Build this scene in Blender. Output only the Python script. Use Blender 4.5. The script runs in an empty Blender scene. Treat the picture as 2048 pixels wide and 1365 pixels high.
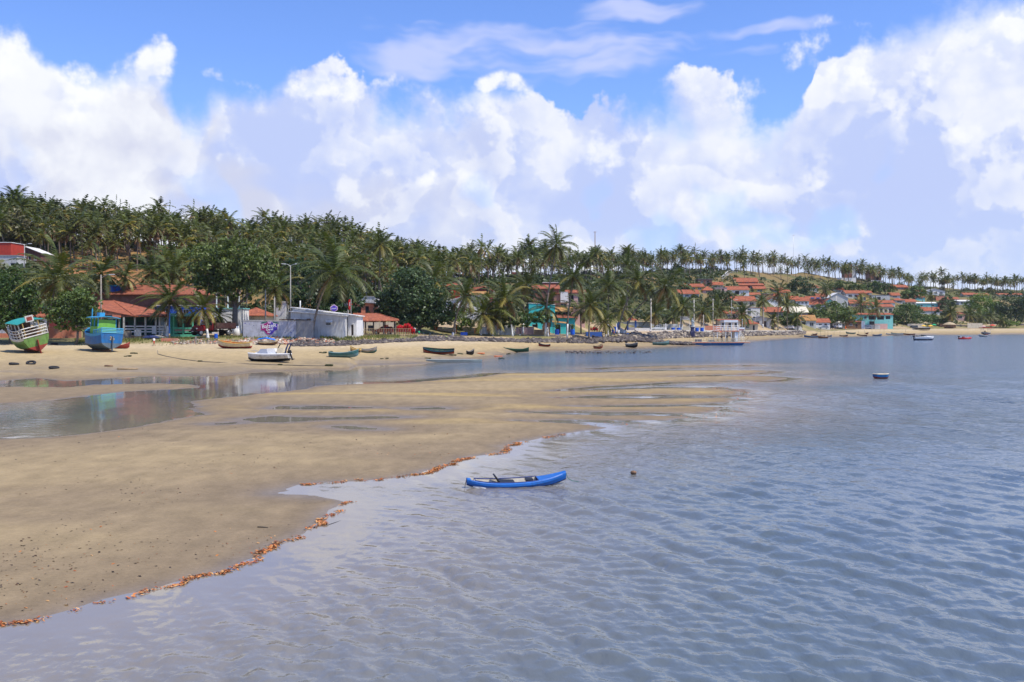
import bpy, bmesh, math, random
import numpy as np
from mathutils import Vector, Matrix, Euler

# ------------------------------------------------------------------ camera, sky, sun, exposure
SC = bpy.context.scene
COL = SC.collection
HC, FPX, YH = 5.4, 2000.0, 647.0          # eye height above the water, focal length and horizon row of the 2048 px photograph
cd = bpy.data.cameras.new('camera'); cam = bpy.data.objects.new('camera', cd); COL.objects.link(cam)
cam.location = (0, 0, HC); cam.rotation_euler = (math.radians(90), 0, 0)
cd.sensor_width = 36; cd.lens = 36 * FPX / 2048; cd.shift_y = -(682.5 - YH) / 2048
cd.clip_start = 0.5; cd.clip_end = 20000
SC.camera = cam
SUN_AZ, SUN_EL = math.radians(118), math.radians(60)   # azimuth from +Y towards +X
sl = bpy.data.lights.new('sun', 'SUN'); sl.energy = 4.8; sl.angle = math.radians(0.53); sl.color = (1.0, 0.94, 0.84)
sun = bpy.data.objects.new('sun', sl); COL.objects.link(sun)
SDIR = Vector((math.sin(SUN_AZ) * math.cos(SUN_EL), math.cos(SUN_AZ) * math.cos(SUN_EL), math.sin(SUN_EL)))
sun.rotation_euler = (-SDIR).to_track_quat('-Z', 'Y').to_euler()
SC.view_settings.view_transform = 'Standard'; SC.view_settings.look = 'None'
SC.view_settings.exposure = 0.12; SC.view_settings.gamma = 1.0; SC.view_settings.use_curve_mapping = False
SC.render.engine = 'CYCLES'
SC.cycles.max_bounces = 6; SC.cycles.diffuse_bounces = 2; SC.cycles.glossy_bounces = 3; SC.cycles.transparent_max_bounces = 8
SC.cycles.use_denoising = True
SC.cycles.caustics_reflective = False; SC.cycles.caustics_refractive = False

class NT:
    """terse node-tree writer"""
    def __init__(s, tree): s.t = tree; s.n = tree.nodes; s.l = tree.links
    def new(s, typ, **kw):
        n = s.n.new(typ)
        for k, v in kw.items(): setattr(n, k, v)
        return n
    def set(s, sock, v):
        if v is None: return
        if hasattr(v, 'is_output') or isinstance(v, bpy.types.NodeSocket): s.l.new(v, sock)
        else:
            try: sock.default_value = v
            except Exception: sock.default_value = tuple(v) + (1,) if len(v) == 3 else v
    def m(s, op, a, b=None, c=None, clamp=False):
        n = s.new('ShaderNodeMath', operation=op, use_clamp=clamp)
        for i, v in enumerate((a, b, c)):
            if v is not None: s.set(n.inputs[i], v)
        return n.outputs[0]
    def add(s, a, b): return s.m('ADD', a, b)
    def sub(s, a, b): return s.m('SUBTRACT', a, b)
    def mul(s, a, b): return s.m('MULTIPLY', a, b)
    def sstep(s, v, a, b):
        n = s.new('ShaderNodeMapRange', interpolation_type='SMOOTHSTEP', clamp=True)
        s.set(n.inputs[0], v); s.set(n.inputs[1], a); s.set(n.inputs[2], b); s.set(n.inputs[3], 0.0); s.set(n.inputs[4], 1.0)
        return n.outputs[0]
    def lin(s, v, a, b, c, d):
        n = s.new('ShaderNodeMapRange', clamp=True)
        for i, x in enumerate((v, a, b, c, d)): s.set(n.inputs[i], x)
        return n.outputs[0]
    def xyz(s, x, y, z):
        n = s.new('ShaderNodeCombineXYZ')
        for i, v in enumerate((x, y, z)): s.set(n.inputs[i], v)
        return n.outputs[0]
    def vadd(s, a, b):
        n = s.new('ShaderNodeVectorMath', operation='ADD'); s.set(n.inputs[0], a); s.set(n.inputs[1], b); return n.outputs[0]
    def vmul(s, a, b):
        n = s.new('ShaderNodeVectorMath', operation='MULTIPLY'); s.set(n.inputs[0], a); s.set(n.inputs[1], b); return n.outputs[0]
    dims = '3D'
    def noise(s, vec, scale, detail=4, rough=0.55, dist=0.0, lac=2.0):
        n = s.new('ShaderNodeTexNoise', noise_dimensions=s.dims)
        if vec is not None: s.l.new(vec, n.inputs['Vector'])
        n.inputs['Scale'].default_value = scale; n.inputs['Detail'].default_value = detail
        n.inputs['Roughness'].default_value = rough; n.inputs['Distortion'].default_value = dist; n.inputs['Lacunarity'].default_value = lac
        return n.outputs[0]
    def mix(s, f, a, b, mode='MIX'):
        n = s.new('ShaderNodeMix', data_type='RGBA', blend_type=mode)
        s.set(n.inputs[0], f); s.set(n.inputs[6], a); s.set(n.inputs[7], b); return n.outputs[2]
    def fmix(s, f, a, b):
        n = s.new('ShaderNodeMix', data_type='FLOAT'); s.set(n.inputs[0], f); s.set(n.inputs[2], a); s.set(n.inputs[3], b); return n.outputs[0]
    def bump(s, h, strength, dist=0.05, normal=None):
        n = s.new('ShaderNodeBump'); s.set(n.inputs['Strength'], strength); n.inputs['Distance'].default_value = dist
        s.l.new(h, n.inputs['Height'])
        if normal is not None: s.l.new(normal, n.inputs['Normal'])
        return n.outputs[0]

def sky_uv(px, py):
    u = math.atan((px - 1024) / FPX); return u, math.atan((YH - py) / FPX * math.cos(u))

def build_world():
    w = bpy.data.worlds.new('World'); SC.world = w; w.use_nodes = True
    t = NT(w.node_tree); w.node_tree.nodes.clear(); t.dims = '2D'
    out = t.new('ShaderNodeOutputWorld'); bg = t.new('ShaderNodeBackground'); bg.inputs['Strength'].default_value = 0.1
    t.l.new(bg.outputs[0], out.inputs[0])
    sky = t.new('ShaderNodeTexSky', sky_type='NISHITA'); sky.sun_disc = False
    sky.sun_elevation = SUN_EL; sky.sun_rotation = SUN_AZ; sky.air_density = 1.0; sky.dust_density = 0.4; sky.ozone_density = 2.0
    tc = t.new('ShaderNodeTexCoord')
    sp = t.new('ShaderNodeSeparateXYZ'); t.l.new(tc.outputs['Generated'], sp.inputs[0])
    x, y, z = sp.outputs
    u = t.m('ARCTAN2', x, y)
    v = t.m('ARCSINE', t.m('MINIMUM', t.m('MAXIMUM', z, -1.0), 1.0))
    p = t.xyz(u, v, 0.0)
    # a little large-scale wander so that no outline is smooth
    n0 = t.noise(p, 9, 4); n0b = t.noise(t.vadd(p, (4.2, 2.2, 0)), 11, 3)
    pw = t.vadd(p, t.xyz(t.mul(t.sub(n0, .5), .05), t.mul(t.sub(n0b, .5), .036), 0.0))
    sw = t.new('ShaderNodeSeparateXYZ'); t.l.new(pw, sw.inputs[0]); uw, vw = sw.outputs[0], sw.outputs[1]
    # cloud-top profile by azimuth
    prof = [(-900, 140), (-300, 60), (0, 40), (90, 75), (170, 130), (235, 125), (262, 92), (318, 92), (345, 190), (385, 196), (420, 150), (520, 160),
            (600, 150), (760, 148), (860, 160), (940, 180), (985, 158), (1060, 165), (1120, 195), (1220, 200), (1330, 175), (1400, 150), (1470, 165), (1540, 205),
            (1605, 210), (1625, 150), (1660, 85), (1740, 40), (1790, -10), (1900, -60), (2048, -40), (2500, 60), (3300, 160)]
    cr = t.new('ShaderNodeFloatCurve')
    fu = t.lin(uw, -1.0, 1.0, 0.0, 1.0)
    t.l.new(fu, cr.inputs['Value'])
    cv = cr.mapping.curves[0]
    pts = []
    for a, b in prof:
        uu, vv = sky_uv(a, b); pts.append(((uu + 1) / 2, (vv + .0) / .5))
    pts = [(0, .45)] + [q for q in pts if 0.02 < q[0] < .98] + [(1, .45)]
    while len(cv.points) < len(pts): cv.points.new(.5, .5)
    for cp, q in zip(cv.points, pts): cp.location = q; cp.handle_type = 'AUTO_CLAMPED'
    cr.mapping.update()
    top = t.mul(cr.outputs[0], 0.5)
    f1 = t.noise(p, 13, 5, .58)
    f1o = t.noise(t.vadd(p, (.010, .014, 0)), 13, 3, .58)
    D = t.add(t.sub(top, vw), t.mul(t.sub(f1, .5), .10))
    soft = t.lin(t.noise(p, 5, 1), .35, .65, .008, .060)
    edge = t.sstep(t.m('DIVIDE', D, soft), 0.0, 1.0)
    # inner light: sunlit heads against lilac shade, lit from the upper right
    L = t.mul(t.sub(f1, f1o), 3.2)
    f2 = t.noise(t.vadd(pw, (3.1, 1.7, 0)), 6.5, 5, .56)
    f3 = t.noise(t.vmul(pw, (1, 1.7, 1)), 4.2, 3, .5)
    near_top = t.sstep(D, .11, .0)
    right = t.sstep(u, .30, .36)
    sh = t.add(t.add(t.mul(t.sub(f2, .5), 2.0), t.mul(L, .40)), t.add(t.mul(near_top, .34), .20))
    sh = t.m('ADD', sh, t.mul(t.sub(f3, .5), .9))
    # one cloud head in front of another: a crisp sunlit rim that fades into its own shade
    t1 = t.add(f2, t.mul(t.sub(f1, .5), .42))
    rim = t.mul(t.sstep(t1, .460, .502), t.sstep(t1, .62, .49))
    t2 = t.add(f3, t.mul(t.sub(f1, .5), .36))
    rim2 = t.mul(t.sstep(t2, .500, .538), t.sstep(t2, .65, .525))
    bil = t.m('ABSOLUTE', t.sub(f1, .5))
    sh = t.add(sh, t.add(t.mul(t.add(rim, rim2), .21), t.sub(t.mul(bil, 1.2), .10)))
    low = t.sstep(v, .13, .0)
    lilac = t.mix(low, (.50, .59, .90), (.53, .66, .93))
    warm = t.mix(t.mul(t.sstep(f3, .46, .62), t.sstep(u, .15, -.3)), lilac, (.61, .64, .80))
    cloud = t.mix(t.sstep(sh, .0, 1.05), warm, (.87, .89, .94))
    # bright cumulus heads in front of the bank
    def blobs(lst):
        best = None
        for px, py, rx, ry in lst:
            uu, vv = sky_uv(px, py); sx, sy = FPX / rx, FPX / ry
            n = t.new('ShaderNodeVectorMath', operation='MULTIPLY_ADD'); t.l.new(pw, n.inputs[0]); n.inputs[1].default_value = (sx, sy, 0); n.inputs[2].default_value = (-uu * sx, -vv * sy, 0)
            g = t.new('ShaderNodeVectorMath', operation='LENGTH'); t.l.new(n.outputs[0], g.inputs[0])
            best = g.outputs['Value'] if best is None else t.m('MINIMUM', best, g.outputs['Value'])
        return t.sub(1.0, t.mul(best, best))
    pm = blobs([(1020, 165, 62, 28), (1255, 258, 78, 42), (1500, 200, 64, 45), (1160, 300, 80, 50), (285, 145, 56, 62), (70, 130, 120, 80),
                (1760, 95, 175, 80), (1690, 135, 100, 40), (1970, 260, 45, 55), (900, 365, 80, 28), (1990, 50, 130, 80), (470, 170, 80, 36), (700, 178, 130, 26)])
    pf = t.add(pm, t.mul(t.sub(f1, .5), 6.5))
    puff = t.sstep(pf, .15, 1.35)
    pcol = t.mix(t.sstep(t.add(t.mul(L, 2.0), t.add(.55, t.mul(t.sub(f2, .5), 1.2))), .0, .8), (.74, .80, .95), (.95, .96, .98))
    cloud = t.mix(t.mul(puff, .68), cloud, pcol)
    edge = t.m('MAXIMUM', edge, t.mul(puff, .97))
    # holes of clear sky low over the hills
    hole = t.mul(t.sstep(t.noise(t.vadd(p, (7.7, .4, 0)), 11, 3, .5), .60, .70), t.sstep(v, .20, .05))
    edge = t.mul(edge, t.sub(1.0, t.mul(hole, .55)))
    # thin streaked veil above the bank
    pv = t.vmul(pw, (1, 3.6, 1))
    vf = t.noise(t.vadd(pv, (2.3, 0, 0)), 7, 3, .62)
    band = blobs([(1080, 105, 390, 62), (1270, 12, 170, 28), (1540, 50, 170, 18), (830, 120, 140, 42)])
    gen = t.mul(t.sstep(t.noise(t.vmul(p, (1, 2.5, 1)), 2.2, 3), .55, .75), t.mul(t.sstep(v, .30, .42), .5))
    veil = t.m('MAXIMUM', t.mul(t.sstep(t.add(band, t.mul(t.sub(vf, .5), 3.4)), .0, 1.3), .74), gen)
    vcol = (.62, .67, .96)
    blue = t.mix(1.0, sky.outputs[0], (1.06, 1.30, 1.95), 'MULTIPLY')
    base = t.mix(veil, t.mix(1.0, blue, (.1, .1, .1), 'MULTIPLY'), vcol)
    hazeband = t.mul(t.sstep(v, .16, -.01), .75)
    base = t.mix(hazeband, base, (.42, .60, .96))
    col = t.mix(edge, base, cloud)
    col = t.mix(1.0, col, (10, 10, 10), 'MULTIPLY')
    t.l.new(col, bg.inputs['Color'])
    w.cycles.sampling_method = 'MANUAL'; w.cycles.sample_map_resolution = 256
build_world()

# ------------------------------------------------------------------ pixel <-> place helpers (positions measured in the photograph, put on the real ground)
def P(px, py, Y): return Vector(((px - 1024) / FPX * Y, Y, HC - (py - YH) / FPX * Y))
def G(px, py, z=0.0):
    Y = (HC - z) * FPX / (py - YH); return ((px - 1024) / FPX * Y, Y)

RNG = np.random.default_rng(7)
_perm = RNG.permutation(4096)
_val = RNG.random(4096)
def vnoise(x, y):
    xi = np.floor(x).astype(np.int64); yi = np.floor(y).astype(np.int64); fx = x - xi; fy = y - yi
    fx = fx * fx * (3 - 2 * fx); fy = fy * fy * (3 - 2 * fy)
    def h(a, b): return _val[(_perm[(a & 4095)] + b * 57) & 4095]
    return (h(xi, yi) * (1 - fx) + h(xi + 1, yi) * fx) * (1 - fy) + (h(xi, yi + 1) * (1 - fx) + h(xi + 1, yi + 1) * fx) * fy
def fbm(x, y, o=4):
    s = 0; a = .5; n = 0
    for i in range(o): s = s + a * vnoise(x * 2 ** i + 17.3 * i, y * 2 ** i + 9.1 * i); n += a; a *= .5
    return s / n
def sst(x, a, b):
    t = np.clip((x - a) / (b - a), 0, 1); return t * t * (3 - 2 * t)

# far shore, station by station: pixel column; waterline row; then (Y, z) of beach head, wall top, house line, hill foot, mid slope, ridge
WL = [(-900, 775), (-300, 768), (0, 763), (73, 757), (132, 763), (187, 760), (278, 754), (457, 752), (498, 745), (600, 741), (697, 740), (716, 731), (851, 727), (930, 720),
      (980, 714), (1010, 708), (1068, 701), (1170, 701), (1250, 698), (1340, 694), (1400, 692), (1450, 688), (1500, 683), (1600, 676), (1700, 674), (1850, 670), (2048, 669), (2900, 668)]
WL_PX = np.array([a for a, b in WL], float); WL_Y = np.array([(HC) * FPX / (b - YH) for a, b in WL])
ST = [  # px     beach        wall top     house line   hill foot    mid          ridge
    (-900, (150, 2.1), (154, 2.5), (172, 3.2), (185, 6), (215, 17), (300, 35)),
    (0,    (151, 2.1), (155, 2.6), (172, 3.3), (183, 6), (212, 16), (300, 32.5)),
    (250,  (151, 2.0), (156, 2.75), (172, 3.3), (192, 5), (235, 15.5), (312, 29.5)),
    (400,  (149, 2.1), (156, 3.0), (172, 3.3), (195, 5), (240, 14), (322, 30)),
    (500,  (148, 2.1), (156, 3.15), (174, 3.4), (198, 5), (245, 13), (330, 29)),
    (640,  (150, 2.0), (157.5, 3.1), (178, 3.3), (208, 6), (256, 14), (345, 28.5)),
    (695,  (154, 2.0), (160.5, 3.0), (182, 3.2), (215, 6), (262, 14), (350, 28)),
    (740,  (162, 2.1), (169, 3.0), (190, 3.25), (219, 6), (267, 13.5), (355, 26)),
    (800,  (170, 2.3), (177, 3.1), (198, 3.3), (225, 6), (275, 13), (362, 24)),
    (900,  (185, 2.2), (191, 2.7), (210, 3.0), (235, 6), (290, 14), (378, 22)),
    (1000, (200, 1.9), (206, 2.5), (226, 2.9), (250, 7), (300, 14), (402, 22)),
    (1100, (215, 1.6), (221, 2.3), (245, 2.9), (262, 7), (312, 16), (425, 23)),
    (1250, (243, 1.0), (276, 3.1), (292, 3.2), (312, 6), (372, 17), (470, 27)),
    (1350, (284, 1.2), (291, 3.1), (310, 3.2), (335, 6), (410, 18), (530, 33.5)),
    (1500, (349, .9), (357, 2.4), (378, 2.7), (400, 6), (480, 19), (620, 37.6)),
    (1600, (399, .8), (406, 2.1), (428, 2.5), (448, 6), (520, 18), (660, 37)),
    (1700, (452, 2.3), (458, 2.5), (480, 2.7), (500, 5), (570, 17), (690, 35.5)),
    (1850, (518, 2.3), (525, 2.5), (545, 2.8), (565, 5), (620, 14), (730, 31.0)),
    (2048, (538, 2.2), (545, 2.4), (565, 2.7), (585, 5), (640, 13), (760, 30.5)),
    (2900, (540, 2.2), (548, 2.4), (570, 2.7), (590, 5), (640, 13), (760, 29))]
ST_PX = np.array([s[0] for s in ST], float)
BAR = [(-1500, 1420), (-300, 1312), (0, 1250), (60, 1240), (100, 1231), (200, 1204), (300, 1179), (400, 1153), (450, 1139), (520, 1109), (600, 1067), (650, 1033), (690, 1004),
       (640, 992), (600, 985), (562, 979), (600, 969), (680, 963), (770, 959), (830, 951), (880, 936), (930, 916), (1000, 907), (1010, 894), (1060, 879), (1130, 869), (1217, 855.5),
       (1150, 848), (1034, 842), (1140, 840.5), (1240, 842), (1330, 841), (1380, 836), (1342, 832), (1171, 831), (1027, 824), (1150, 823), (1308, 825.5), (1404, 828), (1450, 820), (1440, 815),
       (1397, 813), (1250, 814.5), (1130, 813), (1260, 811), (1404, 809), (1445, 806), (1484, 799), (1445, 796), (1280, 798), (1096, 796.5), (1200, 791.5), (1330, 790), (1445, 793), (1486, 787),
       (1460, 780), (1427, 776.5), (1308, 777), (1188, 781.5), (1090, 782.5), (1191, 773), (1256, 770.5), (1342, 765), (1479, 762), (1530, 763), (1585, 757.5), (1530, 753.5), (1430, 753), (1330, 754), (1420, 750.5), (1500, 748), (1545, 744), (1510, 741.5),
       (1410, 741.5), (1328, 742), (1205, 745.5), (1103, 747), (1000, 747.5), (960, 754), (810, 766), (687, 769.5), (632, 772), (612, 778), (485, 792), (400, 800), (379, 804), (393, 814), (379, 819),
       (417, 828), (342, 840), (294, 850), (239, 860), (171, 869), (85, 876), (0, 879), (-300, 888), (-1500, 900)]
BAR2 = [(-1500, 772), (0, 774), (141, 775), (187, 770), (322, 767), (381, 769), (401, 773), (395, 777), (322, 780), (234, 785), (117, 801), (0, 809), (-1500, 835)]
BAR3 = [(1200, 737.5), (1273, 735), (1330, 732.5), (1440, 731.5), (1515, 730.5), (1440, 734), (1373, 736), (1290, 738)]
POOLS = [[(482, 839), (545, 833.5), (660, 836), (760, 833), (818, 835), (750, 838), (650, 840), (560, 845), (510, 844)],
         [(663, 854), (690, 852.5), (760, 858), (768, 860), (700, 859)], [(421, 848.5), (468, 845.5), (482, 847), (430, 849.5)],
         [(545, 818), (560, 813), (640, 812.5), (745, 816), (640, 818.5)], [(805, 817), (880, 815.5), (890, 818), (830, 819)],
         [(560, 987), (610, 975), (720, 968), (760, 985), (650, 992)]]
def poly_sd(x, y, poly):
    """signed distance to a polygon, positive inside"""
    pts = np.array([G(*p) for p in poly]); n = len(pts)
    best = np.full(x.shape, 1e9); ins = np.zeros(x.shape, bool)
    for i in range(n):
        ax, ay = pts[i]; bx, by = pts[(i + 1) % n]; dx, dy = bx - ax, by - ay
        t = np.clip(((x - ax) * dx + (y - ay) * dy) / (dx * dx + dy * dy + 1e-9), 0, 1)
        best = np.minimum(best, (x - ax - t * dx) ** 2 + (y - ay - t * dy) ** 2)
        c = ((ay > y) != (by > y))
        ins ^= c & (x < (bx - ax) * (y - ay) / (by - ay + 1e-12) + ax)
    d = np.sqrt(best); return np.where(ins, d, -d)

def terrain(X, Y):
    """ground height; also the bar's signed distance (for wetness)"""
    X = np.asarray(X, float); Y = np.asarray(Y, float)
    px = 1024 + FPX * X / np.maximum(Y, 1)
    yw = np.interp(px, WL_PX, WL_Y)
    ks = [(yw, 0.0)]
    for j in range(1, 7):
        ks.append((np.interp(px, ST_PX, [s[j][0] for s in ST]), np.interp(px, ST_PX, [s[j][1] for s in ST])))
    yr, zr = ks[-1]
    ks.append((yr + 60, zr - 3)); ks.append((yr + 400, zr * .3)); ks.append((yr * 0 + 9000, zr * 0 + 2))
    h = -np.minimum(1.5, (yw - Y) * .03)
    for (ya, za), (yb, zb) in zip(ks[:-1], ks[1:]):
        t = np.clip((Y - ya) / np.maximum(yb - ya, .1), 0, 1)
        if ya is ks[4][0] or ya is ks[5][0]: t = t * .6 + .4 * t * t * (3 - 2 * t)
        h = np.where(Y > ya, za + (zb - za) * t, h)
    hill = sst(h, 5, 14)
    h = h + hill * ((fbm(X * .03, Y * .03) - .5) * 6 + (fbm(X * .12, Y * .12, 3) - .5) * 1.6) * sst(yr * 1.06 - Y, 0, 40)
    beach = sst(Y, yw + 2, yw + 12) * (1 - hill)
    h = h + beach * (fbm(X * .2, Y * .2, 3) - .5) * .18
    sd = np.full(X.shape, -9.0)
    near = (Y < yw + 6) & (Y < 260)
    if near.any():
        xn, yn = X[near], Y[near]
        s = np.maximum(np.maximum(poly_sd(xn, yn, BAR), poly_sd(xn, yn, BAR2)), poly_sd(xn, yn, BAR3))
        s = s + (fbm(xn * .9, yn * .9, 3) - .5) * np.clip(yn / 60, .25, 1.1)
        b = np.where(s > 0, .07 * (1 - np.exp(-s * 1.2)) + .20 * (1 - np.exp(-s * .09)), .06 * s)
        b = b + np.where(s > 1, (fbm(xn * .16, yn * .55, 3) - .5) * .10, 0) * np.clip(s / 6, 0, 1)
        for q in POOLS:
            sp = poly_sd(xn, yn, q) + (fbm(xn * .8, yn * .8, 2) - .5) * .3
            b = np.minimum(b, np.where(sp > 0, -.04 * sp - .01, -sp * .035))
        h2 = np.maximum(h[near], b); h[near] = h2
        sd[near] = s
    return h, sd, hill, yw
def gz(x, y): return float(terrain(np.array([x]), np.array([y]))[0][0])

def np_mesh(name, V, quads, attrs=None, cols=None, smooth=True):
    me = bpy.data.meshes.new(name); V = np.asarray(V, np.float32); quads = np.asarray(quads, np.int32); k = quads.shape[1]
    me.vertices.add(len(V)); me.vertices.foreach_set('co', V.ravel())
    me.loops.add(quads.size); me.loops.foreach_set('vertex_index', quads.ravel())
    me.polygons.add(len(quads)); me.polygons.foreach_set('loop_start', np.arange(0, quads.size, k, dtype=np.int32))
    me.update(calc_edges=True)
    if smooth: me.polygons.foreach_set('use_smooth', np.ones(len(quads), bool))
    for n, a in (attrs or {}).items():
        at = me.attributes.new(n, 'FLOAT', 'POINT'); at.data.foreach_set('value', np.asarray(a, np.float32))
    for n, a in (cols or {}).items():
        at = me.attributes.new(n, 'FLOAT_COLOR', 'POINT'); a = np.asarray(a, np.float32)
        if a.shape[1] == 3: a = np.concatenate([a, np.ones((len(a), 1), np.float32)], 1)
        at.data.foreach_set('color', a.ravel())
    me.validate(); return me
def grid_quads(nr, nc):
    i = np.arange(nr - 1)[:, None] * nc + np.arange(nc - 1)[None, :]
    return np.stack([i, i + 1, i + nc + 1, i + nc], -1).reshape(-1, 4)
def new_mat(name):
    m = bpy.data.materials.new(name); m.use_nodes = True; t = NT(m.node_tree); b = t.n['Principled BSDF']; return m, t, b
def attr(t, name, out='Fac'):
    a = t.new('ShaderNodeAttribute', attribute_name=name); return a.outputs[out]
def link(o, parent=None, **props):
    COL.objects.link(o)
    if parent is not None: o.parent = parent
    for k, v in props.items(): o[k] = v
    return o

# ------------------------------------------------------------------ ground sheet
def build_ground():
    cols = np.concatenate([np.linspace(-1400, -40, 60)[:-1], np.arange(-40, 2090, 4.0), np.linspace(2090, 3450, 60)])
    rows = np.concatenate([HC * FPX / (np.arange(1440, 755, -2.0) - YH)])
    rows = np.concatenate([[5, 8, 10, 12], rows, np.arange(rows[-1] + 1.4, 420, 1.5), np.arange(421, 800, 3.2), np.geomspace(803, 9000, 24)])
    T, Y = np.meshgrid((cols - 1024) / FPX, rows); X = T * Y
    h, sd, hill, yw = terrain(X, Y)
    n1 = fbm(X * .05, Y * .12); n2 = fbm(X * .5, Y * .5); n3 = fbm(X * .012, Y * .02)
    px = 1024 + FPX * X / Y
    # colours of the ground, painted darkness under the central palms included
    wet = np.array([.215, .160, .096]); mid = np.array([.300, .225, .122]); dry = np.array([.385, .290, .150]); pale = np.array([.45, .355, .215])
    def lerp(a, b, t): return a + (b - a) * t[..., None]
    onbar = sd > -5
    c = lerp(wet, mid, sst(h + (n1 - .5) * .22 + (n2 - .5) * .05, .07, .22))
    streak = sst(fbm(X * .05, Y * .28, 3), .50, .66) * sst(h, .04, .12) * sst(Y, 45, 62)
    c = lerp(c, np.array([.40, .285, .105]), streak * .6 * (Y < yw) * sst(px, 330, 520))
    c = lerp(c, wet * .96, (Y < yw) * (Y > 58) * sst(px, 520, 380) * .8)
    beach = sst(h, .30, .95) * (Y > yw - 1)
    c = lerp(c, dry, beach * sst(h + (n1 - .5) * .8, .45, 1.1))
    c = lerp(c, pale, sst(h, 1.3, 2.0) * (Y > yw))
    y2 = np.interp(px, ST_PX, [s[2][0] for s in ST]); y3 = np.interp(px, ST_PX, [s[3][0] for s in ST])
    y1 = np.interp(px, ST_PX, [s[1][0] for s in ST]); terrace = sst(Y, y1 + (y2 - y1) * .25, y1 + (y2 - y1) * .6)
    soil = lerp(np.array([.33, .235, .13]), np.array([.42, .32, .20]), n2)
    grass = lerp(np.array([.11, .13, .035]), np.array([.22, .18, .07]), n2)
    c = lerp(c, soil, terrace)
    c = lerp(c, grass, terrace * sst(n1 + (px < 830) * .06, .46, .56) * .85)
    lat_r = lerp(np.array([.215, .145, .062]), np.array([.165, .135, .055]), fbm(X * .07, Y * .07))
    laterite = lerp(np.array([.30, .125, .050]), np.array([.24, .165, .065]), fbm(X * .07, Y * .07))
    laterite = laterite + (lat_r - laterite) * sst(px, 600, 1000)[..., None]
    brush = lerp(np.array([.075, .095, .03]), np.array([.16, .14, .055]), n2)
    mixh = sst(fbm(X * .022 + 5, Y * .03) + .28 * np.exp(-((px - 230) / 170) ** 2) + .28 * np.exp(-((px - 1520) / 130) ** 2) * sst(h, 20, 26) - .10, .50, .62)
    brush = brush * (1 - .35 * sst(px, 820, 900) * sst(px, 1480, 1400))[..., None]  # brush darkened across the central grove, painting in the darkness under its palms
    hc = brush + (laterite - brush) * mixh[..., None]
    c = lerp(c, hc, sst(h, 4.5, 9) * (Y > y3 - 4))
    c = c * (0.88 + .24 * fbm(X * 1.3, Y * 1.3, 3))[..., None]
    wetn = sst(h, .075, .0) * (Y < yw + 8)
    wetn = np.maximum(wetn, sst(n1, .40, .56) * sst(h, .80, .3) * (Y > yw) * .85)
    V = np.stack([X, Y, h], -1).reshape(-1, 3)
    me = np_mesh('ground', V, grid_quads(len(rows), len(cols)), {'wet': wetn.ravel()}, {'Col': c.reshape(-1, 3)})
    m, t, b = new_mat('sand_and_soil')
    geo = t.new('ShaderNodeNewGeometry'); pos = geo.outputs['Position']
    ca = attr(t, 'Col', 'Color'); w = attr(t, 'wet')
    fine = t.noise(pos, 9, 6, .65); grit = t.noise(pos, 55, 3, .6); sp = t.noise(t.vmul(pos, (1, .45, 1)), 1.6, 5, .6)
    k = t.add(.66, t.add(t.mul(t.sub(fine, .5), .55), t.add(t.mul(t.sub(grit, .5), .55), t.mul(sp, .68))))
    col = t.mix(1.0, ca, t.xyz(k, k, k), 'MULTIPLY')
    col = t.mix(t.mul(w, .32), col, t.mix(1.0, col, (.58, .58, .62), 'MULTIPLY'))
    t.l.new(col, b.inputs['Base Color'])
    t.l.new(t.lin(t.add(w, t.mul(t.sub(fine, .5), .3)), 0, 1, .95, .32), b.inputs['Roughness'])
    b.inputs['Specular IOR Level'].default_value = .22
    rip = t.noise(t.vmul(pos, (.5, 2.2, 1)), 2.4, 4, .5, .6)
    nrm = t.bump(t.add(t.mul(fine, .4), t.add(t.mul(grit, .25), rip)), t.lin(w, 0, 1, .75, .14), .045)
    t.l.new(nrm, b.inputs['Normal'])
    me.materials.append(m)
    link(bpy.data.objects.new('ground', me), kind='structure')
build_ground()

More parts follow.
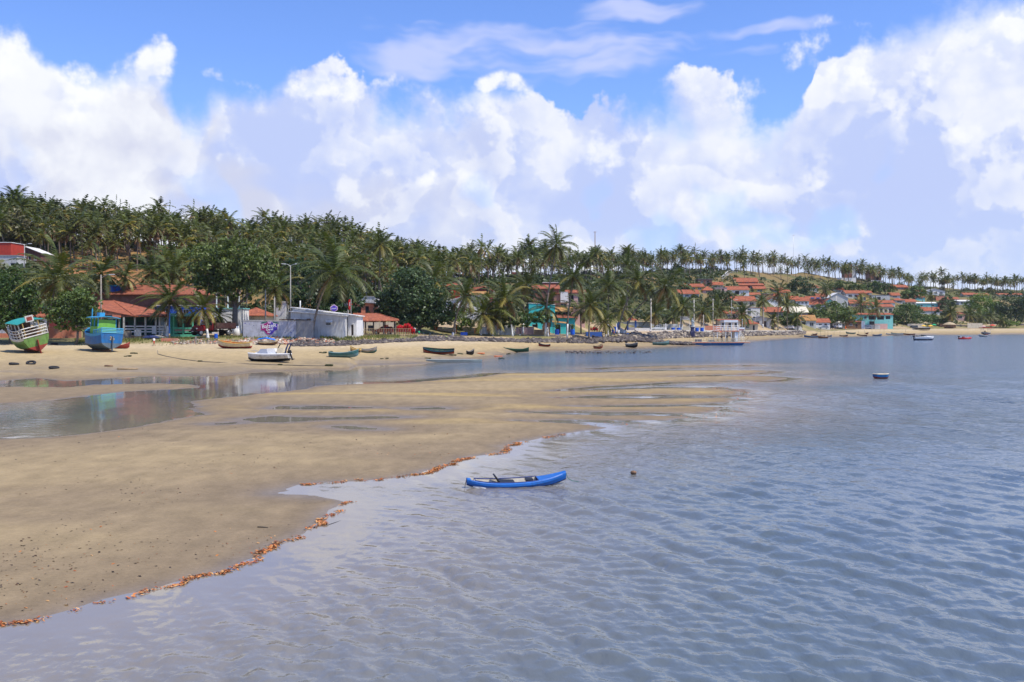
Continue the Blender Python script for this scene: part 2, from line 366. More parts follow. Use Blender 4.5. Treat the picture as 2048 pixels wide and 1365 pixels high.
# ------------------------------------------------------------------ water: the choppy sea and the calm channel are one sheet
def build_water():
    cols = np.concatenate([np.linspace(-1400, -40, 40)[:-1], np.arange(-40, 2090, 3.5), np.linspace(2090, 3450, 40)])
    rows = HC * FPX / (np.concatenate([np.arange(1440, 720, -1.7), np.arange(720, 660, -1.2)]) - YH)
    rows = np.concatenate([[4, 8, 11, 12.6], rows, np.geomspace(850, 5000, 6)])
    T, Y = np.meshgrid((cols - 1024) / FPX, rows); X = T * Y
    h, sd, hill, yw = terrain(X, Y)
    px = 1024 + FPX * X / Y
    depth = np.maximum(-h, 0)
    # how much wind reaches the surface: none in the channel behind the bar, full on the open side
    shel = sst(X, -26, 8) * (Y > 44) + (Y <= 44) * 1.0
    shel = np.where((Y > 44) & (Y < 75), sst(px, 480, 760), shel)
    shel = np.where(px > 1000, 1.0, shel)
    chop = shel * (.03 + .97 * sst(depth, .0, .34))
    chop = np.where((sd > -.8) & (px < 830) & (Y > 30) & (Y < 75), np.minimum(chop, .05), chop)
    chop = np.maximum(chop, .07 * (px < 900) * (Y > 44) * (Y < 135) * sst(depth, 0, .05) * (.4 + 1.2 * fbm(X * .2, Y * .06, 3)))
    chop = np.maximum(chop, .30 * sst(px, 235, 60) * (Y > 47) * (Y < 72) * sst(depth, .0, .04))
    rng = np.random.default_rng(3); z = np.zeros_like(X); dx = np.zeros_like(X)
    sp_r = np.maximum(Y * Y / (HC * FPX) * 1.7, Y / FPX * 3.5)
    gust = .45 + 1.1 * fbm(X * .06, Y * .06, 3)
    for i in range(96):
        lam = .18 * (1.5 / .18) ** rng.random() if i > 6 else rng.uniform(.8, 1.5)
        if i >= 72: lam = rng.uniform(1.5, 6.0)
        ang = math.pi + rng.normal(0, .30 if lam > .9 else .55) + (.35 if lam > .9 else .75)
        k = 2 * math.pi / lam; amp = (.0040 if i < 72 else .0044) * lam ** .95 * (.85 if i <= 6 else 1)
        ph = k * (X * math.cos(ang) + Y * math.sin(ang)) + rng.random() * 6.283 + 1.6 * fbm(X * .30 + i, Y * .18, 2)
        f = sst(lam, 1.8 * sp_r, 4.5 * sp_r) * (1.0 if i < 72 else sst(Y, 22, 62))
        if not f.any(): continue
        s = np.sin(ph); z += f * amp * (s - .16 * np.cos(2 * ph)); dx += -f * amp * .7 * np.cos(ph) * math.cos(ang)
    z *= chop * gust; X2 = X + dx * chop * gust
    keep = (h < .03)
    V = np.stack([X2, Y, z + .0], -1).reshape(-1, 3)
    Q = grid_quads(len(rows), len(cols)); kk = keep.ravel()
    Q = Q[kk[Q].any(1)]
    used = np.unique(Q); remap = np.full(len(V), -1, np.int64); remap[used] = np.arange(len(used))
    me = np_mesh('sea', V[used], remap[Q], {'depth': depth.ravel()[used], 'chop': chop.ravel()[used], 'fine': (chop * sst(sp_r, .03, .8)).ravel()[used]})
    m, t, b = new_mat('sea_water')
    geo = t.new('ShaderNodeNewGeometry'); pos = geo.outputs['Position']
    d = attr(t, 'depth'); c = attr(t, 'chop')
    turb = t.noise(pos, .06, 3, .5)
    deep = t.mix(turb, (.085, .112, .128), (.108, .128, .136))
    shallow = t.mix(t.noise(pos, .5, 3), (.25, .21, .16), (.20, .175, .145))
    col = t.mix(t.sstep(d, .55, 1.5), t.mix(t.sstep(d, .0, .75), shallow, deep), (.100, .140, .185))
    t.l.new(col, b.inputs['Base Color'])
    b.inputs['IOR'].default_value = 1.333
    b.inputs['Specular IOR Level'].default_value = .5
    t.l.new(t.add(t.lin(c, 0, 1, .015, .07), t.mul(attr(t, 'fine'), .07)), b.inputs['Roughness'])
    p2 = t.vmul(pos, (1, .55, 1))
    h1 = t.noise(p2, 9.0, 3, .6, .8); h2 = t.noise(p2, 2.6, 2, .55, .5); h3 = t.noise(t.vmul(pos, (.8, .8, 1)), 1.5, 3, .6, .4)
    hh = t.add(t.mul(h1, t.lin(attr(t, 'fine'), 0, .4, .009, .045)), t.add(t.mul(h2, t.lin(attr(t, 'fine'), 0, .4, .025, .10)), t.mul(h3, t.lin(attr(t, 'fine'), 0, .6, .0, .46))))
    bn = t.bump(hh, t.lin(c, 0, 1, .012, 1.0), 1.0)
    t.l.new(bn, b.inputs['Normal'])
    me.materials.append(m)
    link(bpy.data.objects.new('sea', me), kind='structure')
build_water()

# ------------------------------------------------------------------ mesh builder, materials, naming
class MB:
    def __init__(s): s.v = []; s.f = []; s.m = []
    def poly(s, pts, mat=0):
        i = len(s.v); s.v += [tuple(p) for p in pts]; s.f.append(tuple(range(i, i + len(pts)))); s.m.append(mat); return s
    def box(s, a, b, mat=0, M=None):
        x0, y0, z0 = a; x1, y1, z1 = b
        c = [(x0, y0, z0), (x1, y0, z0), (x1, y1, z0), (x0, y1, z0), (x0, y0, z1), (x1, y0, z1), (x1, y1, z1), (x0, y1, z1)]
        if M is not None: c = [tuple(M @ Vector(p)) for p in c]
        i = len(s.v); s.v += c
        for q in ((0, 3, 2, 1), (4, 5, 6, 7), (0, 1, 5, 4), (1, 2, 6, 5), (2, 3, 7, 6), (3, 0, 4, 7)): s.f.append(tuple(i + k for k in q)); s.m.append(mat)
        return s
    def loft(s, rings, mat=0, cap=True, closed=True):
        i = len(s.v); n = len(rings[0])
        for r in rings: s.v += [tuple(p) for p in r]
        for a in range(len(rings) - 1):
            for k in range(n if closed else n - 1):
                k2 = (k + 1) % n; s.f.append((i + a * n + k, i + a * n + k2, i + (a + 1) * n + k2, i + (a + 1) * n + k)); s.m.append(mat)
        if cap:
            s.f.append(tuple(i + k for k in reversed(range(n)))); s.m.append(mat)
            j = i + (len(rings) - 1) * n; s.f.append(tuple(j + k for k in range(n))); s.m.append(mat)
        return s
    def tube(s, pts, r, n=8, mat=0, cap=True):
        pts = [Vector(p) for p in pts]; rings = []
        for k, p in enumerate(pts):
            d = (pts[min(k + 1, len(pts) - 1)] - pts[max(k - 1, 0)]).normalized()
            a = d.orthogonal().normalized() if abs(d.z) > .98 else Vector((0, 0, 1)).cross(d).normalized()
            if abs(d.z) > .98: a = Vector((1, 0, 0))
            a = (a - d * a.dot(d)).normalized(); b = d.cross(a)
            rr = r[k] if isinstance(r, (list, tuple)) else r
            rings.append([p + (a * math.cos(t) + b * math.sin(t)) * rr for t in [2 * math.pi * q / n for q in range(n)]])
        return s.loft(rings, mat, cap)
    def bar(s, a, b, w, mat=0): return s.tube([a, b], w, 4, mat)
    def lathe(s, prof, n=12, c=(0, 0, 0), mat=0):
        return s.loft([[(c[0] + r * math.cos(2 * math.pi * k / n), c[1] + r * math.sin(2 * math.pi * k / n), c[2] + z) for k in range(n)] for r, z in prof], mat)
    def prism(s, prof, y0, y1, mat=0):
        """profile in x,z extruded along y"""
        return s.loft([[(x, y0, z) for x, z in prof], [(x, y1, z) for x, z in prof]], mat)
    def ball(s, c, r, mat=0, n=8, sc=(1, 1, 1)):
        k = n // 2 + 1
        return s.loft([[(c[0] + sc[0] * r * math.sin(math.pi * i / k) * math.cos(2 * math.pi * j / n), c[1] + sc[1] * r * math.sin(math.pi * i / k) * math.sin(2 * math.pi * j / n), c[2] - sc[2] * r * math.cos(math.pi * i / k)) for j in range(n)] for i in range(1, k)], mat)
    def mesh(s, name, mats, smooth=False):
        me = bpy.data.meshes.new(name); me.from_pydata(s.v, [], s.f)
        for m in (mats if isinstance(mats, (list, tuple)) else [mats]): me.materials.append(MAT(m))
        if len(me.materials) > 1: me.polygons.foreach_set('material_index', s.m)
        bm = bmesh.new(); bm.from_mesh(me); bmesh.ops.recalc_face_normals(bm, faces=bm.faces[:]); bm.to_mesh(me); bm.free()
        if smooth: me.polygons.foreach_set('use_smooth', [True] * len(me.polygons))
        me.update(); return me
    def build(s, name, mats, parent=None, loc=None, rotz=0, smooth=False, **props):
        o = bpy.data.objects.new(name, s.mesh(name, mats, smooth)); link(o, parent, **props)
        if loc is not None: o.location = loc
        if rotz: o.rotation_euler.z = rotz
        return o
_M = {}
def MAT(m):
    if not isinstance(m, str): return m
    return _M[m]
def surf(name, col, rough=.8, var=.22, scale=2.5, bump=.15, bscale=18, metal=0.0, streak=0.0, col2=None, spec=.4, dirt=0.0):
    m, t, b = new_mat(name); tc = t.new('ShaderNodeTexCoord'); v = tc.outputs['Object']
    oi = t.new('ShaderNodeObjectInfo')
    v2 = t.vadd(v, t.xyz(t.mul(oi.outputs['Random'], 31.0), 0.0, 0.0))
    n = t.noise(v2, scale, 5, .6); k = t.lin(n, .3, .7, 1 - var, 1 + var)
    c = t.mix(1.0, (*col, 1), t.xyz(k, k, k), 'MULTIPLY')
    if col2 is not None: c = t.mix(t.sstep(t.noise(v2, scale * .45, 5, .65), .47, .60), c, (*col2, 1))
    if streak: c = t.mix(t.mul(t.sstep(t.noise(t.vmul(v2, (3, 3, .35)), scale, 4, .6), .52, .68), streak), c, t.mix(1.0, c, (.45, .40, .34, 1), 'MULTIPLY'))
    if dirt: c = t.mix(t.mul(t.sstep(t.noise(v2, 1.1, 5, .65), .5, .66), dirt), c, (.16, .13, .09, 1))
    t.l.new(c, b.inputs['Base Color']); b.inputs['Roughness'].default_value = rough; b.inputs['Metallic'].default_value = metal
    b.inputs['Specular IOR Level'].default_value = spec
    if bump: t.l.new(t.bump(t.noise(v, bscale, 3, .6), bump, .02), b.inputs['Normal'])
    _M[name] = m; return m
def tile_mat(name, a, b2):
    """clay roof tiles: rows and columns by relief, each tile its own tone"""
    m, t, b = new_mat(name); tc = t.new('ShaderNodeTexCoord'); v = tc.outputs['Object']
    br = t.new('ShaderNodeTexBrick'); 
    sp = t.new('ShaderNodeSeparateXYZ'); t.l.new(v, sp.inputs[0])
    w1 = t.m('SINE', t.mul(sp.outputs[0], 24.0)); w2 = t.m('SINE', t.mul(sp.outputs[2], 30.0)); w3 = t.m('SINE', t.mul(sp.outputs[1], 24.0))
    wn = t.new('ShaderNodeTexWhiteNoise', noise_dimensions='3D')
    sn = t.new('ShaderNodeVectorMath', operation='SNAP'); t.l.new(v, sn.inputs[0]); sn.inputs[1].default_value = (.26, .26, .2); t.l.new(sn.outputs[0], wn.inputs[0])
    n = t.noise(v, .7, 5, .65); n2 = t.noise(v, 5, 4, .6)
    c = t.mix(t.sstep(n, .35, .65), (*a, 1), (*b2, 1))
    k = t.add(.72, t.add(t.mul(wn.outputs[0], .38), t.mul(t.sub(n2, .5), .5)))
    c = t.mix(1.0, c, t.xyz(k, k, k), 'MULTIPLY')
    c = t.mix(t.mul(t.sstep(t.noise(v, 1.6, 5, .7), .54, .68), .55), c, (.10, .065, .045, 1))
    t.l.new(c, b.inputs['Base Color']); b.inputs['Roughness'].default_value = .85; b.inputs['Specular IOR Level'].default_value = .25
    t.l.new(t.bump(t.add(t.add(w1, w3), t.mul(w2, .5)), .7, .05), b.inputs['Normal'])
    n_ = br; m.node_tree.nodes.remove(n_); _M[name] = m; return m
def brick_mat(name, a, b2, mortar):
    m, t, b = new_mat(name); tc = t.new('ShaderNodeTexCoord'); v = tc.outputs['Object']
    sp = t.new('ShaderNodeSeparateXYZ'); t.l.new(v, sp.inputs[0])
    br = t.new('ShaderNodeTexBrick'); t.l.new(t.xyz(t.add(sp.outputs[0], sp.outputs[1]), sp.outputs[2], 0.0), br.inputs['Vector'])
    br.inputs['Scale'].default_value = 2.2; br.inputs['Color1'].default_value = (*a, 1); br.inputs['Color2'].default_value = (*b2, 1); br.inputs['Mortar'].default_value = (*mortar, 1)
    br.inputs['Mortar Size'].default_value = .03
    k = t.lin(t.noise(v, 1.2, 5, .65), .3, .7, .65, 1.25)
    t.l.new(t.mix(1.0, br.outputs[0], t.xyz(k, k, k), 'MULTIPLY'), b.inputs['Base Color']); b.inputs['Roughness'].default_value = .9
    t.l.new(t.bump(br.outputs[1], -.5, .02), b.inputs['Normal']); _M[name] = m
def leaf_mat(name, trans=.28, gloss=.35, tint=(1, 1, 1)):
    m, t, b = new_mat(name); c = attr(t, 'Col', 'Color'); oi = t.new('ShaderNodeObjectInfo')
    k = t.lin(oi.outputs['Random'], 0, 1, .78, 1.22); c = t.mix(1.0, c, t.xyz(t.mul(k, tint[0]), t.mul(t.lin(oi.outputs['Random'], 0, 1, .86, 1.14), tint[1]), t.mul(k, tint[2])), 'MULTIPLY')
    t.l.new(c, b.inputs['Base Color']); b.inputs['Roughness'].default_value = .5; b.inputs['Specular IOR Level'].default_value = gloss
    tr = t.new('ShaderNodeBsdfTranslucent'); t.l.new(t.mix(1.0, c, (1.5, 1.6, .7, 1), 'MULTIPLY'), tr.inputs[0])
    mx = t.new('ShaderNodeMixShader'); mx.inputs[0].default_value = trans; t.l.new(b.outputs[0], mx.inputs[1]); t.l.new(tr.outputs[0], mx.inputs[2])
    t.l.new(mx.outputs[0], t.n['Material Output'].inputs[0]); _M[name] = m; return m
def glass_mat(name, col=(.03, .04, .05), rough=.08):
    m, t, b = new_mat(name); b.inputs['Base Color'].default_value = (*col, 1); b.inputs['Roughness'].default_value = rough; b.inputs['Specular IOR Level'].default_value = .6; _M[name] = m
# walls
surf('white_wall', (.76, .75, .72), .85, .10, 1.0, .1, streak=.5); surf('cream_wall', (.66, .58, .44), .85, .12, 1.0, .1, streak=.4)
surf('grey_wall', (.52, .52, .50), .9, .16, 1.0, .2, streak=.5); surf('dark_grey_wall', (.20, .20, .20), .9, .2, 1.0, .2, streak=.3)
surf('lilac_wall', (.46, .46, .50), .85, .18, 1.2, .15, streak=.5, dirt=.35); surf('pale_blue_wall', (.47, .56, .66), .85, .12, 1.0, .1, streak=.35)
surf('turquoise_wall', (.055, .52, .52), .8, .14, 1.0, .1, streak=.3); surf('blue_wall', (.02, .10, .46), .75, .14, 1.0, .1, streak=.2)
surf('mint_wall', (.13, .52, .33), .75, .12, 1.0, .1, streak=.25); surf('aqua_wall', (.22, .58, .56), .8, .12, 1.0, .1, streak=.3)
surf('coral_wall', (.62, .22, .13), .85, .2, 1.4, .15, streak=.3, col2=(.55, .27, .18)); surf('red_wall', (.42, .045, .025), .8, .15, 1.2, .1, streak=.3)
surf('orange_wall', (.66, .20, .07), .8, .15, 1.2, .1, streak=.3); surf('pink_wall', (.62, .40, .36), .85, .14, 1.2, .1, streak=.3); surf('maroon_wall', (.20, .035, .03), .8, .15, 1.2, .1, streak=.2)
surf('yellow_wall', (.62, .44, .13), .85, .14, 1.2, .1, streak=.3); surf('dark_green_wall', (.035, .10, .075), .8, .15, 1.2, .1); surf('tan_stone', (.36, .24, .13), .9, .25, 4, .3)
brick_mat('brick', (.30, .095, .055), (.24, .075, .045), (.30, .22, .17)); brick_mat('dark_brick', (.17, .055, .04), (.13, .045, .032), (.18, .13, .10)); brick_mat('pale_brick', (.42, .19, .11), (.36, .16, .10), (.36, .28, .22))
tile_mat('tile', (.46, .145, .070), (.33, .105, .058)); tile_mat('old_tile', (.38, .13, .065), (.30, .095, .05)); tile_mat('ochre_tile', (.52, .29, .10), (.44, .22, .08))
surf('white_roof', (.72, .70, .65), .6, .12, .8, .1, streak=.3); surf('grey_roof', (.30, .30, .30), .8, .25, .8, .2, streak=.4); surf('beige_roof', (.62, .56, .42), .8, .15, .8, .1, streak=.3); surf('straw', (.42, .33, .20), .95, .3, 6, .5)
# paint, wood, metal
surf('white_paint', (.78, .78, .76), .45, .08, 2, .05, dirt=.10); surf('worn_white', (.60, .59, .54), .6, .2, 3, .1, streak=.6, dirt=.5)
surf('teal_paint', (.025, .30, .26), .5, .12, 2, .05, dirt=.15); surf('boat_green', (.125, .235, .05), .6, .25, 2, .08, dirt=.5, streak=.6); surf('boat_red', (.26, .04, .025), .6, .25, 2, .08, dirt=.5)
surf('boat_blue', (.014, .13, .34), .45, .18, 2, .08, streak=.35, dirt=.15); surf('sky_blue', (.04, .30, .52), .5, .12, 2, .05, dirt=.12); surf('cabin_green', (.16, .42, .06), .55, .15, 2, .08, dirt=.1)
surf('hull_grey', (.10, .14, .17), .6, .3, 2, .1, dirt=.5); surf('tar_black', (.012, .012, .014), .6, .3, 3, .2); surf('rust_wood', (.20, .11, .06), .85, .35, 4, .4, col2=(.11, .07, .045))
surf('bare_wood', (.36, .26, .15), .85, .3, 4, .4, streak=.4); surf('grey_wood', (.28, .25, .21), .9, .3, 4, .4, streak=.4); surf('yellow_wood', (.58, .40, .13), .7, .2, 3, .2, dirt=.3)
surf('cream_paint', (.60, .52, .36), .6, .15, 2, .08, dirt=.25, streak=.3); surf('dark_teal', (.03, .13, .13), .6, .25, 2, .1, dirt=.35); surf('teal_grey', (.13, .24, .25), .6, .2, 2, .1, dirt=.25)
surf('pale_grey_paint', (.25, .30, .29), .6, .15, 2, .1, dirt=.25); surf('dark_boat_green', (.02, .085, .045), .55, .2, 2, .1, dirt=.25); surf('orange_paint', (.62, .18, .03), .6, .18, 2, .1, dirt=.2)
surf('car_red', (.42, .012, .012), .28, .06, 1, 0, spec=.6, dirt=.08); surf('truck_red', (.26, .012, .012), .45, .15, 2, .05, dirt=.25); surf('truck_dark', (.055, .02, .018), .7, .3, 3, .1, dirt=.3); surf('car_white', (.72, .73, .74), .3, .05, 1, 0, spec=.6)
surf('car_silver', (.38, .40, .42), .3, .06, 1, 0, spec=.6, metal=.4); surf('car_dark', (.03, .035, .045), .3, .1, 1, 0, spec=.6); surf('rubber', (.02, .02, .021), .85, .2, 6, .2); surf('steel', (.45, .46, .47), .4, .15, 3, .05, metal=.8); surf('chrome_lamp', (.75, .75, .72), .2, .05, 1, 0, spec=.8)
surf('concrete', (.31, .30, .28), .9, .2, 2, .25, streak=.5); surf('pale_concrete', (.58, .54, .47), .9, .16, 2, .2, streak=.4); surf('whitewash', (.70, .70, .68), .9, .15, 3, .2, dirt=.25); surf('rock', (.11, .095, .088), .9, .4, 1.6, .5, 6, col2=(.20, .175, .15))
surf('pale_rock', (.30, .26, .21), .9, .4, 1.6, .5, 6, col2=(.19, .17, .15)); surf('rubble_brick', (.36, .13, .075), .9, .4, 1.6, .4, 6, col2=(.32, .24, .18)); surf('trunk', (.20, .165, .13), .95, .35, 3, .6, 9); surf('tree_bark', (.15, .125, .10), .95, .35, 2.5, .6, 7)
surf('barrel_blue', (.01, .10, .55), .4, .12, 2, .03); surf('kayak_blue', (.010, .12, .43), .40, .16, 3, .05, 30, streak=.3, dirt=.12); surf('kayak_dark', (.012, .03, .17), .45, .2, 3, .05); surf('kayak_inside', (.50, .46, .38), .6, .2, 4, .1, dirt=.25); surf('black_plastic', (.018, .018, .02), .5, .2, 3, .1)
surf('tarp_blue', (.01, .16, .62), .5, .15, 2, .2); surf('cloth_red', (.55, .02, .015), .8, .15, 3, .1); surf('cloth_orange', (.70, .13, .02), .8, .15, 3, .1); surf('cloth_yellow', (.72, .45, .05), .8, .12, 3, .1); surf('cloth_green', (.02, .34, .14), .8, .12, 3, .1); surf('cloth_white', (.75, .75, .74), .85, .1, 3, .1)
surf('cloth_black', (.02, .02, .025), .85, .15, 3, .1); surf('cloth_blue', (.03, .10, .36), .85, .15, 3, .1); surf('cloth_navy', (.02, .035, .11), .85, .15, 3, .1); surf('skin', (.26, .13, .075), .6, .1, 3, 0); surf('hair', (.012, .010, .009), .6, .2, 6, 0)
surf('plastic_red', (.50, .012, .012), .4, .12, 2, 0); surf('net_orange', (.60, .16, .05), .9, .3, 3, .3); surf('rope', (.10, .09, .075), .95, .3, 6, .2); surf('rope_green', (.05, .16, .12), .9, .3, 6, .2); surf('frame_white', (.70, .70, .68), .6, .08, 2, 0); surf('frame_dark', (.07, .05, .04), .7, .2, 2, 0); surf('shutter_blue', (.04, .12, .40), .6, .15, 2, 0)
surf('mural_magenta', (.32, .012, .14), .7, .25, 2, .05); surf('mural_violet', (.075, .045, .36), .7, .25, 2, .05); surf('mural_pink', (.62, .42, .58), .7, .12, 2, .05); surf('mural_leaf', (.03, .13, .11), .7, .25, 3, .05); surf('statue_stone', (.30, .36, .38), .8, .3, 3, .3, streak=.4); surf('plinth_navy', (.07, .075, .16), .7, .2, 2, .1)
surf('asphalt', (.10, .098, .095), .95, .2, 1.2, .3, 20); surf('solar_panel', (.025, .04, .11), .25, .1, 1, 0, spec=.6); surf('lamp_head', (.40, .41, .42), .5, .1, 2, 0); surf('seaweed', (.045, .05, .02), .9, .4, 4, .5)
glass_mat('glass'); glass_mat('opening_shade', (.012, .012, .013), .7); glass_mat('pale_glass', (.35, .37, .42), .15); leaf_mat('palm_leaf', .22, .4); leaf_mat('tree_leaf', .22, .45); leaf_mat('dry_leaf', .12, .2)

def thing(name, label, cat, loc=(0, 0, 0), rotz=0.0, group=None):
    o = bpy.data.objects.new(name, None); o.empty_display_size = .3; link(o); o.location = loc; o.rotation_euler.z = rotz
    o['label'] = label; o['category'] = cat; o['kind'] = 'thing'
    if group: o['group'] = group
    return o
def copy_tree(o, parent=None):
    c = o.copy(); COL.objects.link(c); c.parent = parent
    for ch in KIDS.get(o.name, []): copy_tree(ch, c)
    return c
KIDS = {}
def note_kids(o):
    KIDS[o.name] = list(o.children)
    for c in o.children: note_kids(c)

# ------------------------------------------------------------------ palms
def palm_crown_mesh(name, seed, n=26, L=4.3, per=30, wind=.30, wl=.11, dead=3, yellow=.2, spread=1.0):
    r = np.random.default_rng(seed); V = []; F = []; C = []
    def tri(a, b, c, col): 
        i = len(V); V.extend((a, b, c)); F.append((i, i + 1, i + 2)); C.extend((col, col, col))
    up = np.array([0, 0, 1.]); W = np.array([-1., -.15, .12]) * wind
    for i in range(n):
        rk = (i + .5) / n; az = i * 2.39996 + r.normal(0, .22)
        e = math.radians((78 - 118 * rk ** .85) * spread + r.normal(0, 7)); isdead = i >= n - dead
        l = L * (.72 + .38 * math.sin(math.pi * min(1, .25 + rk * .75))) * r.uniform(.88, 1.1)
        d = np.array([math.cos(az) * math.cos(e), math.sin(az) * math.cos(e), math.sin(e)]); p = d * .15
        if isdead: col = np.array([.20, .115, .045]) * r.uniform(.7, 1.2)
        elif r.random() < yellow * rk * 1.6: col = np.array([.21, .180, .035]) * r.uniform(.75, 1.15)
        else: col = (np.array([.060, .080, .014]) * (1 - rk) + np.array([.100, .104, .021]) * rk) * r.uniform(.72, 1.3)
        ns = 11; ds = l / ns; pts = [p.copy()]; dirs = [d.copy()]
        for k in range(ns):
            g = (.035 + .11 * (k / ns)) * (1.35 if isdead else 1) * (1 + .4 * rk)
            d = d + np.array([0, 0, -g]) * 1.25 + W * (.05 + .34 * (k / ns)) * (.5 + .5 * (1 - abs(d[0] + .4)))
            d /= np.linalg.norm(d); p = p + d * ds; pts.append(p.copy()); dirs.append(d.copy())
        pts = np.array(pts); dirs = np.array(dirs)
        sd0 = np.cross(dirs[0], up); 
        if np.linalg.norm(sd0) < .15: sd0 = np.array([-math.sin(az), math.cos(az), 0])
        sd0 /= np.linalg.norm(sd0)
        rc = col * np.array([1.5, 1.25, 1.0])
        for k in range(0, ns, 2):
            w = .05 * (1 - k / ns) + .012; a, b2 = pts[k], pts[min(k + 2, ns)]
            tri(a - sd0 * w, a + sd0 * w, b2, rc)
        for q in range(per):
            s = .10 + .90 * (q + r.uniform(0, .8)) / per; f = s * ns; k = min(int(f), ns - 1); t = f - k
            pp = pts[k] * (1 - t) + pts[k + 1] * t; dd = dirs[k] * (1 - t) + dirs[k + 1] * t
            sv = np.cross(dd, up); nn = np.linalg.norm(sv); sv = sv / nn if nn > .2 else sd0
            ll = .98 * (L / 4.3) * (math.sin(math.pi * (.12 + .80 * s)) ** .7) * r.uniform(.8, 1.15)
            for sg in (-1, 1):
                dv = sv * sg * r.uniform(.55, .85) + dd * .55 - up * r.uniform(.25, .6) * (1.2 if isdead else .8) + W * .9
                dv /= np.linalg.norm(dv); w = dd * wl * .5
                tri(pp - w, pp + w, pp + dv * ll, col * r.uniform(.75, 1.25))
    # heart of the crown: fibre and green nuts
    for k in range(26):
        a = r.uniform(0, 6.28); rr = r.uniform(.05, .34); c = np.array([math.cos(a) * rr, math.sin(a) * rr, r.uniform(-.55, .1)]); q = .16
        nc = np.array([.16, .10, .025]) if k % 2 else np.array([.13, .14, .03])
        for j in range(3):
            o1 = r.normal(0, q, 3); o2 = r.normal(0, q, 3); o3 = r.normal(0, q, 3); tri(c + o1, c + o2, c + o3, nc)
    me = np_mesh(name, np.array(V), np.array(F), None, {'Col': np.array(C)}, smooth=False); me.materials.append(MAT('palm_leaf')); return me
def trunk_mesh(name, top, r0=.21, r1=.11, bow=.12, n=8, mat='trunk', white=0.0, sway=0.0):
    top = Vector(top); m = MB(); pts = []; rad = []
    H = top.length; side = Vector((top.x, top.y, 0))
    K = 12
    for k in range(K + 1):
        s = k / K; b = math.sin(math.pi * s) * bow
        p = top * s; p = p - side * b * 1.2 + Vector((math.sin(s * 5.1 + sway) * .06 * H * .1, math.cos(s * 4.0 + sway) * .04 * H * .1, 0)) * math.sin(math.pi * s); p.z = top.z * (s + .06 * math.sin(math.pi * s) * (1 if side.length > .25 * H else 0))
        pts.append(p); rad.append((r0 * (1 + .55 * max(0, 1 - s * 9))) * (1 - s) + r1 * s + (.012 if k % 2 else 0))
    kw = max(1, int(round(K * white)))
    if white > 0: m.tube(pts[:kw + 1], rad[:kw + 1], n, 1); m.tube(pts[kw:], rad[kw:], n, 0)
    else: m.tube(pts, rad, n, 0)
    return m.mesh(name, [mat, 'whitewash'], smooth=True)
CROWN_NEAR = [palm_crown_mesh('palm_crown', 20 + k, 32, 4.6, 32, .20 + .12 * (k % 3), .15, 2 + k % 3, .20 if k % 2 else .09) for k in range(6)]
CROWN_FAR = [palm_crown_mesh('palm_crown', 60 + k, 30, 4.3, 15, .18 + .14 * (k % 3), .31, 2 + k % 4, .14, 1.0) for k in range(6)]
def palm(label, bpx, Y, cpx, cpy, rad_px, crown=0, white=0.0, dY=0.0, bow=.12, group='coconut palms along the shore road', z=None, r0=.20):
    bx = (bpx - 1024) / FPX * Y; bz = gz(bx, Y) if z is None else z
    c = P(cpx, cpy, Y + dY); base = Vector((bx, Y, bz - .15))
    t = thing('coconut_palm', label, 'palm tree', base, 0, group)
    top = c - base
    tr = bpy.data.objects.new('trunk', trunk_mesh('trunk', top, r0, .11, bow, white=white, sway=bpx)); link(tr, t)
    cr = bpy.data.objects.new('crown', CROWN_NEAR[crown % 6]); link(cr, t); cr.location = top
    s = rad_px / FPX * Y / (3.35 if bpx < 700 else 3.8 if bpx < 1000 else 4.2 if bpx < 1330 else 4.9); cr.scale = (s, s, s); cr.rotation_euler.z = .25 * math.sin(bpx * 1.7)
    return t
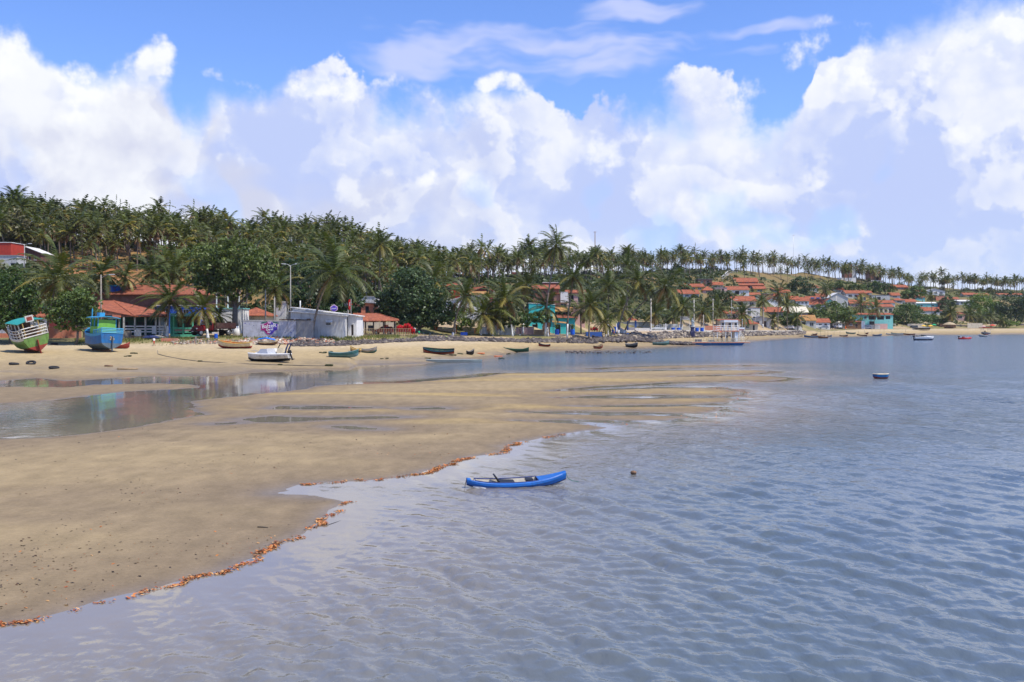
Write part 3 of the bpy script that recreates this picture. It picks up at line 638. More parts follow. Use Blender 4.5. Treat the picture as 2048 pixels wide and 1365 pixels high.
PALMS = [  # label, base px, Y, crown px, crown py, crown radius px, variant, whitewashed share
    ('big coconut palm with drooping yellow fronds rising behind the tilted green boat', 92, 156, 114, 560, 66, 1, .0),
    ('coconut palm with yellowing fronds beside the lamp post above the dark shrub tree', 207, 184, 203, 549, 46, 1, .0),
    ('small dark coconut palm behind the brick house by the water tank', 252, 186, 250, 556, 30, 2, .0),
    ('coconut palm over the roof of the old brick house', 308, 196, 305, 545, 40, 0, .0),
    ('bushy coconut palm behind the bigger one over the brick house roof', 345, 198, 345, 548, 42, 4, .0),
    ('coconut palm with white painted trunk between veranda house and mint green porch', 334, 161, 340, 600, 50, 1, .30),
    ('low coconut palm with white painted trunk in front of the red truck', 416, 158, 405, 618, 36, 3, .30),
    ('small low palm with thin fronds beside the red truck', 440, 170, 438, 632, 26, 2, .0),
    ('coconut palm standing behind the painted wall beside two lamp poles', 550, 176, 551, 578, 42, 1, .0),
    ('tall leaning coconut palm rooted in the rubble before the grey building', 622, 158, 668, 548, 66, 0, .0),
    ('leaning coconut palm with dark wind-bent crown beside the red banner pole', 905, 203, 930, 592, 42, 2, .12),
    ('coconut palm with wide low crown in front of the white gates', 962, 212, 965, 628, 50, 3, .30),
    ('coconut palm behind the wide low one by the white gates', 985, 214, 992, 632, 36, 4, .35),
    ('tall dense coconut palm before the white wall panels', 1025, 216, 1010, 598, 56, 1, .30),
    ('thin coconut palm with white painted foot among the white gates', 1001, 222, 1000, 610, 34, 2, .25),
    ('tall coconut palm with pale hanging fronds behind the gates', 1046, 232, 1052, 572, 46, 5, .25),
    ('tallest coconut palm of the shore with ragged wind-blown crown', 1090, 224, 1112, 492, 42, 0, .16),
    ('coconut palm with low crown in front of the turquoise house', 1096, 226, 1092, 616, 44, 2, .30),
    ('coconut palm beside the pink balcony house with yellow hanging fronds', 1134, 227, 1146, 556, 46, 1, .22),
    ('coconut palm with broad crown right of the blue planter barrels', 1178, 236, 1180, 612, 44, 3, .0),
    ('tall coconut palm rising above the terrace of red chairs', 1216, 252, 1217, 572, 44, 0, .22),
    ('low coconut palm hanging over the terrace of red chairs', 1212, 246, 1208, 644, 32, 3, .25),
    ('leaning coconut palm with yellow-green crown over the kiosk', 1236, 262, 1276, 566, 46, 1, .08),
    ('strongly leaning coconut palm with dark ragged crown over the stone wall', 1246, 264, 1330, 574, 52, 2, .10),
    ('coconut palm beside the white pickup with yellowed fronds', 1362, 306, 1366, 612, 40, 1, .15),
    ('round-headed coconut palm behind the kiosk on the slope', 1254, 320, 1256, 532, 36, 0, .0),
    ('coconut palm standing behind the broad one by the blue barrels', 1162, 250, 1160, 622, 36, 4, .0),
    ('coconut palm right of the white lamp pole on the sea wall', 1310, 305, 1308, 628, 34, 5, .0),
    ('coconut palm left of the leaning trunk before the blue kiosk wall', 1236, 290, 1242, 618, 34, 3, .0),
    ('coconut palm left of the statue behind the low wall', 1345, 322, 1346, 634, 32, 4, .0),
    ('dark coconut palm behind the statue', 1402, 335, 1404, 624, 36, 2, .0),
    ('drooping coconut palm behind the ferry boat canopy', 1432, 350, 1436, 618, 34, 0, .0),
    ('coconut palm by the concrete post behind the ferry boat', 1470, 365, 1484, 628, 36, 3, .0),
    ('low coconut palm between ferry canopy and orange roofed kiosk', 1456, 372, 1462, 646, 24, 1, .0),
    ('lone coconut palm with short crown beside the pale lamp post', 1526, 396, 1524, 602, 24, 1, .20),
    ('dark full coconut palm before the white gabled house', 1556, 402, 1556, 586, 32, 2, .0),
    ('coconut palm with dark fronds before the beige roofed hall', 1575, 412, 1573, 610, 28, 4, .0),
    ('coconut palm left of the green trees by the parked silver car', 1546, 404, 1545, 640, 24, 3, .0),
    ('bright coconut palm over the low wall by the parked white car', 1596, 420, 1594, 636, 28, 1, .0),
    ('coconut palm with yellow-green fronds right of the spreading feathery tree', 1690, 470, 1694, 630, 30, 1, .0),
    ('dark coconut palm on the slope over the feathery tree', 1652, 505, 1650, 580, 24, 2, .0),
    ('coconut palm left of the aqua two-storey house', 1722, 486, 1722, 610, 28, 0, .0),
    ('coconut palm before the aqua two-storey house', 1748, 490, 1750, 618, 28, 4, .0),
    ('thin tall coconut palm in front of the pale aqua house', 1864, 552, 1862, 592, 18, 1, .0),
    ('low coconut palm behind the thatched beach bar', 1902, 556, 1900, 628, 26, 5, .0),
    ('coconut palm left of the bright green round tree by the beach', 1940, 562, 1938, 630, 24, 3, .0),
    ('coconut palm under the bright green round tree', 1958, 560, 1960, 636, 24, 0, .0),
    ('coconut palm between the bright green tree and the dark tree', 1982, 562, 1980, 632, 22, 4, .0),
    ('yellow-green coconut palm below the dark tree by the beach', 2000, 560, 2002, 642, 20, 1, .0),
    ('coconut palm behind the mango tree at the red car shelter', 868, 240, 868, 560, 44, 2, .0),
    ('coconut palm with grey fronds above the white house terrace', 893, 246, 890, 574, 38, 4, .0),
    ('slim coconut palm standing on the slope above the tiled car shelter', 758, 248, 760, 490, 34, 3, .0),
]
for q in PALMS: palm(*q)
KIDS.clear()

# hill groves: 300 palms of twelve builds, copied
def hill_palms():
    protos = []
    for k in range(12):
        H = 8.2 + (k % 4) * 1.2
        t = thing('coconut_palm', 'hill palm', 'palm tree', (0, 0, 0)); lean = Vector((math.sin(k * 2.1) * .9 - .5, math.cos(k * 1.3) * .7, H))
        tr = bpy.data.objects.new('trunk', trunk_mesh('trunk', lean, .19, .11, .08, 6, sway=k)); link(tr, t)
        cr = bpy.data.objects.new('crown', CROWN_FAR[k % 6]); link(cr, t); cr.location = lean; cr.rotation_euler.z = k * .35 - .6; protos.append((t, tr, cr, H))
    r = np.random.default_rng(11); placed = []; first = [True] * 12
    want = []
    def ridge_y(px): return float(np.interp(px, ST_PX, [s[6][0] for s in ST]))
    def mid_y(px): return float(np.interp(px, ST_PX, [s[5][0] for s in ST]))
    # skyline first: the rows that show against the sky, then the slope below
    for px in np.arange(-45, 2100, 12.5): want.append((px + r.uniform(-7, 7), ridge_y(px) + r.uniform(-22, 4), 1))
    for px in np.arange(-40, 930, 24): want.append((px + r.uniform(-10, 10), ridge_y(px) - r.uniform(22, 38), 2))
    for px in np.arange(940, 1470, 17): want.append((px + r.uniform(-8, 8), ridge_y(px) - r.uniform(12, 34), 2))
    for px in np.arange(-40, 900, 29): want.append((px + r.uniform(-12, 12), ridge_y(px) - r.uniform(45, 66), 3))
    for px in np.arange(960, 1330, 34): want.append((px + r.uniform(-12, 12), ridge_y(px) - r.uniform(45, 70), 3))
    for px in np.arange(1480, 2060, 36): want.append((px + r.uniform(-14, 14), ridge_y(px) - r.uniform(14, 60), 2))
    order = r.permutation(len(want)); want = sorted([want[i] for i in order], key=lambda q: 0)
    n = 0; extra = []
    for px, Y, tier in want:
        if n >= 252: extra.append((px, Y, tier)); continue
        if tier == 3 and 60 < px < 330 and r.random() < .55: continue
        if 1462 < px < 1476 and tier == 1: continue
        X = (px - 1024) / FPX * Y; z = gz(X, Y)
        k = int(r.integers(0, 12)); p0, tr, cr, H = protos[k]
        if first[k]: t = p0; first[k] = False
        else:
            t = p0.copy(); COL.objects.link(t)
            for ch in (tr, cr): c = ch.copy(); COL.objects.link(c); c.parent = t
        t.location = (X, Y, z - .2); s = r.uniform(.72, 1.22) * (.80 if px < 1000 else .82 if px < 1420 else .86); 
        if tier == 1 and 330 < px < 1100: s *= r.choice([.95, 1.05, 1.2])
        q_ = r.uniform(1.0, 1.28); t.scale = (s * q_, s * q_, s * 1.0); t.rotation_euler.z = r.uniform(-.9, .9)
        sec = 'on the orange earth hill behind the red hut' if px < 330 else 'above the spreading almond tree and grey building' if px < 620 else 'on the slope above the tiled car shelter' if px < 900 else 'on the low ridge behind the white and turquoise houses' if px < 1250 else 'on the ridge behind the leaning shore palm' if px < 1470 else 'on the ridge above the stepped stair and red roofs' if px < 1760 else 'on the far ridge over the aqua house and beach umbrellas'
        row = {1: 'skyline palm', 2: 'second-row palm', 3: 'lower grove palm'}[tier]
        t['label'] = f'{row} {sec}'; t['group'] = f'{row}s {sec}'; n += 1
    for px in np.arange(-60, 960, 7): extra.append((px + r.uniform(-8, 8), ridge_y(px) - r.uniform(4, 34), 4))
    for px in np.arange(-60, 960, 8): extra.append((px + r.uniform(-8, 8), ridge_y(px) - r.uniform(28, 62), 4))
    for px in np.arange(330, 960, 7): extra.append((px + r.uniform(-8, 8), ridge_y(px) - r.uniform(50, 115), 4))
    for px in np.arange(930, 1440, 6): extra.append((px + r.uniform(-8, 8), ridge_y(px) - r.uniform(0, 64), 4))
    for px in np.arange(1440, 2080, 6): extra.append((px + r.uniform(-8, 8), ridge_y(px) - r.uniform(-8, 34), 4))
    # the rest of the grove, merged: beyond the 300 that are things of their own
    parts = []
    for k in range(4):
        cm = palm_crown_mesh('tmp', 90 + k, 24, 5.0, 8, .25, .58, 3, .2); v = np.zeros(len(cm.vertices) * 3); cm.vertices.foreach_get('co', v); c = np.zeros(len(cm.vertices) * 4); cm.attributes['Col'].data.foreach_get('color', c); parts.append((v.reshape(-1, 3), c.reshape(-1, 4)[:, :3])); bpy.data.meshes.remove(cm)
    V = []; C = []
    for px, Y, tier in extra:
        X = (px - 1024) / FPX * Y; z = gz(X, Y); k = int(r.integers(0, 4)); v, c = parts[k]; s = r.uniform(.66, .98); H = r.uniform(8, 12.5) * s; a = r.uniform(-.9, .9); ca, sa = math.cos(a), math.sin(a); lx = r.normal(-.4, .5)
        v2 = np.stack([v[:, 0] * ca - v[:, 1] * sa, v[:, 0] * sa + v[:, 1] * ca, v[:, 2]], -1) * s * .95 + np.array([X + lx, Y, z + H]); V.append(v2); C.append(c * r.uniform(.75, 1.2))
        for q in range(4):
            b0, b1 = 1.5708 * q, 1.5708 * (q + 1); A = lambda b, f, rr: np.array([X + lx * f + math.cos(b) * rr, Y + math.sin(b) * rr, z - .3 + (H + .3) * f])
            V.append(np.array([A(b0, 0, .2), A(b1, 0, .2), A(b1, 1, .12), A(b0, 0, .2), A(b1, 1, .12), A(b0, 1, .12)])); C.append(np.tile([.17, .14, .11], (6, 1)))
    V = np.concatenate(V); C = np.concatenate(C); me = np_mesh('palm_grove', V, np.arange(len(V)).reshape(-1, 3), None, {'Col': C}, smooth=False); me.materials.append(MAT('palm_leaf'))
    link(bpy.data.objects.new('palm_grove', me), kind='stuff', label='dense mass of coconut palms filling the hill grove', category='palm grove')
    for k in range(12):
        if first[k]:
            for ob in protos[k][:3]: bpy.data.objects.remove(ob)
hill_palms()

# ------------------------------------------------------------------ broadleaf trees and shrubs
def leaf_cloud(name, seed, lobes, n, size, ca, cb, clump=16, mat='tree_leaf', shell=.62, flat=.35):
    r = np.random.default_rng(seed); lobes = np.array(lobes, float); vol = (lobes[:, 3] * lobes[:, 4] + lobes[:, 5] * lobes[:, 4]); vol /= vol.sum()
    nc = n // clump; li = r.choice(len(lobes), nc, p=vol); d = r.normal(size=(nc, 3)); d /= np.linalg.norm(d, axis=1)[:, None]
    d[:, 2] = np.where(d[:, 2] < -.55, -d[:, 2], d[:, 2])
    rad = (shell + (1 - shell) * r.random(nc) ** .6) * (1 + .16 * np.sin(d[:, 0] * 5 + li) * np.sin(d[:, 2] * 6 + 1.3 * li) + .10 * r.normal(size=nc))
    cc = lobes[li, :3] + d * rad[:, None] * lobes[li, 3:6]
    tone = np.clip(.5 + .28 * r.normal(size=nc), 0, 1)
    C = np.repeat(cc, clump, 0); N = len(C); D = np.repeat(d, clump, 0); T = np.repeat(tone, clump)
    cr = np.repeat(np.minimum(lobes[li, 3], lobes[li, 5]), clump)
    C = C + r.normal(size=(N, 3)) * (np.minimum(.22 * cr, size * 2.6) * np.array([1, 1, .7])[:, None]).T
    nr = D * .7 + r.normal(size=(N, 3)) * .75 + np.array([0, 0, flat]); nr /= np.linalg.norm(nr, axis=1)[:, None]
    a = np.cross(nr, r.normal(size=(N, 3))); a /= np.linalg.norm(a, axis=1)[:, None]; b = np.cross(nr, a)
    s = size * r.uniform(.6, 1.25, N)[:, None]
    V = np.stack([C - a * s, C + b * s * .55 - a * s * .1 + nr * s * .12, C + a * s, C - b * s * .55 - a * s * .1 + nr * s * .12], 1).reshape(-1, 3)
    col = np.array(ca) + (np.array(cb) - np.array(ca)) * T[:, None]; col = col * r.uniform(.75, 1.3, N)[:, None]
    me = np_mesh(name, V, np.arange(N * 4).reshape(-1, 4), None, {'Col': np.repeat(col, 4, 0)}, smooth=False); me.materials.append(MAT(mat)); return me
def limb_mesh(name, limbs, mat='tree_bark', white=0.0):
    m = MB()
    for pts, r0, r1 in limbs:
        k = len(pts); m.tube(pts, [r0 + (r1 - r0) * i / (k - 1) for i in range(k)], 8, 0)
    if white: m.tube([Vector(limbs[0][0][0]), Vector(limbs[0][0][0]) + (Vector(limbs[0][0][1]) - Vector(limbs[0][0][0])) * white], limbs[0][1] * 1.06, 10, 1)
    return m.mesh(name, [mat, 'whitewash'], True)
def tree(label, px, py_base, Y, lobes_px, n, size, ca, cb, seed, limbs=None, name='broadleaf_tree', cat='tree', group=None, white=0.0, zbase=None, clump=16, trunk_r=.25, depth=.8):
    """lobes in photograph pixels (cx, cy, rx, ry) at distance Y"""
    k = Y / FPX; bx = (px - 1024) * k; bz = gz(bx, Y) if zbase is None else zbase
    t = thing(name, label, cat, (bx, Y, bz), 0, group)
    rl = random.Random(seed * 7 + 1); ex = []
    for q in [q if len(q) == 5 else (*q, 0) for q in lobes_px]:
        ex.append((q[0], q[1], q[2] * .82, q[3] * .82, q[4]))
        for j in range(6):
            a = j * 1.047 + rl.uniform(-.4, .4); f = rl.uniform(.34, .52); ex.append((q[0] + math.cos(a) * q[2] * .72, q[1] - math.sin(a) * q[3] * .72, q[2] * f, q[3] * f, q[4] + rl.uniform(-.6, .3) * q[2]))
    full = lobes_px; lobes_px = ex
    L = [((cx - px) * k, dy * k, HC - (cy - YH) * k - bz, rx * k, max(rx, ry) * k * depth, ry * k) for cx, cy, rx, ry, dy in [q if len(q) == 5 else (*q, 0) for q in lobes_px]]
    c = bpy.data.objects.new('crown', leaf_cloud('crown', seed, L, n, size, ca, cb, clump)); link(c, t)
    if limbs is None:
        r = random.Random(seed); limbs = []; hub = Vector((r.uniform(-.3, .3), 0, max(.8, min(l[2] - l[5] * .5 for l in L)))); limbs.append(([(0, 0, -.2), hub * .5 + Vector((.1, 0, 0)), hub], trunk_r, trunk_r * .75))
        for l in L[::7]: limbs.append(([hub, hub * .45 + Vector(l[:3]) * .55 + Vector((0, 0, -.3)), Vector(l[:3])], trunk_r * .6, trunk_r * .18))
    o = bpy.data.objects.new('trunk', limb_mesh('trunk', limbs, white=white)); link(o, t); return t
DG = ((.030, .062, .014), (.085, .145, .026)); MG = ((.045, .080, .020), (.115, .17, .035)); OL = ((.06, .075, .022), (.15, .16, .045)); BG = ((.09, .15, .025), (.18, .25, .04)); BL = ((.020, .045, .016), (.058, .095, .028))
tree('dense dark green tree hanging over the tilted green boat', 22, 690, 153, [(20, 600, 58, 60), (-30, 610, 60, 70), (52, 622, 30, 36), (5, 640, 62, 26), (48, 588, 24, 22)], 9000, .26, *DG, 1, trunk_r=.35)
tree('rounded green shrub tree between the palm and the lamp post', 152, 678, 152, [(152, 622, 46, 40), (128, 635, 34, 30), (178, 640, 28, 26), (150, 600, 30, 22)], 5200, .24, *MG, 2, trunk_r=.22)
k_ = 168 / FPX
tree('big almond tree with whitewashed trunk and flat spreading crown', 474, 672, 166, [(455, 515, 72, 30), (410, 535, 36, 34), (505, 530, 48, 40), (440, 560, 50, 36), (530, 560, 30, 26), (470, 580, 44, 26), (412, 575, 24, 26), (480, 545, 60, 45)], 10500, .30, (.045, .072, .018), (.12, .165, .035), 3,
     limbs=[([(0, 0, -.3), (-.35, 0, 2.2), (-.3, 0, 5.2)], .55, .42), ([(-.3, 0, 5.0), (-2.2, .3, 8.2), (-5, .2, 10.5)], .30, .10), ([(-.3, 0, 4.6), (1.6, -.2, 6.6), (5.2, .2, 9.6)], .26, .08), ([(-.3, 0, 5.2), (.4, .5, 9), (1.6, .6, 12)], .28, .08), ([(-.5, 0, 4.8), (-3.6, -.6, 7.0), (-5.6, -.5, 8.8)], .18, .06)], white=.75)
tree('dark leafy tree mass behind the grey building and tall lamp', 612, 650, 196, [(605, 575, 46, 52), (650, 570, 40, 46), (690, 580, 34, 40), (575, 600, 26, 36), (640, 610, 60, 30), (700, 610, 26, 30)], 8200, .34, *BL, 4)
tree('huge round dark tree between the car shelter and the red banner', 838, 668, 206, [(822, 595, 66, 48), (790, 625, 46, 32), (862, 620, 48, 38), (820, 560, 36, 24), (885, 632, 26, 26), (838, 640, 58, 18), (775, 610, 28, 26)], 12500, .36, (.026, .056, .020), (.085, .13, .042), 5, trunk_r=.4, white=.3)
tree('pale green shrub tree beside the leaning palm near the white gates', 922, 668, 220, [(920, 640, 20, 24), (932, 652, 14, 14)], 1500, .28, *BG, 6, trunk_r=.12)
tree('dark sea-grape shrub with flat crown in front of the turquoise house', 1040, 668, 222, [(1045, 640, 40, 14), (1075, 636, 26, 12), (1015, 645, 26, 12)], 3200, .30, *DG, 7, trunk_r=.16, white=.5)
tree('brownish bush clump on the slope over the brick hut', 20, 480, 250, [(20, 462, 46, 34), (60, 470, 26, 24), (-30, 460, 40, 36)], 4200, .42, (.06, .065, .025), (.15, .13, .055), 8)
tree('wide feathery light green tree over the parked silver car', 1662, 657, 468, [(1662, 625, 38, 16), (1640, 636, 30, 12), (1690, 635, 28, 13), (1665, 612, 24, 8)], 6000, .42, (.075, .12, .028), (.15, .20, .05), 9, trunk_r=.35)
tree('dark rounded tree on the slope right of the stepped stair', 1600, 596, 560, [(1598, 578, 26, 20), (1616, 586, 20, 16), (1585, 585, 14, 14)], 3600, .5, *BL, 10)
tree('big leafy tree behind the small white truck on the far beach', 1812, 656, 545, [(1815, 630, 36, 22), (1795, 640, 22, 16), (1840, 642, 26, 14), (1815, 616, 22, 8)], 6500, .46, (.045, .085, .020), (.11, .165, .035), 11, trunk_r=.4)
tree('low dark shrub tree left of the far beach umbrellas', 1775, 656, 532, [(1775, 644, 22, 10), (1760, 647, 10, 7)], 2200, .42, *DG, 12)
tree('bright green round tree behind the beach palms', 1965, 655, 590, [(1965, 612, 28, 22), (1945, 622, 18, 16), (1985, 620, 20, 18)], 5000, .5, *BG, 13, trunk_r=.35)
tree('large dark tree overhanging the far end of the beach', 2022, 656, 580, [(2022, 612, 30, 26), (2040, 625, 26, 24), (2005, 630, 16, 18), (2060, 610, 26, 26)], 6500, .5, *BL, 14, trunk_r=.4)
tree('bright yellow-green shrub below the large dark tree', 2015, 657, 562, [(2012, 650, 16, 7), (2030, 649, 12, 6)], 1500, .42, *BG, 15, trunk_r=.15)
tree('light green spreading tree on the slope above the grey gable', 1690, 600, 600, [(1692, 571, 26, 9), (1715, 578, 24, 8), (1672, 576, 16, 9)], 3200, .5, (.07, .11, .028), (.14, .18, .045), 16)
tree('green tree on the slope right of the light green spreading one', 1752, 590, 640, [(1752, 576, 24, 10), (1775, 580, 18, 9)], 2600, .55, *MG, 17)
tree('green tree cluster under the ridge over the aqua house', 1845, 600, 650, [(1835, 584, 18, 12), (1815, 590, 14, 10)], 2600, .55, *MG, 18)
tree('olive bush between parked cars and the orange roofed kiosk', 1575, 657, 425, [(1572, 640, 18, 14), (1590, 645, 14, 10)], 2000, .38, *MG, 19)
tree('grey-green tree between red roofs below the stepped stair', 1440, 640, 400, [(1440, 600, 26, 18), (1425, 612, 20, 18), (1455, 615, 16, 16)], 3200, .42, (.04, .065, .024), (.10, .13, .045), 20)
tree('leafy trees clump right of the pale brick house on the far shore', 1895, 654, 580, [(1895, 610, 16, 16), (1885, 625, 12, 12), (1903, 632, 12, 12)], 2600, .5, (.04, .065, .026), (.095, .125, .045), 21)
tree('green tree behind the yellow umbrellas', 1870, 656, 560, [(1866, 644, 18, 10), (1885, 646, 12, 8)], 2000, .45, *MG, 22)

# uncountable scrub on the slopes
def undergrowth():
    r = np.random.default_rng(5); N = 6800
    px = r.uniform(-120, 2160, N); y3 = np.interp(px, ST_PX, [s[4][0] for s in ST]); y6 = np.interp(px, ST_PX, [s[6][0] for s in ST])
    Y = y3 - 4 + (y6 + 12 - y3) * r.random(N) ** .95; X = (px - 1024) / FPX * Y
    dens = fbm(X * .022 + 5, Y * .03) + .28 * np.exp(-((px - 230) / 170) ** 2) + .28 * np.exp(-((px - 1520) / 130) ** 2) * (Y > y3 + .72 * (y6 - y3)) - .10
    dens = dens - .13 * ((px > 840) & (px < 1440))
    keep = (dens < .53 + .05 * r.normal(size=N)); 
    town = (px > 1340) & (Y < y6 - 60); keep &= ~(town & (r.random(N) < .36))
    X, Y, px = X[keep], Y[keep], px[keep]; h = terrain(X, Y)[0]; n = len(X); per = 30
    s = r.uniform(.6, 2.2, n) * (1 + .25 * (px > 1300)) * np.where(px < 1440, 1.2, .85)
    d = r.normal(size=(n, per, 3)); d /= np.linalg.norm(d, axis=2)[..., None]; d[..., 2] = abs(d[..., 2]) * 1.05
    C = np.stack([X, Y, h], -1)[:, None, :] + d * (s[:, None] * r.uniform(.6, 1.05, (n, per)))[..., None]
    C = C.reshape(-1, 3); D = d.reshape(-1, 3); M = len(C); nr = D + r.normal(size=(M, 3)) * .6; nr /= np.linalg.norm(nr, axis=1)[:, None]
    a = np.cross(nr, r.normal(size=(M, 3))); a /= np.linalg.norm(a, axis=1)[:, None]; b = np.cross(nr, a); q = (np.repeat(s, per) * r.uniform(.14, .34, M))[:, None]
    V = np.stack([C - a * q, C + b * q * .7, C + a * q, C - b * q * .7], 1).reshape(-1, 3)
    tone = r.random(n) * np.where((px > 840) & (px < 1440), .6, 1.0); base = np.array([.04, .065, .018]) + (np.array([.13, .13, .045]) - np.array([.04, .065, .018])) * (tone ** 1.6)[:, None]  # scrub tone lowered in the same band for the darkness under the palms
    col = np.repeat(base, per, 0) * r.uniform(.7, 1.3, M)[:, None]
    me = np_mesh('undergrowth', V, np.arange(M * 4).reshape(-1, 4), None, {'Col': np.repeat(col, 4, 0)}, smooth=False); me.materials.append(MAT('tree_leaf'))
    link(bpy.data.objects.new('undergrowth', me), kind='stuff', label='low green and olive scrub covering the hill slopes', category='scrub')
undergrowth()

# ------------------------------------------------------------------ houses and walls
def hit(px, py, y0=120, y1=900):
    """where the sight line through a photograph pixel meets the ground"""
    Ys = np.linspace(y0, y1, 900); Xs = (px - 1024) / FPX * Ys; h = terrain(Xs, Ys)[0]; zr = HC - (py - YH) / FPX * Ys
    k = np.argmax(h >= zr); return float(Ys[k]) if h[k] >= zr[k] else y1
def facade(m, w, h, ops, y=0.0, mat=0, rev=.16, z0=0.0):
    """a wall with real openings; ops = (x0, x1, z0, z1) in metres from the wall's lower left corner"""
    xs = sorted({0.0, w, *[o[0] for o in ops], *[o[1] for o in ops]}); zs = sorted({z0, h, *[o[2] for o in ops], *[o[3] for o in ops]})
    for i in range(len(xs) - 1):
        for j in range(len(zs) - 1):
            cx, cz = (xs[i] + xs[i + 1]) / 2, (zs[j] + zs[j + 1]) / 2
            if any(o[0] < cx < o[1] and o[2] < cz < o[3] for o in ops): continue
            m.poly([(xs[i], y, zs[j]), (xs[i + 1], y, zs[j]), (xs[i + 1], y, zs[j + 1]), (xs[i], y, zs[j + 1])], mat)
    for a, b, c, d in ops:
        for q in ([(a, c), (a, d)], [(a, d), (b, d)], [(b, d), (b, c)], [(b, c), (a, c)]):
            m.poly([(q[0][0], y, q[0][1]), (q[1][0], y, q[1][1]), (q[1][0], y + rev, q[1][1]), (q[0][0], y + rev, q[0][1])], mat)
def opening(parent, kind, a, b, c, d, y, frame='frame_white', pane='glass'):
    """window or door set into its reveal: frame, mullion, sill and pane"""
    m = MB(); f = .07; dp = .05
    m.box((a, y, c), (a + f, y + dp, d)); m.box((b - f, y, c), (b, y + dp, d)); m.box((a + f, y, d - f), (b - f, y + dp, d))
    if kind == 'window':
        m.box((a + f, y, c), (b - f, y + dp, c + f)); m.box((a - .06, y - .20, c - .06), (b + .06, y - .02, c - .002))
        if b - a > .9: mid = (a + b) / 2; m.box((mid - .03, y + .004, c + f), (mid + .03, y + dp - .004, d - f))
    w = m.build(kind, frame, parent)
    p = MB().poly([(a, y + dp + .01, c), (b, y + dp + .01, c), (b, y + dp + .01, d), (a, y + dp + .01, d)]).build('pane' if kind == 'window' else 'door_leaf_or_shade', pane, w); return w
def roof_part(parent, w, dp, h, kind, rise, mat, over=.45, th=.14):
    m = MB(); x0, x1, y0, y1 = -over, w + over, -over, dp + over
    def slab(pts):
        n = len(pts); m.loft([[(p[0], p[1], p[2]) for p in pts], [(p[0], p[1], p[2] + th) for p in pts]])
    r = rise; e = over * 0
    if kind == 'gx':
        ym = dp / 2; k = r / (dp / 2 + over) * over
        slab([(x0, y0, h - k), (x1, y0, h - k), (x1, ym, h + r), (x0, ym, h + r)]); slab([(x0, ym + .002, h + r), (x1, ym + .002, h + r), (x1, y1, h - k), (x0, y1, h - k)]); m.tube([(x0, ym, h + r + th), (x1, ym, h + r + th)], .10, 6)
    elif kind == 'gy':
        xm = w / 2; k = r / (w / 2 + over) * over
        slab([(x0, y0, h - k), (xm, y0, h + r), (xm, y1, h + r), (x0, y1, h - k)]); slab([(xm + .002, y0, h + r), (x1, y0, h - k), (x1, y1, h - k), (xm + .002, y1, h + r)]); m.tube([(xm, y0, h + r + th), (xm, y1, h + r + th)], .10, 6)
    elif kind == 'hip':
        q = min(w, dp) * .45; ym = dp / 2; a = (min(q, w * .45), ym, h + r); b = (max(w - q, w * .55), ym, h + r); k = -.10
        c = [(x0, y0, h + k), (x1, y0, h + k), (x1, y1, h + k), (x0, y1, h + k)]
        for t in ([c[0], c[1], b, a], [c[1], c[2], b], [c[2], c[3], a, b], [c[3], c[0], a]): m.loft([t, [(p[0], p[1], p[2] + th) for p in t]])
        m.tube([(a[0], ym, h + r + th), (b[0], ym, h + r + th)], .10, 6)
    elif kind == 'shed': slab([(x0, y0, h - .05), (x1, y0, h - .05), (x1, y1, h + r), (x0, y1, h + r)])
    elif kind == 'shedx': slab([(x0, y0, h + r), (x1, y0, h - .02), (x1, y1, h - .02), (x0, y1, h + r)])
    elif kind == 'flat': slab([(-.15, -.15, h), (w + .15, -.15, h), (w + .15, dp + .15, h), (-.15, dp + .15, h)])
    return m.build('roof', mat, parent)
WIN1 = [('w', .18, .40, .38, .78), ('d', .58, .78, .02, .80)]
WIN2 = [('w', .12, .30, .40, .80), ('w', .42, .58, .40, .80), ('w', .70, .88, .40, .80)]
WIN3 = [('w', .28, .72, .35, .82)]
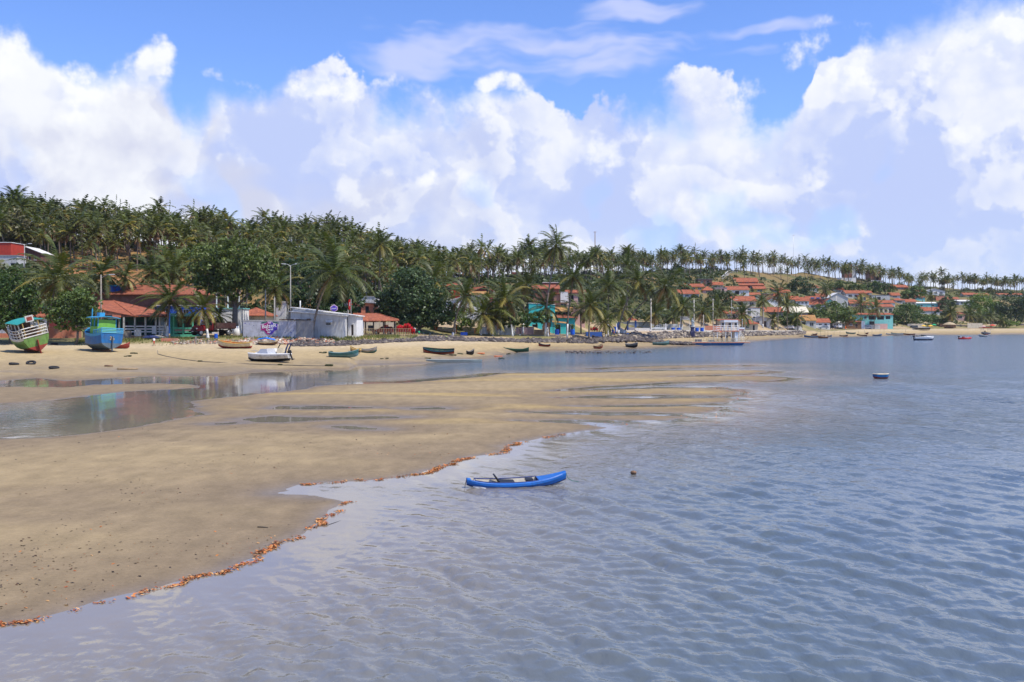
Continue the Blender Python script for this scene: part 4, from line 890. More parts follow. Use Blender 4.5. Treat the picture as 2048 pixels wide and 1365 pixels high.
def house(label, pxl, pxr, base, eave, kind, rise_px, wall, roof, Y=None, depth=None, ops=WIN1, yaw=0.0, group=None, name='house', cat='house', over=.4, frame='frame_white', pane='glass', rise=None, zpix=True):
    mid = (pxl + pxr) / 2
    if Y is None: Y = hit(mid, base) + .5
    k = Y / FPX; w = (pxr - pxl) * k; h = (base - eave) * k; z = HC - (base - YH) * k
    depth = depth or max(4.0, min(9.0, w * .9)); rs = rise_px * k if rise is None else rise
    t = thing(name, label, cat, ((pxl - 1024) * k, Y, z), yaw, group)
    m = MB(); O = [(a * w, b * w, c * h, d * h) for _, a, b, c, d in ops]
    facade(m, w, h, O, 0.0, 0, z0=-5.0)
    m.poly([(w, 0, -5), (w, depth, -5), (w, depth, h), (w, 0, h)]); m.poly([(0, depth, -5), (0, 0, -5), (0, 0, h), (0, depth, h)]); m.poly([(w, depth, -5), (0, depth, -5), (0, depth, h), (w, depth, h)])
    if kind == 'gy': m.poly([(0, 0, h), (w, 0, h), (w / 2, 0, h + rs)]); m.poly([(w, depth, h), (0, depth, h), (w / 2, depth, h + rs)])
    elif kind == 'gx': m.poly([(w, 0, h), (w, depth, h), (w, depth / 2, h + rs)]); m.poly([(0, depth, h), (0, 0, h), (0, depth / 2, h + rs)])
    elif kind == 'shedx': m.poly([(0, 0, h), (w, 0, h), (0, 0, h + rs)]); m.poly([(0, 0, h), (0, depth, h), (0, depth, h + rs), (0, 0, h + rs)])
    elif kind == 'shed': m.poly([(0, depth, h), (w, depth, h), (w, depth, h + rs), (0, depth, h + rs)])
    m.build('wall', wall, t)
    roof_part(t, w, depth, h, kind, rs, roof, over)
    for (kd, *_), (a, b, c, d) in zip(ops, O): opening(t, 'window' if kd == 'w' else 'door', a, b, c, d, .10, frame, pane if kd == 'w' else ('opening_shade' if kd == 'o' else 'frame_dark' if kd == 'd' else pane))  # open doorways and verandas get a near-black sheet for the shade inside
    return t, w, h, k
GH = 'red roofed houses on the hillside'
# --- far left
house('flat red hut on the slope above the dark tree', -45, 22, 528, 486, 'flat', 0, 'red_wall', 'white_roof', 222, 6, [('w', .35, .55, .3, .6)])
house('low grey store with orange side wall under the flat red hut', -20, 34, 548, 512, 'flat', 0, 'grey_wall', 'grey_roof', 214, 4, [('o', .75, .95, .0, .6)])
house('brick hut with white sheet gable roof by the double street lamp', 24, 80, 528, 506, 'gy', 11, 'dark_brick', 'white_roof', 232, 7, [('d', .22, .36, .0, .8), ('w', .56, .66, .35, .7), ('w', .76, .86, .35, .7)], yaw=.05)
house('pale grey house with tiled roof edge beside the big palm trunk', 58, 102, 668, 634, 'gx', 8, 'grey_wall', 'tile', 182, 6, [])
house('small blue and red house glimpsed behind the big palm', 78, 104, 640, 608, 'gx', 6, 'pale_blue_wall', 'tile', 198, 6, [('w', .2, .6, .3, .7)])
def wall_thing(label, pxl, pxr, base, top, Y, mat, thick=.18, name='boundary_wall', cap=None, dY=0.0, z=None, group=None):
    k = Y / FPX; w = (pxr - pxl) * k; h = (base - top) * k; zz = HC - (base - YH) * k
    t = thing(name, label, 'wall', ((pxl - 1024) * k, Y, zz), math.atan2(dY, w), group); L = math.hypot(w, dY)
    MB().box((0, 0, -1.2), (L, thick, h)).build('panel', mat, t)
    if cap: MB().box((-.04, -.04, h + .002), (L + .04, thick + .04, h + .10)).build('coping', cap, t)
    return t, L, h, k
wall_thing('white garden wall with coral base behind the tilted green boat', -80, 40, 676, 641, 167, 'white_wall', cap='white_wall')
wall_thing('low coral plinth wall behind the tilted green boat', -80, 34, 678, 667, 165, 'coral_wall')
wall_thing('lilac garden wall at the left edge behind the boat', -90, 10, 672, 645, 166.4, 'lilac_wall')
wall_thing('long coral painted boundary wall behind the two beached boats', 92, 162, 679, 655, 163, 'coral_wall', cap='coral_wall')
wall_thing('dark red wall behind the coral boundary wall', 98, 150, 668, 641, 172, 'maroon_wall')
wall_thing('weathered grey plank fence left of the blue boat', 166, 206, 674, 646, 164, 'grey_wood')
house('old brick house with wide weathered tile roof and blue tank', 180, 402, 650, 589, 'hip', 19, 'dark_brick', 'old_tile', 184, 12, [('w', .29, .37, .35, .55), ('w', .11, .14, .3, .6), ('w', .58, .66, .35, .6)], over=.7, frame='pale_concrete')
# water tank
def water_tank(label, px, py, Y, r=1.25, h=1.0):
    p = P(px, py, Y); t = thing('water_tank', label, 'water tank', p)
    MB().lathe([(r * .82, 0), (r, h * .95), (r, h)], 20).build('tank', 'barrel_blue', t, smooth=False); MB().lathe([(r * 1.06, h + .002), (r * 1.06, h + .10), (r * .5, h + .28), (.05, h + .32)], 20).build('lid', 'sky_blue', t)
    MB().box((-r * .9, -r * .9, -.9), (r * .9, r * .9, -.002)).build('stand', 'concrete', t)
water_tank('round blue water tank on the old brick house roof', 228, 584, 186)
# --- veranda house with sloping tile roof
def veranda_house():
    Y0 = 164.0; k = Y0 / FPX; z0 = HC - (672 - YH) * k; t = thing('house', 'veranda house with long sloping orange tile roof and white railing', 'house', ((268 - 1024) * k, Y0, z0))
    o = Vector(t.location)
    def L(px, py, Y): return P(px, py, Y) - o
    th = Vector((0, 0, .14)); m = MB()
    A, B, C, D, E, F_ = L(196, 603, 180), L(226, 603, 179), L(338, 629, 174), L(337, 634, 163.2), L(270, 634.5, 163.0), L(196, 620, 167)
    for f in ([A, B, E, F_], [B, C, D, E]): m.loft([f, [p + th for p in f]])
    m.tube([B + th, E + th], .12, 6); m.tube([B + th, C + th], .10, 6)
    m.build('roof', 'tile', t)
    def post(px, Y, top=635, bot=672, mt='worn_white', w=.13):
        a = L(px, bot, Y); b = L(px, top, Y); MB().box((a.x - w, a.y - w, a.z - .3), (a.x + w, a.y + w, b.z)).build('post', mt, t)
    for px in (248, 270, 291, 312, 331): post(px, 164.2)
    post(240, 166, 637, 672, 'mint_wall', .10)
    bx0, bx1 = L(205, 672, 168).x, L(334, 672, 168).x; zt = L(0, 634, 168).z
    m = MB(); w_ = bx1 - bx0
    facade(m, w_, zt, [(w_ * .30, w_ * .38, 0, zt * .72), (w_ * .52, w_ * .66, zt * .3, zt * .72), (w_ * .76, w_ * .9, zt * .3, zt * .72)], 0, 0, .15, -.5)
    wl = m.build('back_wall', 'dark_green_wall', t, loc=(bx0, 4.6, 0))
    opening(t, 'door', bx0 + w_ * .30, bx0 + w_ * .38, 0, zt * .72, 4.72, 'frame_dark', 'opening_shade'); opening(t, 'window', bx0 + w_ * .52, bx0 + w_ * .66, zt * .3, zt * .72, 4.72, 'frame_dark'); opening(t, 'window', bx0 + w_ * .76, bx0 + w_ * .9, zt * .3, zt * .72, 4.72, 'frame_dark')
    MB().box((bx1 - .1, .3, -.5), (bx1 + .1, 4.6, zt * .98)).build('side_wall', 'white_wall', t)
    for (a, b) in ((249, 270), (270, 291), (291, 312), (312, 331)):
        for py in (653, 658.5, 664):
            p, q = L(a, py, 164), L(b, py, 164); MB().box((p.x + .15, p.y - .05, p.z - .09), (q.x - .15, q.y + .05, p.z + .09)).build('rail', 'white_paint', t)
    p = L(304, 668, 163.9); MB().box((p.x, p.y - .05, p.z), (p.x + .7, p.y + .02, p.z + 1.25)).build('panel', 'white_paint', t)
    fl = L(202, 672, 163.5); fr = L(336, 672, 163.5); MB().box((fl.x, fl.y, fl.z - 1.4), (fr.x, fl.y + 6, fl.z + .02)).build('floor_slab', 'pale_concrete', t)
    # lean-to at the left end
    a, b, c, d = L(203, 629, 164.5), L(242, 633, 164.5), L(242, 636.5, 162.6), L(203, 636.5, 162.6); m = MB(); m.loft([[a, b, c, d], [p + th for p in (a, b, c, d)]]); m.build('lean_to_roof', 'old_tile', t)
    for px in (206, 222, 238): post(px, 163, 637, 674, 'grey_wood', .08)
    p, q = L(204, 660, 163), L(240, 660, 163); MB().box((p.x, p.y - .04, p.z - .5), (q.x, p.y + .04, p.z)).build('parapet', 'mint_wall', t)
veranda_house()
wall_thing('patchy low stone wall in front of the veranda house', 205, 262, 679, 662, 161.5, 'pale_rock')
wall_thing('low crumbling stone kerb under the white railing', 262, 338, 681, 672, 161.8, 'tan_stone', .5)
def mint_porch():
    house('bright blue house behind the mint green porch', 314, 388, 650, 612, 'flat', 0, 'blue_wall', 'white_roof', 176, 7, [('w', .12, .32, .45, .85), ('w', .7, .85, .4, .8)])
    Y0 = 165.0; k = Y0 / FPX; z0 = HC - (669 - YH) * k; t = thing('porch', 'mint green porch with three posts and low balustrade', 'porch', ((366 - 1024) * k, Y0, z0)); o = Vector(t.location)
    def L(px, py, Y=Y0): return P(px, py, Y) - o
    for px in (347.5, 366.5, 385.5):
        a, b = L(px, 669), L(px, 633); MB().box((a.x - .11, -.11, a.z - .5), (a.x + .11, .11, b.z)).build('post', 'mint_wall', t)
    a, b = L(341, 633), L(388, 627); MB().box((a.x, -.25, a.z + .002), (b.x, 3.4, b.z)).build('beam', 'aqua_wall', t)
    for (x0, x1) in ((349, 365), (368, 384)):
        a, b = L(x0, 659), L(x1, 655); MB().box((a.x, -.09, a.z), (b.x, .09, b.z)).build('rail', 'mint_wall', t)
        a, b = L(x0, 666), L(x1, 663); MB().box((a.x, -.09, a.z), (b.x, .09, b.z)).build('rail', 'mint_wall', t)
        for q in range(7):
            c = L(x0 + (q + .5) * (x1 - x0) / 7, 663); MB().lathe([(.05, 0), (.09, .08), (.05, .2), (.07, .32)], 6, (c.x, 0, c.z + .005)).build('baluster', 'pink_wall', t)
    a, b = L(341, 669), L(388, 669); MB().box((a.x, -.2, a.z - 1), (b.x, 3.6, a.z)).build('floor_slab', 'mint_wall', t)
    w = b.x - a.x; m = MB(); h = L(0, 633).z; facade(m, w, h, [(w * .22, w * .38, 0, h * .78), (w * .60, w * .76, h * .3, h * .78)], 0, 0, .12, -.4); m.build('back_wall', 'dark_brick', t, loc=(a.x, 3.2, 0))
    opening(t, 'door', a.x + w * .22, a.x + w * .38, 0, h * .78, 3.3, 'cream_paint', 'frame_dark'); opening(t, 'window', a.x + w * .60, a.x + w * .76, h * .3, h * .78, 3.3, 'frame_dark')
    MB().box((a.x - .1, .1, -.3), (a.x + .08, 3.3, h)).build('side_wall', 'mint_wall', t)
mint_porch()
house('pale aqua and white building with roof columns behind the truck', 424, 480, 668, 618, 'flat', 0, 'white_wall', 'aqua_wall', 176, 6, [('w', .15, .35, .35, .62), ('d', .55, .7, .0, .5)])
def pergola():
    Y0 = 177; p = P(440, 617, Y0); t = thing('roof_frame', 'white roof frame of posts standing on the pale aqua building', 'frame', p)
    for x in (-.6, 1.4, 3.4): MB().box((x - .09, -.09, 0), (x + .09, .09, 2.6)).build('post', 'white_paint', t)
    MB().box((-.8, -.12, 2.602), (3.6, .12, 2.8)).build('beam', 'pink_wall', t)
pergola()
house('small house with bright orange hip roof behind the almond tree', 474, 532, 662, 632, 'hip', 15, 'cream_wall', 'tile', 184, 7, [('w', .3, .5, .3, .7)], over=.5)
house('plain grey rendered house end between lamp poles', 551, 572, 655, 605, 'flat', 0, 'grey_wall', 'white_roof', 192, 6, [])
# --- painted wall with the mural
def mural_wall():
    t, L, h, k = wall_thing('long lilac wall with a painted purple shield sign', 486, 592, 672.5, 643, 157.5, 'lilac_wall', cap='pale_concrete')
    def W(px, py): return ((px - 486) * k, (672.5 - py) * k)
    def shape(pts, y): return [(W(*p)[0], y, W(*p)[1]) for p in pts]
    out = [(522, 650), (531, 647.5), (535, 645), (539, 643.4), (543, 644.5), (548, 648), (555, 648.5), (554.5, 660), (549, 662), (547, 666), (543, 669), (538, 670), (534, 668.5), (530, 664), (528, 661.5), (522.5, 661)]
    cx, cy = 539, 656
    big = [(cx + (x - cx) * 1.06, cy + (y - cy) * 1.06) for x, y in out]
    g = MB().loft([shape(big, -.012), shape(big, -.03)]).build('shield_border', 'mural_pink', t)
    left = [p for p in out if p[0] <= 539] ; right = [p for p in out if p[0] >= 539]
    lp = [(522, 650), (531, 647.5), (535, 645), (539, 643.4), (539, 669.8), (534, 668.5), (530, 664), (528, 661.5), (522.5, 661)]
    rp = [(539, 643.4), (543, 644.5), (548, 648), (555, 648.5), (554.5, 660), (549, 662), (547, 666), (543, 669), (539, 669.8)]
    MB().loft([shape(lp, -.032), shape(lp, -.045)]).build('shield_face', 'mural_magenta', t); MB().loft([shape(rp, -.032), shape(rp, -.045)]).build('shield_face', 'mural_violet', t)
    for a, b in (((524, 646), (533, 644)), ((547, 644.5), (556, 646.5))):
        m = MB()
        for q in range(4):
            f = q / 3; x = a[0] + (b[0] - a[0]) * f; y = a[1] + (b[1] - a[1]) * f; m.loft([shape([(x - 2.2, y), (x, y - 1.6), (x + 2.2, y + .3), (x, y + 1.5)], -.034 - q * .004), shape([(x - 2.2, y), (x, y - 1.6), (x + 2.2, y + .3), (x, y + 1.5)], -.048 - q * .004)])
        m.build('painted_leaves', 'mural_leaf', t)
    MB().loft([shape([(536, 644.5), (542, 644.5), (542, 647.5), (536, 647.5)], -.046), shape([(536, 644.5), (542, 644.5), (542, 647.5), (536, 647.5)], -.055)]).build('crest', 'mural_pink', t)
    def text(s, px, py, size, rot=0):
        cu = bpy.data.curves.new('lettering', 'FONT'); cu.body = s; cu.size = size; cu.align_x = 'CENTER'; cu.extrude = .004; cu.offset = .012
        o = bpy.data.objects.new('lettering', cu); link(o); dg = bpy.context.evaluated_depsgraph_get(); me = bpy.data.meshes.new_from_object(o.evaluated_get(dg)); bpy.data.objects.remove(o)
        me.materials.clear(); me.materials.append(MAT('cloth_white')); o = bpy.data.objects.new('lettering', me); link(o, t); x, z = W(px, py); o.location = (x, -.054, z); o.rotation_euler = (math.radians(90), 0, 0); o.rotation_euler.rotate_axis('Z', rot)
    text('BalzeR', 538.5, 655.8, .86, .10); text('Geral', 539.5, 661.2, .50, .10); text('bar', 538.5, 666.2, .40, .05)
    r = random.Random(4)
    for q in range(34):   # brushed blotches on the paint, each its own flat mark
        px = r.choice([r.uniform(488, 519), r.uniform(559, 590)]); py = r.uniform(646, 669); s = r.uniform(.5, 1.3); sh = [(px + s * math.cos(a) * r.uniform(.5, 1.4), py + s * .7 * math.sin(a) * r.uniform(.5, 1.3)) for a in [i * .9 for i in range(7)]]
        MB().poly(shape(sh, -.006)).build('paint_blotch', r.choice(['mural_violet', 'cloth_navy', 'lilac_wall', 'grey_wall']), t)
mural_wall()
wall_thing('weathered bare grey wall right of the painted shield wall', 592.3, 627, 672.5, 643, 157.6, 'concrete', cap='concrete')
wall_thing('grey lean-to sheet roof over the left end of the painted wall', 486, 520, 643, 640.5, 160, 'grey_roof', 2.0, name='sheet_roof')
MB_ = MB(); 
def rusty_sheet():
    t = thing('sheet_roof', 'rusty patched sheet roof behind the bare grey wall', 'roof', P(558, 641, 159)); m = MB(); r = random.Random(3)
    for q in range(9): m.box((q * .55, 0, .02 * q % .07), (q * .55 + .5, 2.2 + r.random(), .06 + .02 * (q % 3) + .18 * r.random()))
    m.build('sheet', 'rust_wood', t)
rusty_sheet()
# --- grey workshop: two mono-pitch volumes
house('low grey workshop front with sloping white sheet roof and awning window', 581.5, 686, 671.5, 632.5, 'shedx', 8.5, 'grey_wall', 'white_roof', 159.6, 4, [('w', .665, .77, .50, .78)], over=.25)
house('taller white workshop behind with long sloping white sheet roof', 585, 713, 671.5, 633, 'shedx', 17, 'white_wall', 'white_roof', 164.2, 7, [('o', .80, .865, 0, .97), ('d', .91, .955, 0, .58)], over=.3)
def awning():
    p = P(651, 642, 159.5); t = thing('awning', 'small white metal awning over the workshop window', 'awning', p); m = MB(); m.loft([[(0, 0, .05), (1.05, 0, .05), (1.25, -.8, -.25), (.2, -.8, -.25)], [(0, 0, .09), (1.05, 0, .09), (1.25, -.8, -.21), (.2, -.8, -.21)]]); m.build('sheet', 'white_paint', t); MB().bar((.2, -.75, -.22), (.1, 0, -.6), .02).build('stay', 'steel', t)
    p = P(600.5, 614, 165); t = thing('chimney_pipe', 'short white vent pipe on the workshop roof', 'pipe', p); MB().tube([(0, 0, -.6), (0, 0, 1.0)], .10, 8).build('pipe', 'white_paint', t, smooth=True)
awning()
# --- car shelter
def car_shelter():
    Y0 = 184.0; k = Y0 / FPX; z0 = HC - (670 - YH) * k; t = thing('car_shelter', 'open shelter with orange hip tile roof over the red car', 'shelter', ((752 - 1024) * k, Y0, z0)); o = Vector(t.location)
    def L(px, py, Y): return P(px, py, Y) - o
    th = Vector((0, 0, .14)); A, B, C, D, E = L(706, 629, 190), L(756, 629, 190), L(798, 643, 184), L(728, 643.5, 183.0), L(706, 636, 184); F2 = L(798, 640, 196)
    m = MB()
    for f in ([A, B, C, D, E], [B, F2, C]): m.loft([f, [p + th for p in f]])
    m.tube([A + th, B + th], .11, 6); m.tube([B + th, C + th], .11, 6); m.build('roof', 'tile', t)
    for px, Y in ((731, 184), (747, 184), (767, 184), (789, 184.6), (747, 192), (770, 192), (790, 192)):
        a, b = L(px, 670, Y), L(px, 643, Y); MB().box((a.x - .11, a.y - .11, a.z - .3), (a.x + .11, a.y + .11, b.z + .15)).build('post', 'frame_dark', t)
    a, b = L(710, 670, 183.4), L(728, 641.5, 183.4); m = MB(); w = b.x - a.x; h = b.z - a.z; facade(m, w, h, [(w * .62, w * .72, h * .62, h * .82)], 0, 0, .12, -.4); m.build('end_wall', 'white_wall', t, loc=(a.x, a.y, a.z))
    a, b = L(728.2, 670, 196), L(792, 645, 196); m = MB(); w = b.x - a.x; h = b.z - a.z; facade(m, w, h, [(w * .12, w * .3, h * .2, h * .75), (w * .62, w * .76, 0, h * .8)], 0, 0, .12, -.4); m.build('back_wall', 'cream_wall', t, loc=(a.x, a.y, a.z))
    opening(t, 'window', a.x + w * .12, a.x + w * .3, a.z + h * .2, a.z + h * .75, a.y + .08, 'frame_dark'); opening(t, 'door', a.x + w * .62, a.x + w * .76, a.z, a.z + h * .8, a.y + .08, 'orange_paint', 'coral_wall')
car_shelter()
house('coral two-storey house with dark windows and grey parapet roof', 697, 748, 640, 608, 'shedx', 5, 'coral_wall', 'grey_roof', 206, 7, [('w', .12, .24, .35, .85), ('w', .34, .50, .35, .85), ('w', .66, .80, .35, .85)], frame='frame_dark')
house('grey concrete upper block behind the coral house', 694, 750, 620, 594, 'flat', 0, 'grey_wall', 'grey_roof', 214, 7, [])
house('brown rendered house with shutters left of the coral house', 679, 697, 640, 606, 'flat', 0, 'grey_wall', 'grey_roof', 205, 6, [('w', .1, .4, .3, .75), ('w', .55, .9, .3, .75)], frame='frame_dark')
house('tiny white house with red roof on the wooded slope', 726, 741, 572, 566, 'gx', 3, 'white_wall', 'tile', None, 5, [])
# --- white houses behind the centre palms
house('white gabled garage house behind the leaning dark palm', 884, 962, 640, 606, 'gy', 11, 'white_wall', 'white_roof', 240, 9, [('g', .40, .58, .06, .50), ('g', .64, .80, .06, .50), ('w', .12, .24, .2, .6)], pane='grey_wall', over=.3)
house('white house with tiled terrace roof and grey columns', 868, 918, 604, 573, 'gx', 6, 'grey_wall', 'tile', 256, 7, [('o', .15, .45, .35, .92), ('o', .52, .9, .35, .92)], over=.6)
wall_thing('red painted terrace railing on the white house', 898, 920, 588, 581, 254, 'red_wall', .1, name='railing')
house('maroon gabled house with orange roof above the white garage', 944, 992, 600, 584, 'gy', 10, 'maroon_wall', 'tile', 262, 8, [], yaw=.35, over=.5)
house('low house with ochre tile roof under the maroon gable', 942, 974, 606, 589, 'gx', 5, 'cream_wall', 'ochre_tile', 252, 5, [('w', .3, .6, .3, .7)])
house('small tiled house high among the palms above the maroon gable', 938, 957, 560, 551, 'gx', 5, 'brick', 'tile', None, 6, WIN3)
house('orange roofed hut among palms near the ridge over the gates', 1026, 1044, 556, 549, 'gx', 4, 'cream_wall', 'tile', None, 6, WIN3)
house('white house with red roof half hidden over the green barrels', 1000, 1022, 640, 612, 'gx', 6, 'white_wall', 'tile', 262, 7, WIN3)
def gates():
    for i, (a, b, mt, lab) in enumerate([(985, 996, 'white_paint', 'leftmost white slatted gate behind the palm trunks'), (997, 1010, 'white_paint', 'middle white slatted gate behind the palm trunks'), (1011, 1030, 'white_paint', 'wide white slatted gate behind the whitewashed trunks'), (971, 984.5, 'pale_blue_wall', 'pale blue slatted gate beside the white gates')]):
        Y = 224 if i < 3 else 221; k = Y / FPX; t = thing('gate', lab, 'gate', ((a - 1024) * k, Y, HC - (669 - YH) * k)); w = (b - a) * k; h = 20 * k; n = max(6, int(w / .16))
        for q in range(n): MB().box((q * w / n, 0, -.6), (q * w / n + w / n * .86, .05, h)).build('slat', mt, t)
        MB().box((0, .052, .3), (w, .1, .42)).build('crossbar', mt, t); MB().box((0, .052, h - .5), (w, .1, h - .38)).build('crossbar', mt, t)
gates()
wall_thing('cream low wall left of the orange block by the gates', 920, 948, 669, 657, 220, 'cream_wall', cap='pale_concrete'); wall_thing('short orange rendered block beside the cream wall', 948.5, 955, 669, 656, 219, 'orange_wall', .6)
wall_thing('long white garden wall with blue coping near the trunks', 955.5, 971, 669, 655, 221, 'white_wall', cap='pale_blue_wall')
def thatch_kiosk(label, px, base, Y, w=4.2, h=2.3, wallm='cream_wall', post='orange_paint', roofm='straw', rise=1.1):
    k = Y / FPX; t = thing('kiosk', label, 'kiosk', ((px - 1024) * k, Y, HC - (base - YH) * k))
    for x in (-w / 2, w / 2):
        for y in (0, 2.6): MB().box((x - .1, y - .1, -.5), (x + .1, y + .1, h)).build('post', post, t)
    MB().lathe([(w * .78, h - .35), (w * .5, h + rise * .4), (.15, h + rise), (.02, h + rise + .05)], 14, (0, 1.3, 0)).build('roof', roofm, t)
    MB().box((-w / 2 + .12, .9, -.5), (w / 2 - .12, 2.4, 1.05)).build('counter', wallm, t)
thatch_kiosk('thatched kiosk with orange post right of the huge round tree', 892, 668, 214)
wall_thing('white low wall with railing left of the thatched kiosk', 868, 884, 668, 655, 217, 'white_wall', cap='white_wall'); wall_thing('orange gate pillar beside the thatched kiosk', 866, 870, 668, 651, 216, 'orange_wall', .5)
wall_thing('cream street wall under the huge round tree', 826, 866, 668, 656, 222, 'cream_wall')
wall_thing('pink street wall behind the person with white shirt', 800, 826, 667, 654, 223, 'pink_wall')
# --- brick and turquoise houses
house('tall bare brick house with white balcony corner', 1066, 1118, 650, 578, 'gx', 8, 'brick', 'tile', 264, 9, [('w', .72, .88, .35, .48), ('w', .10, .25, .55, .68)], over=.3)
house('orange-pink brick house front with window over the ochre roof', 1108, 1134, 650, 592, 'shedx', 5, 'pale_brick', 'tile', 260, 6, [('w', .50, .98, .56, .74)], over=.3)
def balcony():
    t, L, h, k = wall_thing('white balcony parapet on the brick house corner', 1121, 1136, 596, 585, 259.4, 'white_wall', .9, name='balcony', cap='white_wall')
balcony()
house('dark brick upper storey with pale roof edge behind the tall brick house', 1086, 1118, 585, 566, 'flat', 0, 'dark_brick', 'white_roof', 272, 6, [('w', .3, .5, .3, .7)])
house('pink and white house with balcony right of the brick house', 1134, 1170, 625, 586, 'gx', 5, 'pink_wall', 'tile', 272, 7, [('o', .08, .38, .52, .95), ('o', .1, .36, .08, .42), ('w', .6, .85, .5, .8)])
house('bright turquoise house wall behind the low crowned palm', 1058, 1110, 669, 610, 'shedx', 3, 'turquoise_wall', 'white_roof', 246, 8, [('o', .12, .34, .0, .34), ('o', .5, .62, .0, .3)], over=.1)
house('turquoise corner house with orange tiled eave and dark porch', 1110, 1150, 669, 636, 'shed', 5, 'turquoise_wall', 'tile', 246, 6, [('o', .02, .28, 0, .6), ('w', .64, .92, .08, .62)], over=.6)
house('ochre tile roofed upper storey between turquoise and brick houses', 1108, 1142, 640, 623, 'gx', 7, 'dark_green_wall', 'ochre_tile', 253, 6, [('o', .2, .7, .2, .9)], over=.6)
def porch_roof():
    t = thing('lean_to_shelter', 'brown sheet porch roof before the turquoise house', 'shelter', P(1104, 645, 243)); m = MB(); m.loft([[(0, 0, .35), (3.6, 0, -.05), (3.6, -2.4, -.35), (0, -2.4, .02)], [(0, 0, .43), (3.6, 0, .03), (3.6, -2.4, -.27), (0, -2.4, .10)]]); m.build('sheet', 'ochre_tile', t)
    for x in (.2, 3.4): MB().tube([(x, -2.2, -3.2), (x, -2.2, -.1)], .06, 6).build('post', 'frame_dark', t)
porch_roof()
wall_thing('tan stone garden wall behind the sea-grape shrub', 1032, 1068, 669, 655, 233, 'pink_wall', cap='tan_stone'); wall_thing('tan stone gate pillars beside the turquoise house', 1068.4, 1088, 669, 660, 231, 'tan_stone', .5)
wall_thing('brown wooden shed wall under the turquoise house', 1086, 1100, 669, 645, 236, 'rust_wood', 2.0)
# --- kiosk and sea wall town front
house('grey walled yard building behind the blue posted kiosk', 1240, 1300, 662, 645, 'flat', 0, 'grey_wall', 'grey_roof', 306, 6, [])
def blue_kiosk():
    Y = 288; k = Y / FPX; t = thing('kiosk', 'open kiosk with orange hip roof and blue posts by the leaning palm', 'kiosk', ((1264 - 1024) * k, Y, HC - (661.5 - YH) * k))
    for x in (-1.15, 1.15):
        for y in (0, 2.2): MB().box((x - .12, y - .12, -.4), (x + .12, y + .12, 2.95)).build('post', 'shutter_blue', t)
    m = MB(); a = [(-1.8, -.6, 2.9), (1.8, -.6, 2.9), (1.8, 2.8, 2.9), (-1.8, 2.8, 2.9)]; ap = (0, 1.1, 4.0)
    for q in range(4): m.poly([a[q], a[(q + 1) % 4], ap])
    m.poly(a[::-1]); m.build('roof', 'tile', t); MB().box((-1.1, 0.2, -.4), (1.1, .4, .9)).build('counter', 'white_wall', t)
blue_kiosk()
wall_thing('blue painted wall panel left of the kiosk', 1233, 1241, 662, 645, 289, 'shutter_blue', .3); wall_thing('white bench wall beside the kiosk', 1270, 1300, 661.5, 656.5, 286, 'white_wall', .5)
wall_thing('long grey street wall behind the white pickup', 1302, 1346, 661.5, 648.5, 312, 'grey_wall'); wall_thing('white gate panels right of the grey street wall', 1346.3, 1356, 661.5, 648.5, 312, 'white_paint'); wall_thing('white end panel beside the sign post', 1358, 1366, 661.5, 648.5, 314, 'white_paint')
wall_thing('cream street wall behind the statue', 1366.4, 1410, 662, 654, 318, 'cream_wall', cap='pale_concrete'); wall_thing('salmon street wall behind the ferry boat', 1410.4, 1444, 662, 652, 330, 'coral_wall')
house('cream house with brown doors behind the ferry boat', 1438, 1480, 662, 642, 'shed', 3, 'cream_wall', 'old_tile', 356, 6, WIN2, frame='frame_dark')
